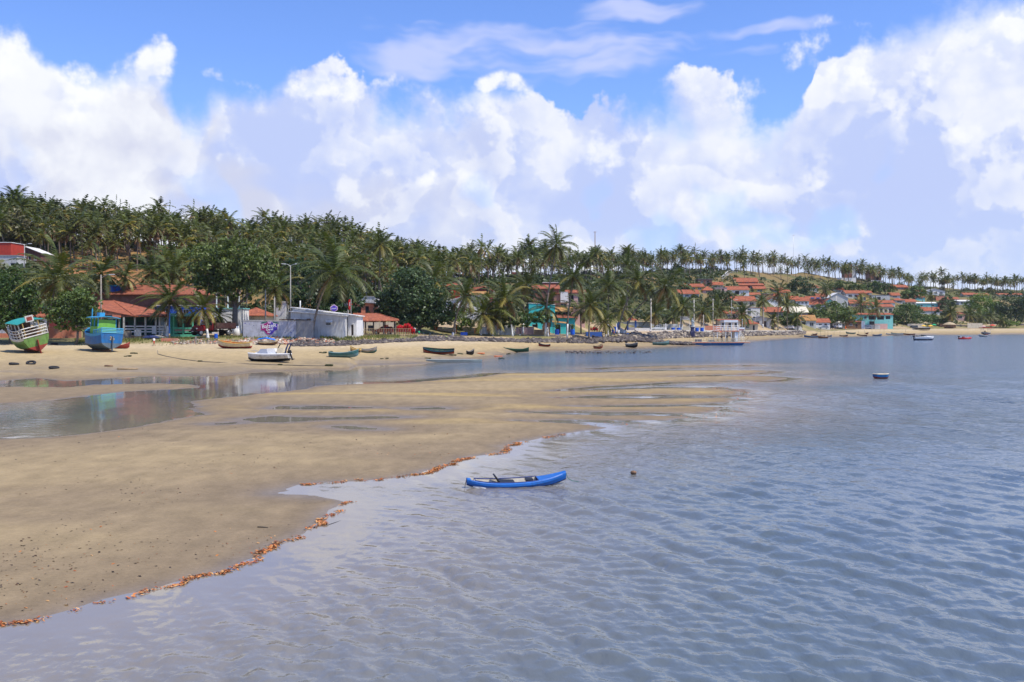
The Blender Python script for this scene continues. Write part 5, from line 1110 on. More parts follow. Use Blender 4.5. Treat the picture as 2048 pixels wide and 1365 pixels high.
# --- hillside town
TOWN = [
 ('yellow house with long orange roof high on the left of the town', 1366, 1408, 582, 574, 'gx', 6, 'yellow_wall', 'tile', WIN2),
 ('white house with broad orange roof under the yellow house', 1350, 1398, 598, 588, 'gx', 8, 'white_wall', 'tile', WIN2),
 ('pink house with steep red roof beside the yellow house', 1406, 1427, 590, 581, 'hip', 7, 'pink_wall', 'tile', WIN3),
 ('dark brick flat house under the grove left of the stair', 1396, 1424, 572, 559, 'flat', 0, 'dark_brick', 'grey_roof', WIN1),
 ('grey-pink flat house wall between pink and white houses', 1428, 1454, 588, 576, 'flat', 0, 'pink_wall', 'grey_roof', WIN1),
 ('white house with stepped orange roofs and dark veranda', 1455, 1498, 590, 580, 'gx', 7, 'white_wall', 'tile', [('w', .08, .2, .3, .7), ('o', .35, .55, .05, .8)]),
 ('topmost coral house with long orange roof below the bare slope', 1470, 1516, 571, 564, 'gx', 8, 'coral_wall', 'tile', WIN2),
 ('maroon and blue house under the topmost orange roof', 1480, 1528, 579, 571, 'gx', 4, 'maroon_wall', 'tile', WIN2),
 ('small white and yellow house at the end of the maroon one', 1508, 1531, 586, 578, 'gx', 5, 'yellow_wall', 'tile', WIN3),
 ('small cream house with flat-pitched orange roof mid slope', 1497, 1520, 598, 590, 'gx', 4, 'cream_wall', 'tile', WIN3),
 ('unplastered red brick block beside the small cream house', 1520, 1546, 598, 588, 'flat', 0, 'pale_brick', 'grey_roof', []),
 ('big cream house with two-step orange gable roof', 1458, 1512, 613, 602, 'gx', 9, 'cream_wall', 'tile', [('o', .12, .5, .1, .8), ('w', .76, .92, .05, .75)]),
 ('white gabled house front with one small window', 1530, 1556, 610, 603, 'gy', 6, 'white_wall', 'tile', [('w', .2, .3, .5, .8)]),
 ('narrow white tower-like house with red trim', 1492, 1520, 636, 616, 'flat', 0, 'white_wall', 'tile', [('w', .1, .35, .3, .6), ('w', .1, .35, .7, .9), ('w', .75, .86, .3, .45)]),
 ('dark walled house with low wide orange roof by the lone palm', 1524, 1566, 632, 624, 'gx', 9, 'dark_grey_wall', 'tile', WIN1),
 ('large hall with pale beige sheet roof', 1545, 1616, 632, 625, 'gx', 11, 'dark_grey_wall', 'beige_roof', []),
 ('pink house with thin orange roof behind the ferry', 1450, 1476, 640, 627, 'gx', 4, 'pink_wall', 'tile', WIN1),
 ('grey rendered house with sheet gable behind the orange kiosk', 1503, 1542, 656, 639, 'gy', 5, 'grey_wall', 'grey_roof', WIN1),
 ('small white house under the ridge right of the dark tree', 1613, 1637, 583, 576, 'gx', 4, 'white_wall', 'tile', WIN3),
 ('row house with orange roof behind the beige hall', 1576, 1598, 607, 599, 'gx', 6, 'cream_wall', 'tile', WIN1),
 ('white row house with orange roof right of the beige hall', 1592, 1618, 612, 602, 'gx', 7, 'white_wall', 'tile', WIN2),
 ('white row house with solar panels on its orange roof', 1614, 1642, 608, 600, 'gx', 7, 'white_wall', 'tile', WIN1),
 ('white house with large clean orange roof plane', 1610, 1652, 620, 609, 'gx', 10, 'white_wall', 'tile', WIN3),
 ('mint green gabled house right of the clean orange roof', 1650, 1668, 613, 604, 'gy', 6, 'aqua_wall', 'tile', WIN3),
 ('big plain grey gable wall with sheet roof', 1656, 1696, 613, 596, 'gy', 10, 'grey_wall', 'white_roof', []),
 ('white house with twin orange roofs right of the grey gable', 1692, 1732, 600, 587, 'gx', 6, 'white_wall', 'tile', WIN2),
 ('yellow house end with orange roof beside the twin roofs', 1716, 1738, 606, 592, 'gy', 6, 'yellow_wall', 'tile', WIN3),
 ('open lodge with orange gable roof over the ochre roof', 1594, 1626, 634, 629, 'gy', 8, 'orange_wall', 'tile', []),
 ('beachfront house with ochre tile roof and grey porch', 1600, 1632, 658, 641, 'gx', 10, 'grey_wall', 'ochre_tile', [('o', .1, .35, .0, .8), ('w', .6, .85, .3, .75)]),
 ('beachfront white house with orange roof left of the feathery tree', 1633, 1660, 657, 645, 'gx', 7, 'white_wall', 'tile', WIN1),
 ('low beachfront bar with beige roof under the feathery tree', 1664, 1692, 657, 646, 'shed', 2, 'cream_wall', 'beige_roof', WIN2),
 ('brown beachfront hut with orange roof beside the grey box wall', 1694, 1722, 656, 644, 'shed', 2, 'rust_wood', 'tile', WIN1),
 ('long aqua two-storey house with dark veranda openings', 1712, 1786, 656, 630, 'gx', 3, 'aqua_wall', 'tile', [('w', .22, .29, .68, .9), ('o', .34, .54, .62, .92), ('o', .57, .76, .62, .92), ('o', .80, .93, .66, .92), ('o', .36, .5, .04, .5), ('w', .1, .2, .15, .45)]),
 ('cream two-storey house with tall window row above the aqua house', 1757, 1787, 628, 614, 'gx', 5, 'cream_wall', 'tile', [('w', .1, .28, .15, .75), ('w', .4, .56, .15, .75), ('w', .7, .9, .15, .75)]),
 ('crowded white house with red roofs over the cream two-storey house', 1758, 1790, 612, 606, 'gx', 5, 'white_wall', 'tile', WIN3),
 ('small grey house with red hip roof by the leafy beach tree', 1788, 1810, 608, 601, 'hip', 4, 'grey_wall', 'tile', WIN3),
 ('grey concrete block house with white end wall', 1743, 1780, 602, 591, 'flat', 0, 'grey_wall', 'grey_roof', [('o', .3, .5, .1, .7)]),
 ('dark red brick house in the trees under the far ridge', 1757, 1780, 582, 572, 'flat', 0, 'brick', 'old_tile', WIN3),
 ('brown house with orange roof alone under the far ridge', 1786, 1816, 580, 575, 'gx', 5, 'rust_wood', 'tile', WIN3),
 ('mint house with long red roof right of the trees', 1812, 1850, 600, 595, 'gx', 5, 'aqua_wall', 'tile', WIN2),
 ('pale aqua house with white roof edge behind the thin palm', 1832, 1884, 617, 607, 'gx', 2, 'aqua_wall', 'white_roof', [('w', .18, .26, .35, .7), ('w', .62, .7, .35, .7)]),
 ('white long wall house with orange gable roof behind the thin palm', 1842, 1884, 630, 622, 'gx', 7, 'white_wall', 'tile', []),
 ('coral block house with white corner on the far slope', 1872, 1890, 603, 592, 'flat', 0, 'coral_wall', 'grey_roof', []),
 ('square red brick tower house beside the aqua house', 1880, 1898, 620, 605, 'flat', 0, 'brick', 'grey_roof', []),
 ('white house with grey sheet gable under the far ridge', 1853, 1890, 592, 583, 'gy', 5, 'white_wall', 'grey_roof', WIN2),
 ('small orange roofed house below the grassy far crest', 1928, 1952, 594, 590, 'gx', 4, 'cream_wall', 'tile', WIN3),
 ('grey and white shed houses left of the bright green tree', 1918, 1948, 612, 603, 'shed', 3, 'grey_wall', 'white_roof', WIN2),
 ('pinkish house with red roof patch behind the beach palms', 1910, 1930, 642, 629, 'gx', 4, 'pink_wall', 'tile', WIN3),
 ('red roofed house on the crest over the dark tree', 1998, 2022, 594, 590, 'gx', 3, 'cream_wall', 'tile', WIN3),
 ('last orange roofed house at the far right crest', 2024, 2046, 594, 590, 'gx', 3, 'white_wall', 'tile', WIN3),
 ('tall unfinished brick house on the ridge with white tower', 1688, 1704, 556, 530, 'flat', 0, 'brick', 'tile', WIN3),
 ('white stair tower on the ridge beside the unfinished house', 1704.3, 1712, 556, 531, 'flat', 0, 'white_wall', 'white_roof', [('w', .3, .7, .7, .85)]),
 ('red roofed house on the ridge by the grey water tower', 1738, 1762, 556, 547, 'gx', 5, 'brick', 'tile', WIN3),
 ('square grey water tower on the ridge', 1748, 1757, 556, 533, 'flat', 0, 'grey_wall', 'grey_roof', []),
 ('small cream house tucked right of the dark brick flat house', 1424, 1446, 576, 570, 'gx', 5, 'cream_wall', 'tile', WIN3),
 ('low orange roofed house just above the ferry canopy', 1418, 1446, 622, 614, 'gx', 6, 'white_wall', 'tile', WIN1),
 ('brick house with sheet roof left of the narrow white tower house', 1466, 1490, 628, 618, 'shed', 3, 'pale_brick', 'grey_roof', WIN1),
 ('small white house right of the unplastered brick block', 1546, 1570, 600, 593, 'gx', 5, 'white_wall', 'tile', WIN3),
 ('yellow house with orange roof over the beige hall', 1560, 1580, 592, 585, 'gx', 5, 'yellow_wall', 'tile', WIN3),
 ('grey house with red roof left of the dark slope tree', 1545, 1566, 586, 580, 'gx', 4, 'grey_wall', 'old_tile', WIN3),
 ('cream house between the row houses and the dark slope tree', 1634, 1656, 600, 593, 'gx', 5, 'cream_wall', 'old_tile', WIN3),
 ('white hut with orange roof above the big grey gable', 1666, 1688, 586, 580, 'gx', 4, 'white_wall', 'tile', WIN3),
 ('pink house with orange roof right of the big grey gable', 1700, 1724, 616, 607, 'gx', 6, 'pink_wall', 'tile', WIN2),
 ('white two-window house above the aqua two-storey house', 1724, 1752, 620, 611, 'gx', 6, 'white_wall', 'old_tile', WIN2),
 ('small cream house under the dark red brick house', 1722, 1744, 592, 586, 'gx', 4, 'cream_wall', 'tile', WIN3),
 ('grey hut with red roof right of the grey concrete block', 1780, 1800, 597, 591, 'gx', 5, 'grey_wall', 'tile', WIN3),
 ('cream house left of the pale aqua house', 1806, 1832, 612, 604, 'gx', 5, 'cream_wall', 'tile', WIN2),
 ('white house with old red roof above the mint house', 1828, 1852, 590, 584, 'gx', 4, 'white_wall', 'old_tile', WIN3),
 ('brown house with orange roof left of the grey shed houses', 1896, 1918, 606, 599, 'gx', 4, 'rust_wood', 'tile', WIN3),
 ('small pink house with red roof over the bright green tree', 1956, 1978, 596, 591, 'gx', 4, 'pink_wall', 'tile', WIN3),
 ('pale house with blue sheet roof under the ridge tower', 1735, 1765, 566, 563, 'gx', 2, 'white_wall', 'grey_roof', []),
]
for q in TOWN:
    kw = dict(group=GH)
    if q[2] and q[0].startswith(('tall unf', 'white stair', 'red roofed house on the ridge', 'square grey')): kw['Y'] = 690 if q[1] < 1720 else 712
    yy = {1503: 402, 1600: 446, 1633: 452, 1664: 474, 1694: 478, 1712: 496}.get(q[1])
    if yy: kw['Y'] = yy
    house(q[0], *q[1:9], ops=q[9], **kw)
def solar():
    for i, px in enumerate((1622, 1633)):
        Y = hit(1628, 608) - .1; p = P(px, 599, Y); t = thing('solar_panel', ('left' if i == 0 else 'right') + ' dark solar panel on the white row house roof', 'solar panel', p, group='solar panels on the row house'); MB().box((0, 0, .35), (2.0, 1.6, .40), 0, Matrix.Rotation(.42, 4, 'X')).build('panel', 'solar_panel', t); MB().box((.1, .3, -.3), (.2, .4, .45)).build('bracket', 'steel', t)
solar()
house('kiosk house with orange hip roof at the sea wall end', 1488, 1516, 661, 648, 'hip', 7, 'cream_wall', 'tile', 374, 5, [('w', .12, .35, .3, .75), ('o', .62, .78, .0, .8)], over=.6)
wall_thing('white retaining wall under the ridge grove', 1674, 1712, 562, 556, 668, 'white_wall', .4); wall_thing('long low white wall by the parked white car', 1562, 1604, 660, 651, 424, 'white_wall'); wall_thing('cream wall behind the silver parked cars', 1616, 1660, 659, 651, 450, 'white_wall'); wall_thing('grey box wall beside the brown hut', 1714, 1730, 656, 643, 488, 'pale_blue_wall', 1.5)
wall_thing('white low wall in front of the aqua two-storey house', 1726, 1760, 658, 650, 492, 'grey_wall'); wall_thing('pink wall foot before the aqua house corner', 1748, 1775, 658, 648, 494, 'pink_wall')
wall_thing('cream wall behind the beach umbrellas', 1815, 1850, 658, 648, 540, 'cream_wall'); wall_thing('cream wall before the far beach palms', 1935, 1965, 658, 647, 552, 'cream_wall'); wall_thing('brown bar wall between the palms of the far beach', 1880, 1912, 658, 648, 553, 'rust_wood')
# ridge fence and hillside stair
def ridge_fence():
    t = thing('fence', 'long white post fence along the bare ridge top', 'fence', P(1472, 546, 612)); o = Vector(t.location)
    pr = None
    for q in range(24):
        px = 1472 + q * 4.0; Y = float(np.interp(px, ST_PX, [s[6][0] for s in ST])) - 6; x = (px - 1024) / FPX * Y; p = Vector((x, Y, gz(x, Y))) - o
        MB().box((p.x - .09, p.y - .09, p.z - .4), (p.x + .09, p.y + .09, p.z + 1.7)).build('post', 'white_paint', t)
        if pr is not None:
            for hh in (.7, 1.45): MB().bar(pr + Vector((0, .0, hh)), p + Vector((0, 0, hh)), .06).build('rail', 'white_paint', t)
        pr = p
ridge_fence()
def hill_stair():
    t = thing('stairway', 'pale concrete stairway with railings climbing to the ridge', 'stairway', P(1445, 558, hit(1445, 558))); o = Vector(t.location)
    pts = [(1444, 558), (1450, 552), (1456, 546.5), (1463, 544.5), (1474, 543.5)]; W = []
    for px, py in pts:
        Y = hit(px, py + .5, 300, 700); W.append(Vector(P(px, py, Y)) - o)
    n = 0
    for a, b in zip(W[:-1], W[1:]):
        s = 6
        for q in range(s):
            p = a.lerp(b, (q + .5) / s); d = (b - a) / s; MB().box((p.x - abs(d.x) * .55, p.y - 1.2, p.z - 2.2), (p.x + abs(d.x) * .55, p.y + 1.0, p.z + .15)).build('step', 'pale_concrete', t)
        for dy in (-1.25, 1.05): MB().bar(a + Vector((0, dy, 1.2)), b + Vector((0, dy, 1.2)), .10).build('handrail', 'white_paint', t)
hill_stair()

# ------------------------------------------------------------------ boats
def hull_parts(t, L, B, D, mats=('boat_green', 'boat_red'), inside='bare_wood', rail='cream_paint', bow=.45, stern=.12, transom=.62, band=.45, rocker=.10, thwarts=3, deck=None, th=.05, stripe=None, flat=.0):
    """open wooden boat, bow towards +x, keel on z = 0; parts: hull, gunwale, inside, thwarts"""
    NS = 15; S = [i / (NS - 1) for i in range(NS)]; rows = [0, .10, .22, band, .72, .9, 1.0]
    def half(s):
        f = transom + (1 - transom) * math.sin(min(1, s / .5) * math.pi / 2) if s < .5 else math.cos(((s - .5) / .5) ** 1.55 * math.pi / 2)
        return max(.02, B / 2 * f)
    def sheer(s): return D + bow * max(0, (s - .35) / .65) ** 2 + stern * max(0, (.35 - s) / .35) ** 2
    def keel(s): return rocker * (2 * s - 1) ** 2 + (.35 * D * max(0, (s - .82) / .18) ** 2)
    def sec(s, sg, off=0.0, floor=0.0):
        out = []; b = max(.015, half(s) - off); zs, zk = sheer(s), keel(s) + floor
        for r in rows:
            y = b * (1 - (max(0, r - flat) / (1 - flat)) ** 2.6) * (1 - .10 * r); z = zs + (zk - zs) * (r ** .92)
            out.append((L * (s - .5) + (.10 * (sheer(s) - D) * (1 - r) if s > .6 else 0), sg * y, z))
        return out
    m = MB()
    for sg in (-1, 1):
        for i in range(NS - 1):
            a, b = sec(S[i], sg), sec(S[i + 1], sg)
            for k in range(len(rows) - 1):
                mi = (2 if stripe and rows[k] < .10 else 0) if rows[k] < band - 1e-6 else 1
                m.poly([a[k], b[k], b[k + 1], a[k + 1]], mi)
    e = sec(0, -1); f = sec(0, 1)
    for k in range(len(rows) - 1): m.poly([e[k], e[k + 1], f[k + 1], f[k]], 0 if rows[k] < band - 1e-6 else 1)
    m.build('hull', [mats[0], mats[1], stripe or mats[0]], t, smooth=False)
    m = MB()
    for sg in (-1, 1):
        for i in range(NS - 1):
            a, b = sec(S[i], sg, th, .10), sec(S[i + 1], sg, th, .10)
            for k in range(len(rows) - 1): m.poly([a[k], b[k], b[k + 1], a[k + 1]])
    e = sec(0.012, -1, th, .10); f = sec(0.012, 1, th, .10)
    for k in range(len(rows) - 1): m.poly([e[k], e[k + 1], f[k + 1], f[k]])
    m.build('lining', inside, t)
    g = MB()
    for sg in (-1, 1): g.tube([Vector(sec(s, sg, th * .5)[0]) + Vector((0, 0, .01)) for s in S], th * .75 + .012, 6)
    g.tube([Vector(sec(0, -1, .03)[0]), Vector(sec(0, 1, .03)[0])], th * .75, 6); g.build('gunwale', rail, t)
    for q in range(thwarts):
        s = .2 + .55 * (q + .5) / max(1, thwarts); y = half(s) - th; z = sheer(s) - .18 * D; MB().box((L * (s - .5) - .11, -y * .95, z - .04), (L * (s - .5) + .11, y * .95, z)).build('thwart', rail, t)
    return half, sheer, keel
def place(name, label, cat, px, py, yaw, roll=0.0, pitch=0.0, Y=None, dz=0.0, group=None, water=False):
    if Y is None: Y = HC * FPX / (py - YH) if water else hit(px, py, 60, 620)
    k = Y / FPX; x = (px - 1024) * k; z = 0.0 if water else gz(x, Y)
    t = thing(name, label, cat, (x, Y, z + dz), 0, group); t.rotation_euler = (roll, pitch, yaw); return t, k
R = math.radians
def rowboat(label, pxl, pxr, py, yaw, mats, L=None, B=None, D=.55, group='small wooden boats on the shore', **kw):
    roll = kw.pop('roll', 0); pitch = kw.pop('pitch', 0); Y = kw.pop('Y', None); water = kw.pop('water', False); dz = kw.pop('dz', -.03); name = kw.pop('name', 'wooden_boat')
    t, k = place(name, label, 'boat', (pxl + pxr) / 2, py, yaw, roll, pitch, Y, dz, group, water)
    w = (pxr - pxl) * k; B = B or max(.8, min(1.5, w * .26)); L = L or max(1.2, (w - B * abs(math.sin(yaw))) / max(.25, abs(math.cos(yaw))))
    hull_parts(t, L, B, D, mats, **kw); return t, L, B
rowboat('small red rowing boat on the sand behind the blue fishing boat', 228, 259, 698, R(8), ('boat_red', 'boat_red'), D=.5, inside='boat_red', rail='car_red', thwarts=2)
rowboat('long cream wooden boat with dark red bottom and orange inside', 434, 506, 697.5, R(172), ('cream_paint', 'boat_red'), B=1.7, D=.82, inside='orange_paint', rail='yellow_wood', band=.60, stripe='yellow_wood', thwarts=4, roll=R(-5))
rowboat('dark teal wooden boat lying on wet sand', 657, 717, 716, R(4), ('dark_teal', 'teal_grey'), B=1.25, D=.62, inside='grey_wood', rail='teal_grey', thwarts=3)
rowboat('short yellow wooden boat behind the dark teal boat', 699, 723, 707, R(170), ('yellow_wood', 'rust_wood'), D=.58, B=1.2, inside='rust_wood', rail='yellow_wood', thwarts=2)
rowboat('grey-green wooden boat with pointed bow beside the yellow boat', 722, 754, 706.5, R(6), ('grey_wood', 'dark_teal'), D=.5, B=1.1, inside='grey_wood', rail='grey_wood', thwarts=2, roll=R(8))
rowboat('black and red wooden boat heeled towards the water', 846, 909, 709, R(184), ('tar_black', 'boat_red'), D=.68, B=1.5, inside='dark_boat_green', rail='tar_black', band=.38, thwarts=3, roll=R(-13), stripe='sky_blue')
rowboat('small round dark tub boat beside the black and red boat', 933, 948, 710, R(12), ('tar_black', 'tar_black'), D=.55, B=.95, inside='grey_wood', rail='grey_wood', thwarts=1, transom=.8)
rowboat('long pale grey flat punt floating at the shallow edge', 853, 964, 727.5, R(1), ('pale_grey_paint', 'pale_grey_paint'), D=.48, B=1.15, inside='pale_grey_paint', rail='pale_grey_paint', bow=.05, stern=.05, transom=.7, thwarts=3, flat=.45, rocker=.03)
rowboat('dark green wooden boat with red bow piece at the water edge', 1007, 1058, 705, R(177), ('dark_boat_green', 'dark_boat_green'), D=.55, B=1.2, inside='boat_green', rail='dark_boat_green', thwarts=3, bow=.3, stern=.35)
rowboat('small dark boat with red stern and two pins', 1077, 1101, 694, R(178), ('tar_black', 'boat_red'), D=.42, B=.9, inside='boat_red', rail='grey_wood', thwarts=1)
rowboat('small brown wooden boat on the sand before the stone spit', 1186, 1208, 698, R(20), ('rust_wood', 'boat_red'), D=.6, B=1.1, inside='bare_wood', rail='bare_wood', thwarts=2, pitch=R(-4))
tb, Lb, Bb = rowboat('dark boat seen bow-on with raised outboard motor', 1254, 1274, 695.5, R(-55), ('hull_grey', 'tar_black'), D=.75, B=1.3, L=3.6, inside='grey_wood', rail='pale_concrete', thwarts=2)
def outboard(parent, x, z, s=1.0, tilt=0.0):
    m = MB(); M = Matrix.Translation((x, 0, z)) @ Matrix.Rotation(tilt, 4, 'Y') @ Matrix.Scale(s, 4)
    m.box((-.24, -.14, .25), (.22, .14, .62), 0, M); m.box((-.10, -.05, -.55), (.08, .05, .25), 0, M); m.box((-.22, -.03, -.62), (.12, .03, -.50), 0, M); m.box((-.30, -.16, -.62), (-.24, .16, -.56), 0, M); m.box((.15, -.03, .35), (.55, .03, .42), 0, M)
    return m.build('outboard_motor', 'black_plastic', parent)
outboard(tb, -Lb / 2 - .1, .75, 1.2)
rowboat('teal wooden boat moored beside the stone spit', 1305, 1338, 691, R(2), ('teal_grey', 'dark_teal'), D=.62, B=1.3, inside='grey_wood', rail='teal_grey', thwarts=2)
FAR = [(1534, 1571, 676, 'blue', 'long low blue canoe at the water edge by the ferry'), (1574, 1605, 675, 'dark', 'leftmost long dark canoe at the far water edge'), (1608, 1640, 675.5, 'blue', 'dark blue canoe at the far water edge'), (1622, 1650, 674.5, 'dark', 'dark canoe behind the dark blue canoe'), (1625, 1635, 671, 'dark', 'short dark boat drawn up on the far sand'), (1636, 1656, 677, 'orange', 'small orange boat floating before the far canoes'),
       (1655, 1664, 674.5, 'blue', 'tiny blue boat between the far canoes'), (1679, 1696, 674, 'dark', 'dark canoe under the pole row of the far beach'), (1692, 1711, 668.5, 'teal', 'teal boat lying high on the far sand'), (1714, 1734, 673, 'dark', 'dark canoe left of the blue tent'), (1731, 1737, 669, 'dark', 'little dark skiff under the blue tent'), (1745, 1764, 672.5, 'blue', 'dark canoe below the red sail cloth'),
       (1772, 1806, 671, 'pale', 'pale boat left of the speedboat on the far beach'), (1782, 1806, 669.5, 'teal', 'teal boat behind the pale boat on the far beach'), (1802, 1830, 670.5, 'dark', 'dark canoe right of the teal boat on the far beach'), (1958, 1974, 673.8, 'pale', 'small white skiff in front of the red canopy boat'), (1968, 1980, 672, 'sky', 'small blue and white skiff under the red canopy boat')]
FM = {'blue': ('boat_blue', 'hull_grey'), 'dark': ('tar_black', 'boat_red'), 'orange': ('orange_paint', 'rust_wood'), 'teal': ('teal_grey', 'dark_teal'), 'pale': ('worn_white', 'hull_grey'), 'sky': ('sky_blue', 'boat_blue')}
for a, b, py, c, lab in FAR: rowboat(lab, a, b, py, R(4 if a % 2 else 176), FM[c], D=.55, B=1.15, inside='grey_wood', rail='worn_white' if c in ('pale', 'sky') else 'grey_wood', thwarts=2, group='boats along the far water edge', water=(py > 672), name='canoe' if 'canoe' in lab else 'wooden_boat')
t_, L_, B_ = rowboat('small blue dinghy with red bottom floating alone offshore', 1747, 1780, 757.5, R(14), ('boat_blue', 'boat_red'), L=1.55, B=.85, D=.52, inside='rust_wood', rail='cream_paint', band=.52, transom=.86, bow=.03, stern=.02, thwarts=1, water=True, dz=-.10, group=None, name='dinghy', flat=.3)
# --- two fishing boats drawn up on the sand
def fishing_boat(label, px, py, yaw, roll, L, B, D, hull, rail_m, roof_m, cabin_m, cab, roof, roof_z, rails, lean_pitch=0, name='fishing_boat', Y=None, mast=None, flat=.15):
    t, k = place(name, label, 'fishing boat', px, py, yaw, roll, lean_pitch, Y, dz=.10)
    half, sheer, keel = hull_parts(t, L, B, D, hull, inside='grey_wood', rail=rail_m, band=.62, bow=.75, stern=.25, transom=.88, thwarts=0, rocker=.16, stripe=rail_m, th=.09, flat=flat)
    dz = D - .12; m = MB(); pl = 9
    for q in range(pl):   # deck planks, one by one
        x0 = -L / 2 + .06 + q * (L * .80) / pl; x1 = x0 + L * .80 / pl - .03; s0 = x0 / L + .5; y = max(.1, half(min(.97, s0)) - .12); MB().box((x0, -y, dz - .05), (x1, y, dz)).build('deck_plank', 'bare_wood', t)
    MB().box((-L * .46, -.05, -.18), (L * .36, .05, .10)).build('keel', 'rust_wood', t)
    # rudder
    MB().box((-L / 2 - .34, -.04, -.05), (-L / 2 - .04, .04, D * .9)).build('rudder', hull[1], t)
    x0, x1, cy, ch = cab; wl = MB()
    w_ = x1 - x0
    wl.box((x0, -cy, dz), (x1, -cy + .07, dz + ch * .55)); wl.box((x0, cy - .07, dz), (x1, cy, dz + ch * .55)); wl.box((x0, -cy + .07, dz), (x0 + .07, cy - .07, dz + ch * (.96 if rails == 'stern' else .6))); wl.box((x1 - .07, -cy + .07, dz), (x1, cy - .07, dz + ch))
    wl.build('cabin_wall', cabin_m, t)
    for xx in (x0 + .05, (x0 + x1) / 2, x1 - .05):
        for yy in (-cy + .05, cy - .05): MB().box((xx - .05, yy - .05, dz + ch * .55 + .002), (xx + .05, yy + .05, dz + roof_z - .002)).build('cabin_post', rail_m, t)
    rx0, rx1, ry = roof; n = 8; m = MB(); a = []; b = []
    for q in range(n + 1): y = -ry + 2 * ry * q / n; zz = dz + roof_z + .16 * (1 - (y / ry) ** 2); a.append((rx0, y, zz)); b.append((rx1, y, zz))
    m.loft([a + [(p[0], p[1], p[2] + .06) for p in reversed(a)], b + [(p[0], p[1], p[2] + .06) for p in reversed(b)]]); m.build('canopy', roof_m, t)
    S = [.0, .14, .28, .42, .56, .70, .84] if rails == 'full' else [.0, .10, .20, .30]
    hts = (.32, .62, .92) if rails == 'full' else (.16, .32, .48)
    for sg in (-1, 1):
        P3 = [Vector((L * (s - .5), sg * (half(s) - .05), sheer(s))) for s in S]
        for p in P3: MB().bar(p, p + Vector((0, sg * .04, hts[-1])), .045).build('stanchion', rail_m, t)
        for h in hts: MB().tube([p + Vector((0, sg * .04, h)) for p in P3], .05, 5).build('rail', rail_m, t)
    p0, p1 = Vector((-L / 2, -half(0) + .05, sheer(0))), Vector((-L / 2, half(0) - .05, sheer(0)))
    for h in hts: MB().bar(p0 + Vector((0, 0, h)), p1 + Vector((0, 0, h)), .05).build('rail', rail_m, t)
    if mast: MB().tube([(mast[0], 0, dz), (mast[0] + mast[2], 0, dz + mast[1])], [.05, .02], 6).build('mast', 'grey_wood', t)
    return t, half, sheer, dz
fb, hf, sh, dz = fishing_boat('green and red fishing boat with teal canopy leaning on the sand', 62, 708, R(132), R(-15), 6.6, 3.0, 1.55, ('boat_green', 'boat_red'), 'worn_white', 'teal_paint', 'rust_wood', (-1.6, 1.2, 1.05, 1.5), (-2.6, 1.9, 1.35), 1.75, 'full', R(-2), Y=137); fb.scale = (1.24, 1.24, 1.32)
MB().box((-2.62, -.42, dz + 1.80), (-2.45, .42, dz + 2.42)).build('name_board', 'worn_white', fb); MB().box((-2.64, -.28, dz + 1.92), (-2.622, .28, dz + 2.30)).build('board_face', 'boat_red', fb)
MB().ball((-1.0, -.9, dz + 1.1), .26, 0, 10).build('fender', 'white_paint', fb, smooth=True); MB().lathe([(.28, -.09), (.42, 0), (.28, .09)], 14, (.6, 1.05, dz + .95)).build('tyre', 'rubber', fb)
for yy in (-.8, .8): MB().bar((-2.5, yy, dz), (-2.5, yy, dz + 1.8), .05).build('canopy_post', 'yellow_wood', fb); MB().bar((1.75, yy, dz + .2), (1.75, yy, dz + 1.8), .04).build('canopy_post', 'worn_white', fb)
fb2, hf2, sh2, dz2 = fishing_boat('blue fishing boat with green cabin and turquoise stern rails', 200, 709, R(134), R(3), 6.6, 2.8, 1.65, ('boat_blue', 'hull_grey'), 'sky_blue', 'sky_blue', 'cabin_green', (-1.7, .5, 1.05, 1.85), (-2.1, 1.1, 1.35), 1.95, 'stern', 0, Y=139, mast=(1.6, 2.6, .2), flat=.5); fb2.scale = (1.18, 1.22, 1.26)
MB().box((-1.3, .15, dz2 + 2.13), (-.5, .75, dz2 + 2.55)).build('roof_box', 'sky_blue', fb2); MB().box((-.9, -.85, dz2 + 2.15), (.3, .0, dz2 + 2.40)).build('roof_box', 'black_plastic', fb2)
MB().lathe([(.05, -.02), (.07, .0), (.07, 2.4), (.03, 2.6)], 6, (2.9, 0, dz2 + .5)).build('bow_post', 'sky_blue', fb2); MB().ball((2.1, .5, dz2 + .6), .36, 0, 8).build('bundled_tarp', 'sky_blue', fb2); MB().bar((1.6, -.5, dz2 + 1.4), (1.9, .6, dz2 + 1.4), .04).build('yard', 'white_paint', fb2)
def text_on(parent, s, loc, rot, size, mat):
    cu = bpy.data.curves.new('lettering', 'FONT'); cu.body = s; cu.size = size; cu.align_x = 'CENTER'; cu.extrude = .004; o = bpy.data.objects.new('lettering', cu); link(o); dg = bpy.context.evaluated_depsgraph_get(); me = bpy.data.meshes.new_from_object(o.evaluated_get(dg)); bpy.data.objects.remove(o)
    me.materials.clear(); me.materials.append(MAT(mat)); o = bpy.data.objects.new('lettering', me); link(o, parent); o.location = loc; o.rotation_euler = rot
text_on(fb2, '26', (-3.32, 0, 1.12), (R(90), 0, R(-90)), .55, 'yellow_wood')
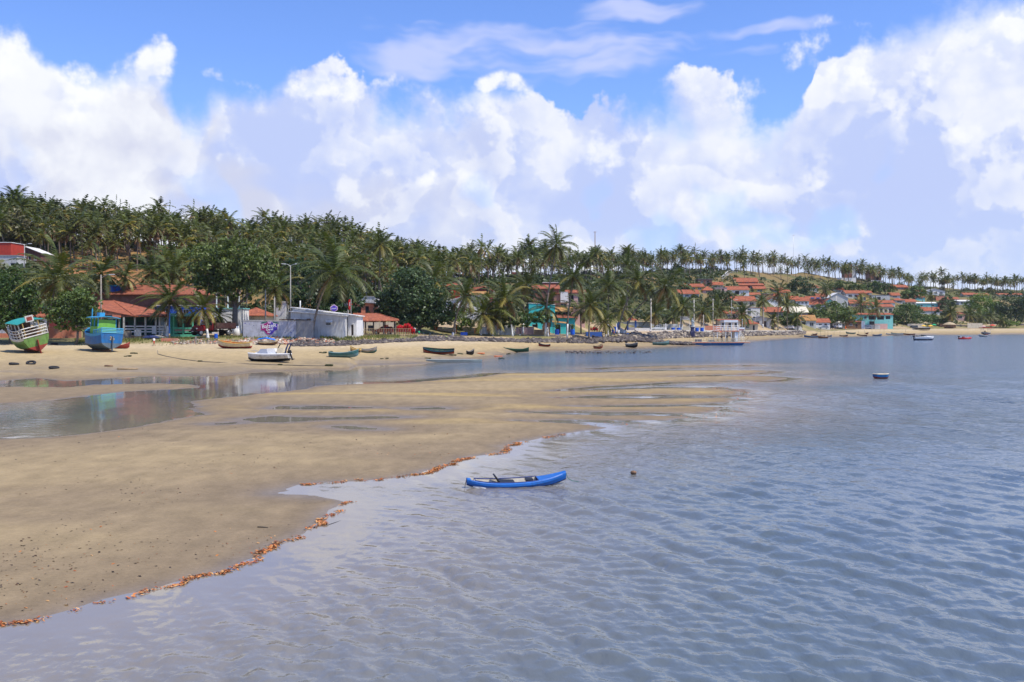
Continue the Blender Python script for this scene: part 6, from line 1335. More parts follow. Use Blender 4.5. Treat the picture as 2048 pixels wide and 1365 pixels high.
# --- white motor boat on the wet sand
def motor_boat():
    t, k = place('motor_boat', 'white motor boat with windscreen and black raised arch on wet sand', 'boat', 538, 724, R(176), R(2), R(1.5), dz=-.04)
    hull_parts(t, 5.2, 1.9, .92, ('worn_white', 'tar_black'), inside='white_paint', rail='white_paint', bow=.22, stern=.0, transom=.92, band=.60, thwarts=0, stripe='white_paint', th=.10)
    MB().loft([[(-2.4, -.85, .80), (1.9, -.55, .95), (1.9, .55, .95), (-2.4, .85, .80)], [(-2.4, -.80, .93), (1.8, -.45, 1.08), (1.8, .45, 1.08), (-2.4, .80, .93)]]).build('deck', 'white_paint', t)
    def wedge(x0, x1, x2, x3, y, z0, z1): return [[(x0, -y, z0), (x1, -y, z0), (x1, y, z0), (x0, y, z0)], [(x2, -y * .88, z1), (x3, -y * .88, z1), (x3, y * .88, z1), (x2, y * .88, z1)]]
    MB().loft(wedge(-.1, 1.35, .15, .85, .66, 1.0, 1.62)).build('windscreen', 'pale_glass', t); MB().loft(wedge(-1.1, .2, -.85, .0, .62, .95, 1.66)).build('console', 'white_paint', t); MB().loft(wedge(-2.0, -1.2, -1.9, -1.25, .78, .93, 1.68)).build('engine_box', 'cream_paint', t); MB().loft(wedge(.9, 1.7, 1.0, 1.5, .5, 1.02, 1.22)).build('bow_locker', 'white_paint', t)
    for y in (-.6, .6): MB().tube([(-2.25, y, .95), (-2.35, y, 1.5), (-2.62, y, 2.15)], [.13, .11, .07], 6).build('arch_leg', 'cloth_navy', t)
    MB().bar((-2.62, -.62, 2.15), (-2.62, .62, 2.15), .07).build('arch_bar', 'cloth_navy', t); MB().tube([(-.95, -.5, 1.6), (-1.35, -.5, 2.25)], .06, 6).build('pole', 'tar_black', t)
    outboard(t, -2.75, .75, 1.0, R(20)); MB().tube([(1.1, .5, 1.2), (1.6, .4, 1.45), (2.2, 0, 1.5), (1.6, -.4, 1.45), (1.1, -.5, 1.2)], .02, 5).build('bow_rail', 'steel', t)
motor_boat()
def covered_boat():
    t, k = place('covered_boat', 'small boat under a bright blue tarpaulin beside the rubble', 'boat', 536, 690, R(-8), Y=149); hull_parts(t, 3.0, 1.1, .5, ('cream_paint', 'rust_wood'), inside='grey_wood', rail='cream_paint', thwarts=1)
    m = MB(); m.loft([[(-1.5, -.6, .78), (-.2, -.62, 1.02), (1.3, -.6, .72)], [(-1.5, 0, .98), (-.2, 0, 1.16), (1.3, 0, .86)], [(-1.5, .6, .76), (-.2, .62, 1.0), (1.3, .6, .70)]], cap=False, closed=False); m.build('tarpaulin', 'tarp_blue', t)
    for x in (-1.3, .1, 1.1):
        for y in (-.5, .5): MB().bar((x, y, .4), (x, y, .92), .02).build('hoop', 'steel', t)
covered_boat()
# --- kayak
def kayak():
    t, k = place('kayak', 'blue sit-on kayak with cream cockpit floating near the shore', 'kayak', 1033, 972, R(11), R(7), R(-1.6), water=True, dz=.02)
    L, B = 3.35, .70; NS = 25; out = []; 
    def hb(s): return B / 2 * max(.05, (math.sin(math.pi * (.04 + .92 * s)) ** .62))
    def zt(s): return .165 + .17 * abs(2 * s - 1) ** 2.6 + (.05 if s > .5 else 0) * ((s - .5) / .5) ** 2
    def zb(s): return -.09 + .20 * abs(2 * s - 1) ** 3
    m = MB(); S = [i / (NS - 1) for i in range(NS)]
    def ring(s):
        b, a, c = hb(s), zt(s), zb(s); x = L * (s - .5)
        return [(x, -b * .80, a), (x, -b * .95, a - .03), (x, -b, a - .10), (x, -b * .86, c + .06), (x, -b * .45, c), (x, b * .45, c), (x, b * .86, c + .06), (x, b, a - .10), (x, b * .95, a - .03), (x, b * .80, a)]
    rg = [ring(s) for s in S]
    for i in range(NS - 1):
        for k_ in range(9): m.poly([rg[i][k_], rg[i + 1][k_], rg[i + 1][k_ + 1], rg[i][k_ + 1]], 1 if k_ in (3, 4, 5) else 0)
    m.poly(rg[0][::-1]); m.poly(rg[-1])
    for i in range(NS - 1):   # decked ends, open middle
        s = (S[i] + S[i + 1]) / 2
        if s < .04 or s > .72: m.poly([rg[i][9], rg[i + 1][9], rg[i + 1][0], rg[i][0]], 0)
    m.build('hull', ['kayak_blue', 'kayak_dark'], t, smooth=True)
    m = MB(); pr = None
    for i in range(NS):
        s = S[i]
        if s < .035 or s > .745: continue
        b = hb(s) * .78; a = zt(s); x = L * (s - .5); f = a - .10 - .05 * math.sin(math.pi * (s - .03) / .71); r = [(x, -b, a + .002), (x, -b * .8, f), (x, b * .8, f), (x, b, a + .002)]
        if pr:
            for q in range(3): m.poly([pr[q], r[q], r[q + 1], pr[q + 1]])
        pr = r
    m.build('cockpit_tray', 'kayak_inside', t, smooth=False)
    c = [Vector((L * (s - .5), hb(s) * .79, zt(s) + .012)) for s in S if .05 < s < .745]; c2 = [Vector((p.x, -p.y, p.z)) for p in reversed(c)]; MB().tube(c + c2 + [c[0]], .014, 5).build('cockpit_rim', 'kayak_dark', t)
    MB().loft([[(-.62, -.2, .14), (-.10, -.2, .10), (-.10, .2, .10), (-.62, .2, .14)], [(-.66, -.2, .19), (-.08, -.18, .15), (-.08, .18, .15), (-.66, .2, .19)]]).build('seat', 'black_plastic', t); MB().loft([[(-.62, -.2, .16), (-.54, -.2, .14), (-.54, .2, .14), (-.62, .2, .16)], [(-.78, -.17, .38), (-.73, -.17, .40), (-.73, .17, .40), (-.78, .17, .38)]]).build('backrest', 'black_plastic', t)
    MB().box((.30, -.13, .13), (.55, .13, .20)).build('hatch', 'black_plastic', t)
    MB().tube([(-L / 2 + .02, -.02, .36), (-L / 2 - .05, -.04, .15), (-L / 2 - .07, -.02, -.05)], .012, 5).build('toggle_cord', 'black_plastic', t)
    MB().tube([(L / 2 - .02, 0, .38), (L / 2 + .08, -.06, .14), (L / 2 + .22, -.10, .06), (L / 2 + .42, -.12, .03)], .011, 5).build('mooring_line', 'rope_green', t)
    MB().poly([(-1.50, -.285, .14), (-1.30, -.335, .12), (-1.08, -.362, .075), (-1.10, -.368, .05), (-1.34, -.34, .075), (-1.52, -.27, .10)]).build('scrape_mark', 'white_paint', t)
kayak()
def coconut():
    t, k = place('floating_coconut', 'brown coconut husk floating to the right of the kayak', 'coconut', 1267, 948, 0, water=True, dz=.01); MB().ball((0, 0, 0.03), .10, 0, 10, (1.15, 1, .75)).build('husk', 'rust_wood', t, smooth=True)
coconut()
# --- ferry
def ferry():
    Y = HC * FPX / (691 - YH); k = Y / FPX; t = thing('ferry_boat', 'two-deck white ferry boat with blue hull at the stone spit', 'ferry', ((1436 - 1024) * k, Y, 0), R(1.5)); o = Vector(t.location)
    def X(px): return (px - 1436) * k
    def Z(py): return HC - (py - YH) * k
    x0, x1 = X(1381), X(1486); w = 1.9
    MB().loft([[(x0 + .9, -w * .8, -.3), (x1 - .9, -w * .8, -.3), (x1 - .9, w * .8, -.3), (x0 + .9, w * .8, -.3)], [(x0, -w, .62), (x1, -w, .62), (x1, w, .62), (x0, w, .62)]]).build('hull', 'boat_blue', t)
    MB().box((x0 - .1, -w - .08, .622), (x1 + 1.3, w + .08, .80)).build('rub_rail', 'coral_wall', t); MB().box((x0 - .08, -w - .06, .802), (x1 + 1.3, w + .06, .92)).build('deck', 'cream_paint', t)
    zu = Z(663.5); 
    for px in (1431, 1448, 1459, 1467, 1476):
        for y in (-w + .1, w - .1): MB().box((X(px) - .07, y - .07, .922), (X(px) + .07, y + .07, zu - .002)).build('post', 'white_paint', t)
    MB().box((X(1429), -w - .05, zu), (X(1475), w + .05, zu + .20)).build('upper_deck', 'coral_wall', t)
    MB().box((X(1466), -w + .25, .922), (X(1473.5), w - .25, zu - .004)).build('wheelhouse', 'white_paint', t)
    for z in (zu + .55, zu + .95, zu + 1.4):
        for y in (-w, w): MB().bar((X(1430), y, z), (X(1474), y, z), .05).build('rail', 'white_paint', t)
        MB().bar((X(1430), -w, z), (X(1430), w, z), .05).build('rail', 'white_paint', t)
    for px in (1430, 1437, 1444, 1451, 1459, 1466, 1474):
        for y in (-w, w): MB().bar((X(px), y, zu + .2), (X(px), y, zu + 1.45), .05).build('stanchion', 'white_paint', t)
    zr = Z(645)
    for px in (1446, 1460, 1471.5):
        for y in (-w + .2, w - .2): MB().box((X(px) - .09, y - .09, zu + .2), (X(px) + .09, y + .09, zr - .002)).build('canopy_post', 'white_paint', t)
    MB().box((X(1444.5), -w, zr), (X(1472.5), w, zr + .55)).build('canopy', 'white_paint', t)
    MB().box((X(1474.5), -.9, zu + .25), (X(1488), -.7, zu + 1.0)).build('name_board', 'white_paint', t); MB().box((X(1476), -.93, zu + .3), (X(1487), -.902, zu + .55)).build('name_stripe', 'boat_red', t)
    for q in range(8):
        f = q / 7; x = X(1487) + (X(1475) - X(1487)) * f; MB().box((x - .14, -.8, .95 + (zu - .95) * f), (x + .14, .5, 1.0 + (zu - .95) * f)).build('stair_step', 'white_paint', t)
    for y in (-.85, .55): MB().bar((X(1488), y, 1.7), (X(1475), y, zu + .9), .045).build('stair_rail', 'white_paint', t)
    for px in (1383, 1391, 1400, 1410, 1420, 1431, 1440, 1449, 1459, 1468, 1478, 1488):
        for y in (-w, w): MB().bar((X(px), y, .9), (X(px), y, 1.75), .045).build('stanchion', 'cream_paint' if px % 3 else 'yellow_wood', t)
    for z in (1.3, 1.72):
        for y in (-w, w): MB().bar((X(1383), y, z), (X(1490), y, z), .04).build('rail', 'cream_paint', t)
    MB().box((X(1390), -.6, .925), (X(1402), .4, 1.45)).build('deck_bench', 'cloth_navy', t); MB().box((X(1418), -.6, .925), (X(1428), .4, 1.35)).build('deck_bench', 'worn_white', t)
    for a, b in ((1485, 1493),): MB().box((X(1484), -.25, zr - 1.4), (X(1484) + .08, -.17, zr + .5)).build('lamp_pole', 'white_paint', t); MB().ball((X(1484) + .04, -.2, zr + .62), .18, 0, 8).build('lamp', 'lamp_head', t)
    MB().bar((X(1490), 0, .9), (X(1498), 0, 1.9), .05).build('bowsprit', 'rust_wood', t)
ferry()
def speedboat():
    Y = HC * FPX / (681 - YH); t = thing('speedboat', 'white and black speedboat floating before the far beach', 'speedboat', ((1848 - 1024) * Y / FPX, Y, -.1), R(4))
    hull_parts(t, 6.3, 2.2, 1.15, ('white_paint', 'cloth_navy'), inside='white_paint', rail='white_paint', bow=.12, stern=-.1, transom=.9, band=.55, thwarts=0, th=.12)
    MB().loft([[(-.4, -.95, 1.10), (2.5, -.35, 1.25), (2.5, .35, 1.25), (-.4, .95, 1.10)], [(-.3, -.8, 1.38), (2.0, -.25, 1.36), (2.0, .25, 1.36), (-.3, .8, 1.38)]]).build('foredeck', 'white_paint', t); MB().loft([[(-.5, -.85, 1.38), (.7, -.7, 1.38), (.7, .7, 1.38), (-.5, .85, 1.38)], [(-.7, -.7, 1.85), (-.2, -.6, 1.85), (-.2, .6, 1.85), (-.7, .7, 1.85)]]).build('windscreen', 'glass', t)
    MB().box((-2.2, -.8, .9), (-1.0, .8, 1.5)).build('seat', 'cloth_black', t); outboard(t, -3.3, .8, 1.4)
speedboat()
def beached_cruiser():
    Y = 505; t = thing('canopied_launch', 'long black launch with white side on the far sand', 'boat', ((1842 - 1024) * Y / FPX, Y, gz((1842 - 1024) * Y / FPX, Y)), R(176)); hull_parts(t, 8.6, 2.4, 1.3, ('tar_black', 'worn_white'), inside='cream_paint', rail='worn_white', bow=.3, transom=.9, band=.5, thwarts=2)
    MB().box((-3.4, -.9, 1.0), (-1.4, .9, 1.5)).build('engine_cover', 'white_paint', t)
beached_cruiser()
def red_boat():
    Y = HC * FPX / (679 - YH); t = thing('inflatable_boat', 'red inflatable boat floating right of the speedboat', 'boat', ((1930 - 1024) * Y / FPX, Y, .05), R(3)); m = MB()
    m.tube([(-2.0, -.7, .2), (1.0, -.7, .25), (1.9, -.35, .38), (2.1, 0, .42), (1.9, .35, .38), (1.0, .7, .25), (-2.0, .7, .2)], .24, 8); m.build('tube', 'plastic_red', t, smooth=True); MB().box((-1.9, -.6, .02), (1.6, .6, .12)).build('floor', 'hull_grey', t); MB().box((-.9, -.35, .12), (-.3, .35, .85)).build('console', 'boat_red', t); outboard(t, -2.15, .35, 1.1)
red_boat()
def canopy_boat():
    Y = HC * FPX / (670.5 - YH); k = Y / FPX; t = thing('canopy_boat', 'small dark boat with flat red canopy at the far beach', 'boat', ((1971 - 1024) * k, Y, 0), R(80)); hull_parts(t, 5.0, 3.6, 1.0, ('hull_grey', 'boat_red'), inside='grey_wood', rail='worn_white', transom=.9, thwarts=2)
    for x in (-1.8, 1.6):
        for y in (-1.5, 1.5): MB().bar((x, y, .8), (x, y, 3.2), .06).build('post', 'white_paint', t)
    MB().box((-2.6, -2.3, 3.2), (2.4, 2.3, 3.45)).build('canopy', 'cloth_red', t)
canopy_boat()

# ------------------------------------------------------------------ vehicles
def wheel(parent, x, y, r, w=.2, hub=True):
    a = MB(); n = 16
    rg = [[(x + rr * math.cos(2 * math.pi * q / n), y + yy, r + rr * math.sin(2 * math.pi * q / n)) for q in range(n)] for rr, yy in ((r * .6, -w / 2), (r * .94, -w / 2), (r, -w * .3), (r, w * .3), (r * .94, w / 2), (r * .6, w / 2))]
    o = a.loft(rg, 0, True).build('wheel', 'rubber', parent); sg = -1 if y < 0 else 1
    m = MB().loft([[(x + rr * math.cos(2 * math.pi * q / n), y + sg * (w / 2 + dd), r + rr * math.sin(2 * math.pi * q / n)) for q in range(n)] for rr, dd in ((r * .6, .002), (r * .55, .02), (r * .15, .03))]); m.build('rim', 'steel', o)
def car(label, px, base, Y, yaw, paint, kind='hatch', L=4.0, W=1.68, group=None):
    k = Y / FPX; x = (px - 1024) * k; t = thing('parked_car' if kind != 'van' else 'parked_van', label, 'car' if kind != 'van' else 'van', (x, Y, HC - (base - YH) * k), yaw, group); hL = L / 2
    prof = {'hatch': [(-hL, .35), (-hL - .02, .75), (-hL + .12, .98), (hL * .42, .96), (hL * .92, .82), (hL, .66), (hL, .32)], 'van': [(-hL, .35), (-hL, 1.05), (hL * .75, 1.05), (hL * .97, .9), (hL, .6), (hL, .35)], 'pickup': [(-hL, .4), (-hL, 1.0), (-hL * .1, 1.0), (hL * .45, 1.0), (hL * .93, .9), (hL, .7), (hL, .4)]}[kind]
    MB().prism(prof, -W / 2, W / 2).build('body', paint, t)
    cab = {'hatch': ([(-hL + .12, .98), (-hL + .5, 1.44), (hL * .08, 1.46), (hL * .46, .96)]), 'van': ([(-hL + .02, 1.052), (-hL + .06, 1.95), (hL * .55, 1.95), (hL * .80, 1.052)]), 'pickup': ([(-hL * .18, 1.002), (-hL * .10, 1.55), (hL * .28, 1.56), (hL * .52, 1.002)])}[kind]
    m = MB(); wi = W / 2 * .86; lo = [(p[0], p[1]) for p in cab]
    m.loft([[(cab[0][0], -W / 2 + .02, cab[0][1]), (cab[1][0], -wi, cab[1][1]), (cab[2][0], -wi, cab[2][1]), (cab[3][0], -W / 2 + .02, cab[3][1])], [(cab[0][0], W / 2 - .02, cab[0][1]), (cab[1][0], wi, cab[1][1]), (cab[2][0], wi, cab[2][1]), (cab[3][0], W / 2 - .02, cab[3][1])]]); m.build('cabin', paint, t)
    def lerp2(a, b, f): return (a[0] + (b[0] - a[0]) * f, a[1] + (b[1] - a[1]) * f)
    for sg in (-1, 1):
        for fa, fb in ((.06, .47), (.53, .92)):
            q0, q1 = lerp2(cab[0], cab[3], fa), lerp2(cab[0], cab[3], fb); r0, r1 = lerp2(cab[1], cab[2], max(.04, fa)), lerp2(cab[1], cab[2], min(.96, fb))
            a0, a1 = lerp2(q0, r0, .15), lerp2(q1, r1, .15); b0, b1 = lerp2(q0, r0, .88), lerp2(q1, r1, .88); y0 = W / 2 - .02 - (W / 2 - .02 - wi) * .15 + .006; y1 = W / 2 - .02 - (W / 2 - .02 - wi) * .88 + .006
            MB().poly([(a0[0], sg * y0, a0[1]), (a1[0], sg * y0, a1[1]), (b1[0], sg * y1, b1[1]), (b0[0], sg * y1, b0[1])]).build('side_window', 'glass', t)
    for (p, q, nm) in ((cab[3], cab[2], 'windscreen'), (cab[0], cab[1], 'rear_window')):
        s = 1 if nm == 'windscreen' else -1; a, b = lerp2(p, q, .14), lerp2(p, q, .88); MB().poly([(a[0] + s * .012, -W * .40, a[1] + .008), (a[0] + s * .012, W * .40, a[1] + .008), (b[0] + s * .012, W * .36, b[1] + .008), (b[0] + s * .012, -W * .36, b[1] + .008)]).build(nm, 'glass', t)
    for sg in (-1, 1):
        for xx in (-hL * .62, hL * .62): wheel(t, xx, sg * (W / 2 - .06), .30)
        MB().box((hL - .02, sg * W * .36 - .14, .62), (hL + .015, sg * W * .36 + .14, .76)).build('headlight', 'chrome_lamp', t); MB().box((-hL - .03, sg * W * .38 - .09, .68), (-hL + .01, sg * W * .38 + .09, .84)).build('tail_light', 'plastic_red', t)
    MB().box((hL - .04, -W * .46, .34), (hL + .04, W * .46, .48)).build('bumper', 'black_plastic', t); return t
car('red hatchback parked under the tiled shelter behind the railing', 767, 669, 187, R(172), 'car_red', L=3.9)
car('small white van parked behind the wide low palm', 953, 662, 238, R(20), 'car_white', 'van', 3.9)
car('white pickup parked on the sea wall road', 1316, 662, 300, R(182), 'car_white', 'pickup', 4.3)
car('silver hatchback parked between the lone palm and dark palm', 1539, 659, 408, R(160), 'car_silver'); car('white hatchback parked in front of the bright palm', 1578, 658.5, 417, R(150), 'car_white'); car('silver hatchback parked under the feathery tree', 1647, 658, 448, R(172), 'car_silver', L=4.2); car('dark car parked between the silver hatchback and the van', 1663, 658, 452, R(120), 'car_dark', L=4.2); car('white van parked under the feathery tree', 1674, 656.5, 458, R(110), 'car_white', 'van', 4.8, 1.9)
car('dark car parked left of the yellow umbrellas', 1798, 659, 532, R(185), 'car_dark', L=4.4); car('grey car parked behind the yellow umbrellas', 1827, 658.5, 536, R(185), 'car_dark', 'van', 4.2); car('grey car parked under the aqua house palms', 1735, 658, 489, R(176), 'car_silver', L=4.0)
def box_truck():
    t = car('white box truck beside the red sail cloth on the far beach', 1780, 659, 528, R(178), 'car_white', 'pickup', 5.0, 2.0); MB().box((-2.6, -1.0, 1.02), (-.4, 1.0, 2.9)).build('cargo_box', 'worn_white', t)
box_truck()
def truck():
    Y = 160.5; k = Y / FPX; px = 425; t = thing('dump_truck', 'old red dump truck parked behind the low palm', 'truck', ((px - 1024) * k, Y, HC - (671.5 - YH) * k), R(228)); 
    # forward is +x
    m = MB(); m.loft([[(1.7, -.95, .95), (3.25, -.80, .95), (3.25, .80, .95), (1.7, .95, .95)], [(1.7, -.90, 1.55), (3.15, -.72, 1.42), (3.15, .72, 1.42), (1.7, .90, 1.55)], [(1.7, -.6, 1.72), (2.95, -.45, 1.62), (2.95, .45, 1.62), (1.7, .6, 1.72)]]); m.build('bonnet', 'truck_red', t)
    for sg in (-1, 1): MB().loft([[(2.0, sg * .75, .75), (3.3, sg * .75, .75), (3.3, sg * 1.15, .75), (2.0, sg * 1.15, .75)], [(2.2, sg * .75, 1.22), (3.15, sg * .75, 1.20), (3.1, sg * 1.1, 1.16), (2.25, sg * 1.1, 1.16)]]).build('fender', 'truck_red', t); MB().ball((3.28, sg * .82, 1.12), .13, 0, 8).build('headlight', 'chrome_lamp', t)
    MB().box((3.26, -.55, .85), (3.31, .55, 1.35)).build('grille', 'truck_dark', t); MB().box((3.35, -1.15, .55), (3.55, 1.15, .80)).build('bumper', 'tar_black', t); MB().box((3.555, -.25, .6), (3.57, .25, .74)).build('number_plate', 'worn_white', t)
    m = MB(); m.loft([[(.45, -1.0, .85), (1.75, -1.0, .85), (1.75, 1.0, .85), (.45, 1.0, .85)], [(.45, -1.0, 1.62), (1.72, -1.0, 1.62), (1.72, 1.0, 1.62), (.45, 1.0, 1.62)], [(.5, -.9, 2.3), (1.45, -.88, 2.3), (1.45, .88, 2.3), (.5, .9, 2.3)]]); m.build('cab', 'truck_red', t)
    MB().poly([(1.735, -.88, 1.66), (1.735, .88, 1.66), (1.50, .80, 2.22), (1.50, -.80, 2.22)]).build('windscreen', 'pale_glass', t)
    for sg in (-1, 1):
        MB().poly([(.62, sg * 1.006, 1.66), (1.6, sg * 1.006, 1.66), (1.4, sg * .915, 2.22), (.66, sg * .925, 2.22)]).build('side_window', 'glass', t)
        wheel(t, 2.65, sg * .95, .48, .3)
        for yy in (.78, 1.06): wheel(t, -2.3, sg * yy, .48, .24)
    MB().box((-3.3, -.45, .62), (1.6, .45, .85)).build('chassis', 'tar_black', t); MB().box((.05, -1.15, .9), (.4, 1.15, 2.75)).build('headboard', 'truck_dark', t)
    for sg in (-1, 1): MB().box((-3.45, sg * 1.2 - .06, 1.15), (.05, sg * 1.2 + .06, 2.05)).build('side_board', 'truck_dark', t)
    MB().box((-3.45, -1.14, 1.05), (.05, 1.14, 1.15)).build('bed_floor', 'truck_dark', t); MB().box((-3.55, -1.26, 1.15), (-3.455, 1.26, 2.0)).build('tailgate', 'truck_dark', t)
    MB().box((-1.2, -1.0, .55), (.2, -.5, 1.0)).build('fuel_tank', 'tar_black', t)
truck()

# ------------------------------------------------------------------ people
def person(label, px, base, Y, H=1.7, pose='stand', top='cloth_white', legs='cloth_blue', yaw=0.0, z=None, bare=False):
    k = Y / FPX; x = (px - 1024) * k; zz = gz(x, Y) if z is None else z
    t = thing('person', label, 'person', (x, Y, zz), yaw); s = H / 1.7
    st = {'stand': 0, 'walk': 1, 'sit': 2}[pose]; a = .26 * (st == 1); hipz = .92 if st != 2 else .45
    V = [(0, 0, hipz), (0, 0, hipz + .22), (0, 0, hipz + .42), (0, .01, hipz + .52), (0, .01, hipz + .60), (0, -.02, hipz + .70), (0, -.01, hipz + .79)]; E = [(i, i + 1) for i in range(6)]; rad = [.15, .135, .165, .075, .058, .098, .07]
    for sg in (-1, 1):
        sw = a * sg; n = len(V)
        V += [(sg * .19, 0, hipz + .47), (sg * .24, .04 - sw * .6, hipz + .22), (sg * .25, -.06 - sw * 1.0, hipz - .02), (sg * .25, -.09 - sw * 1.15, hipz - .12)]; E += [(2, n), (n, n + 1), (n + 1, n + 2), (n + 2, n + 3)]; rad += [.062, .046, .034, .028]
        n = len(V)
        if st == 2: V += [(sg * .10, -.02, hipz - .03), (sg * .12, -.42, hipz + .02), (sg * .12, -.46, .08), (sg * .12, -.60, .03)]
        else: V += [(sg * .095, 0, hipz - .08), (sg * .10, sw * .8 - .03, .50), (sg * .10, sw * 1.7, .09), (sg * .10, sw * 1.7 - .15, .035)]
        E += [(0, n), (n, n + 1), (n + 1, n + 2), (n + 2, n + 3)]; rad += [.095, .062, .043, .036]
    me = bpy.data.meshes.new('body'); me.from_pydata([tuple(c * s for c in v) for v in V], E, []); o = bpy.data.objects.new('body', me); link(o)
    md = o.modifiers.new('skin', 'SKIN'); sv = me.skin_vertices[0].data
    for q, r_ in zip(sv, rad): q.radius = (r_ * s, r_ * s)
    sv[0].use_root = True; o.modifiers.new('sub', 'SUBSURF').levels = 1
    dg = bpy.context.evaluated_depsgraph_get(); m2 = bpy.data.meshes.new_from_object(o.evaluated_get(dg)); bpy.data.objects.remove(o)
    m2.materials.clear()
    for q in ('skin', top, legs, 'hair'): m2.materials.append(MAT(q))
    for p in m2.polygons:
        c = p.center / s; zc = c.z; p.use_smooth = True
        if zc > hipz + .715 or (zc > hipz + .64 and c.y > .03): p.material_index = 3
        elif zc > hipz + .545: p.material_index = 0
        elif abs(c.x) > .19 and zc < hipz + .30 and c.y > -.5 and zc > hipz - .2: p.material_index = 0
        elif zc > hipz + .06: p.material_index = 0 if bare else 1
        elif zc > (.46 if st != 2 else .3): p.material_index = 2
        else: p.material_index = 0
    b = bpy.data.objects.new('body', m2); link(b, t)
    return t
person('child in white shirt and red shorts walking on the sand', 308, 692, 150, 1.30, 'walk', 'cloth_white', 'cloth_red', R(60))
person('man in white shirt standing beside the red chair stacks', 829, 668, 188, 1.70, 'stand', 'cloth_white', 'cloth_navy', R(-20))
person('person in green top right of the man in white shirt', 838, 668, 189, 1.55, 'sit', 'cloth_green', 'cloth_navy', R(20))
person('bare-chested man in red shorts by the blue terrace', 1203, 669, 246, 1.68, 'stand', 'skin', 'cloth_red', R(-10), bare=True)
person('person in white shirt sitting at the foot of the stone wall', 1300, 676, 280, 1.6, 'sit', 'cloth_white', 'cloth_navy', R(30))
for i, (px, tp, lg, lab) in enumerate([(1216, 'cloth_blue', 'cloth_navy', 'person in blue shirt on the terrace behind the bare-chested man'), (1222, 'cloth_white', 'cloth_blue', 'person in white shirt on the terrace beside the blue shirt'), (1228, 'cloth_orange', 'cloth_navy', 'person in orange shirt at the right end of the terrace')]): person(lab, px, 664, 252, 1.65, 'stand', tp, lg, i * .8)
person('person in dark shirt standing on the ferry lower deck', 1443, 690, 246, 1.65, 'stand', 'rust_wood', 'cloth_navy', .3, z=.93); person('person in navy clothes on the ferry right of the dark shirt', 1453, 690, 246, 1.65, 'stand', 'cloth_navy', 'cloth_black', -.4, z=.93)
person('person in dark clothes under the red boat canopy', 1970, 670, 458, 1.7, 'stand', 'cloth_black', 'cloth_navy', 0, z=.5)
person('person in orange shirt beside the orange umbrella on the far beach', 1860, 663, 522, 1.7, 'stand', 'cloth_orange', 'cloth_red', 0); person('person standing right of the box truck on the far beach', 1785, 664, 500, 1.7, 'stand', 'cloth_navy', 'cloth_black', 0)

# ------------------------------------------------------------------ street furniture
def lamp_pole(label, px, base, top, Y, arm=0, r=.11, double=False, mat='concrete', white=0, cat='lamp post', z=None):
    k = Y / FPX; x = (px - 1024) * k; zb = gz(x, Y) if z is None else z; H = HC - (top - YH) * k - zb; t = thing('lamp_post' if (arm or double) else 'utility_pole', label, cat if (arm or double) else 'pole', (x, Y, zb))
    MB().tube([(0, 0, -.5), (0, 0, H)], [r * 1.25, r * .8], 8).build('pole', mat, t, smooth=True)
    if white: MB().tube([(0, 0, 0), (0, 0, white)], r * 1.32, 8).build('painted_foot', 'whitewash', t)
    for sg in ([-1, 1] if double else ([arm] if arm else [])):
        ax = sg * (.9 if double else abs(arm)); hz = H - .1 if double else H * .97; MB().tube([(0, 0, hz - (.25 if not double else 0)), (ax * .6, 0, hz + .25), (ax, 0, hz + .32)], .045, 6).build('arm', 'steel', t); MB().loft([[(ax - sg * .1, -.12, hz + .26), (ax + sg * .65, -.14, hz + .30), (ax + sg * .65, .14, hz + .30), (ax - sg * .1, .12, hz + .26)], [(ax - sg * .1, -.08, hz + .40), (ax + sg * .6, -.09, hz + .42), (ax + sg * .6, .09, hz + .42), (ax - sg * .1, .08, hz + .40)]]).build('lamp_head', 'lamp_head', t)
    if not arm and not double: MB().box((-.7, -.06, H - .45), (.7, .06, H - .33)).build('crossarm', 'grey_wood', t)
    return t
lamp_pole('double street lamp beside the brick hut on the slope', 49, 556, 490, 212, double=True); lamp_pole('dark utility pole with lamp arm by the veranda roof', 202, 672, 550, 162, arm=1.2, mat='grey_wood', r=.13)
lamp_pole('tall double headed lamp pole behind the grey workshop', 581, 668, 531, 172, double=True, r=.10); lamp_pole('thin utility pole left of the mural shield', 531, 668, 572, 166); lamp_pole('concrete lamp pole above the mural shield', 549, 668, 596, 168, arm=-.001, r=.14); lamp_pole('dark thin pole behind the almond tree trunk', 485, 668, 605, 168, r=.06)
lamp_pole('white concrete lamp pole on the sea wall left of the pickup', 1302, 662, 598, 294, arm=.0, mat='pale_concrete', white=2.2, r=.16); lamp_pole('tall pale pole right beside the statue', 1388, 662, 600, 312, mat='pale_concrete', r=.15, white=2.0); lamp_pole('pale pole behind the ferry boat', 1426, 662, 598, 336, mat='pale_concrete', r=.13)
lamp_pole('street lamp with long arm in front of the maroon gable', 988, 668, 582, 236, arm=1.6); lamp_pole('lamp post by the cream corner near the ferry canopy', 1463, 662, 600, 362, arm=1.2, mat='concrete'); lamp_pole('pale pole left of the lone palm', 1527, 660, 604, 398, mat='pale_concrete', r=.16); lamp_pole('street pole beside the dark walled house', 1511, 660, 636, 392, mat='concrete'); lamp_pole('concrete pole by the ochre roofed house', 1603, 658, 618, 440, mat='grey_wood', r=.14); lamp_pole('pale pole behind the grey gable', 1673, 620, 592, 500, mat='pale_concrete', r=.15)
lamp_pole('tall radio mast rising over the low ridge palms', 1190, 540, 463, 440, r=.18, mat='rust_wood', cat='mast'); lamp_pole('thin antenna on the ridge above the stair', 1587, 545, 470, 640, r=.07, mat='steel', cat='mast'); lamp_pole('grey pole on the slope among the orange hill palms', 260, 530, 498, 262, mat='pale_concrete', r=.14)
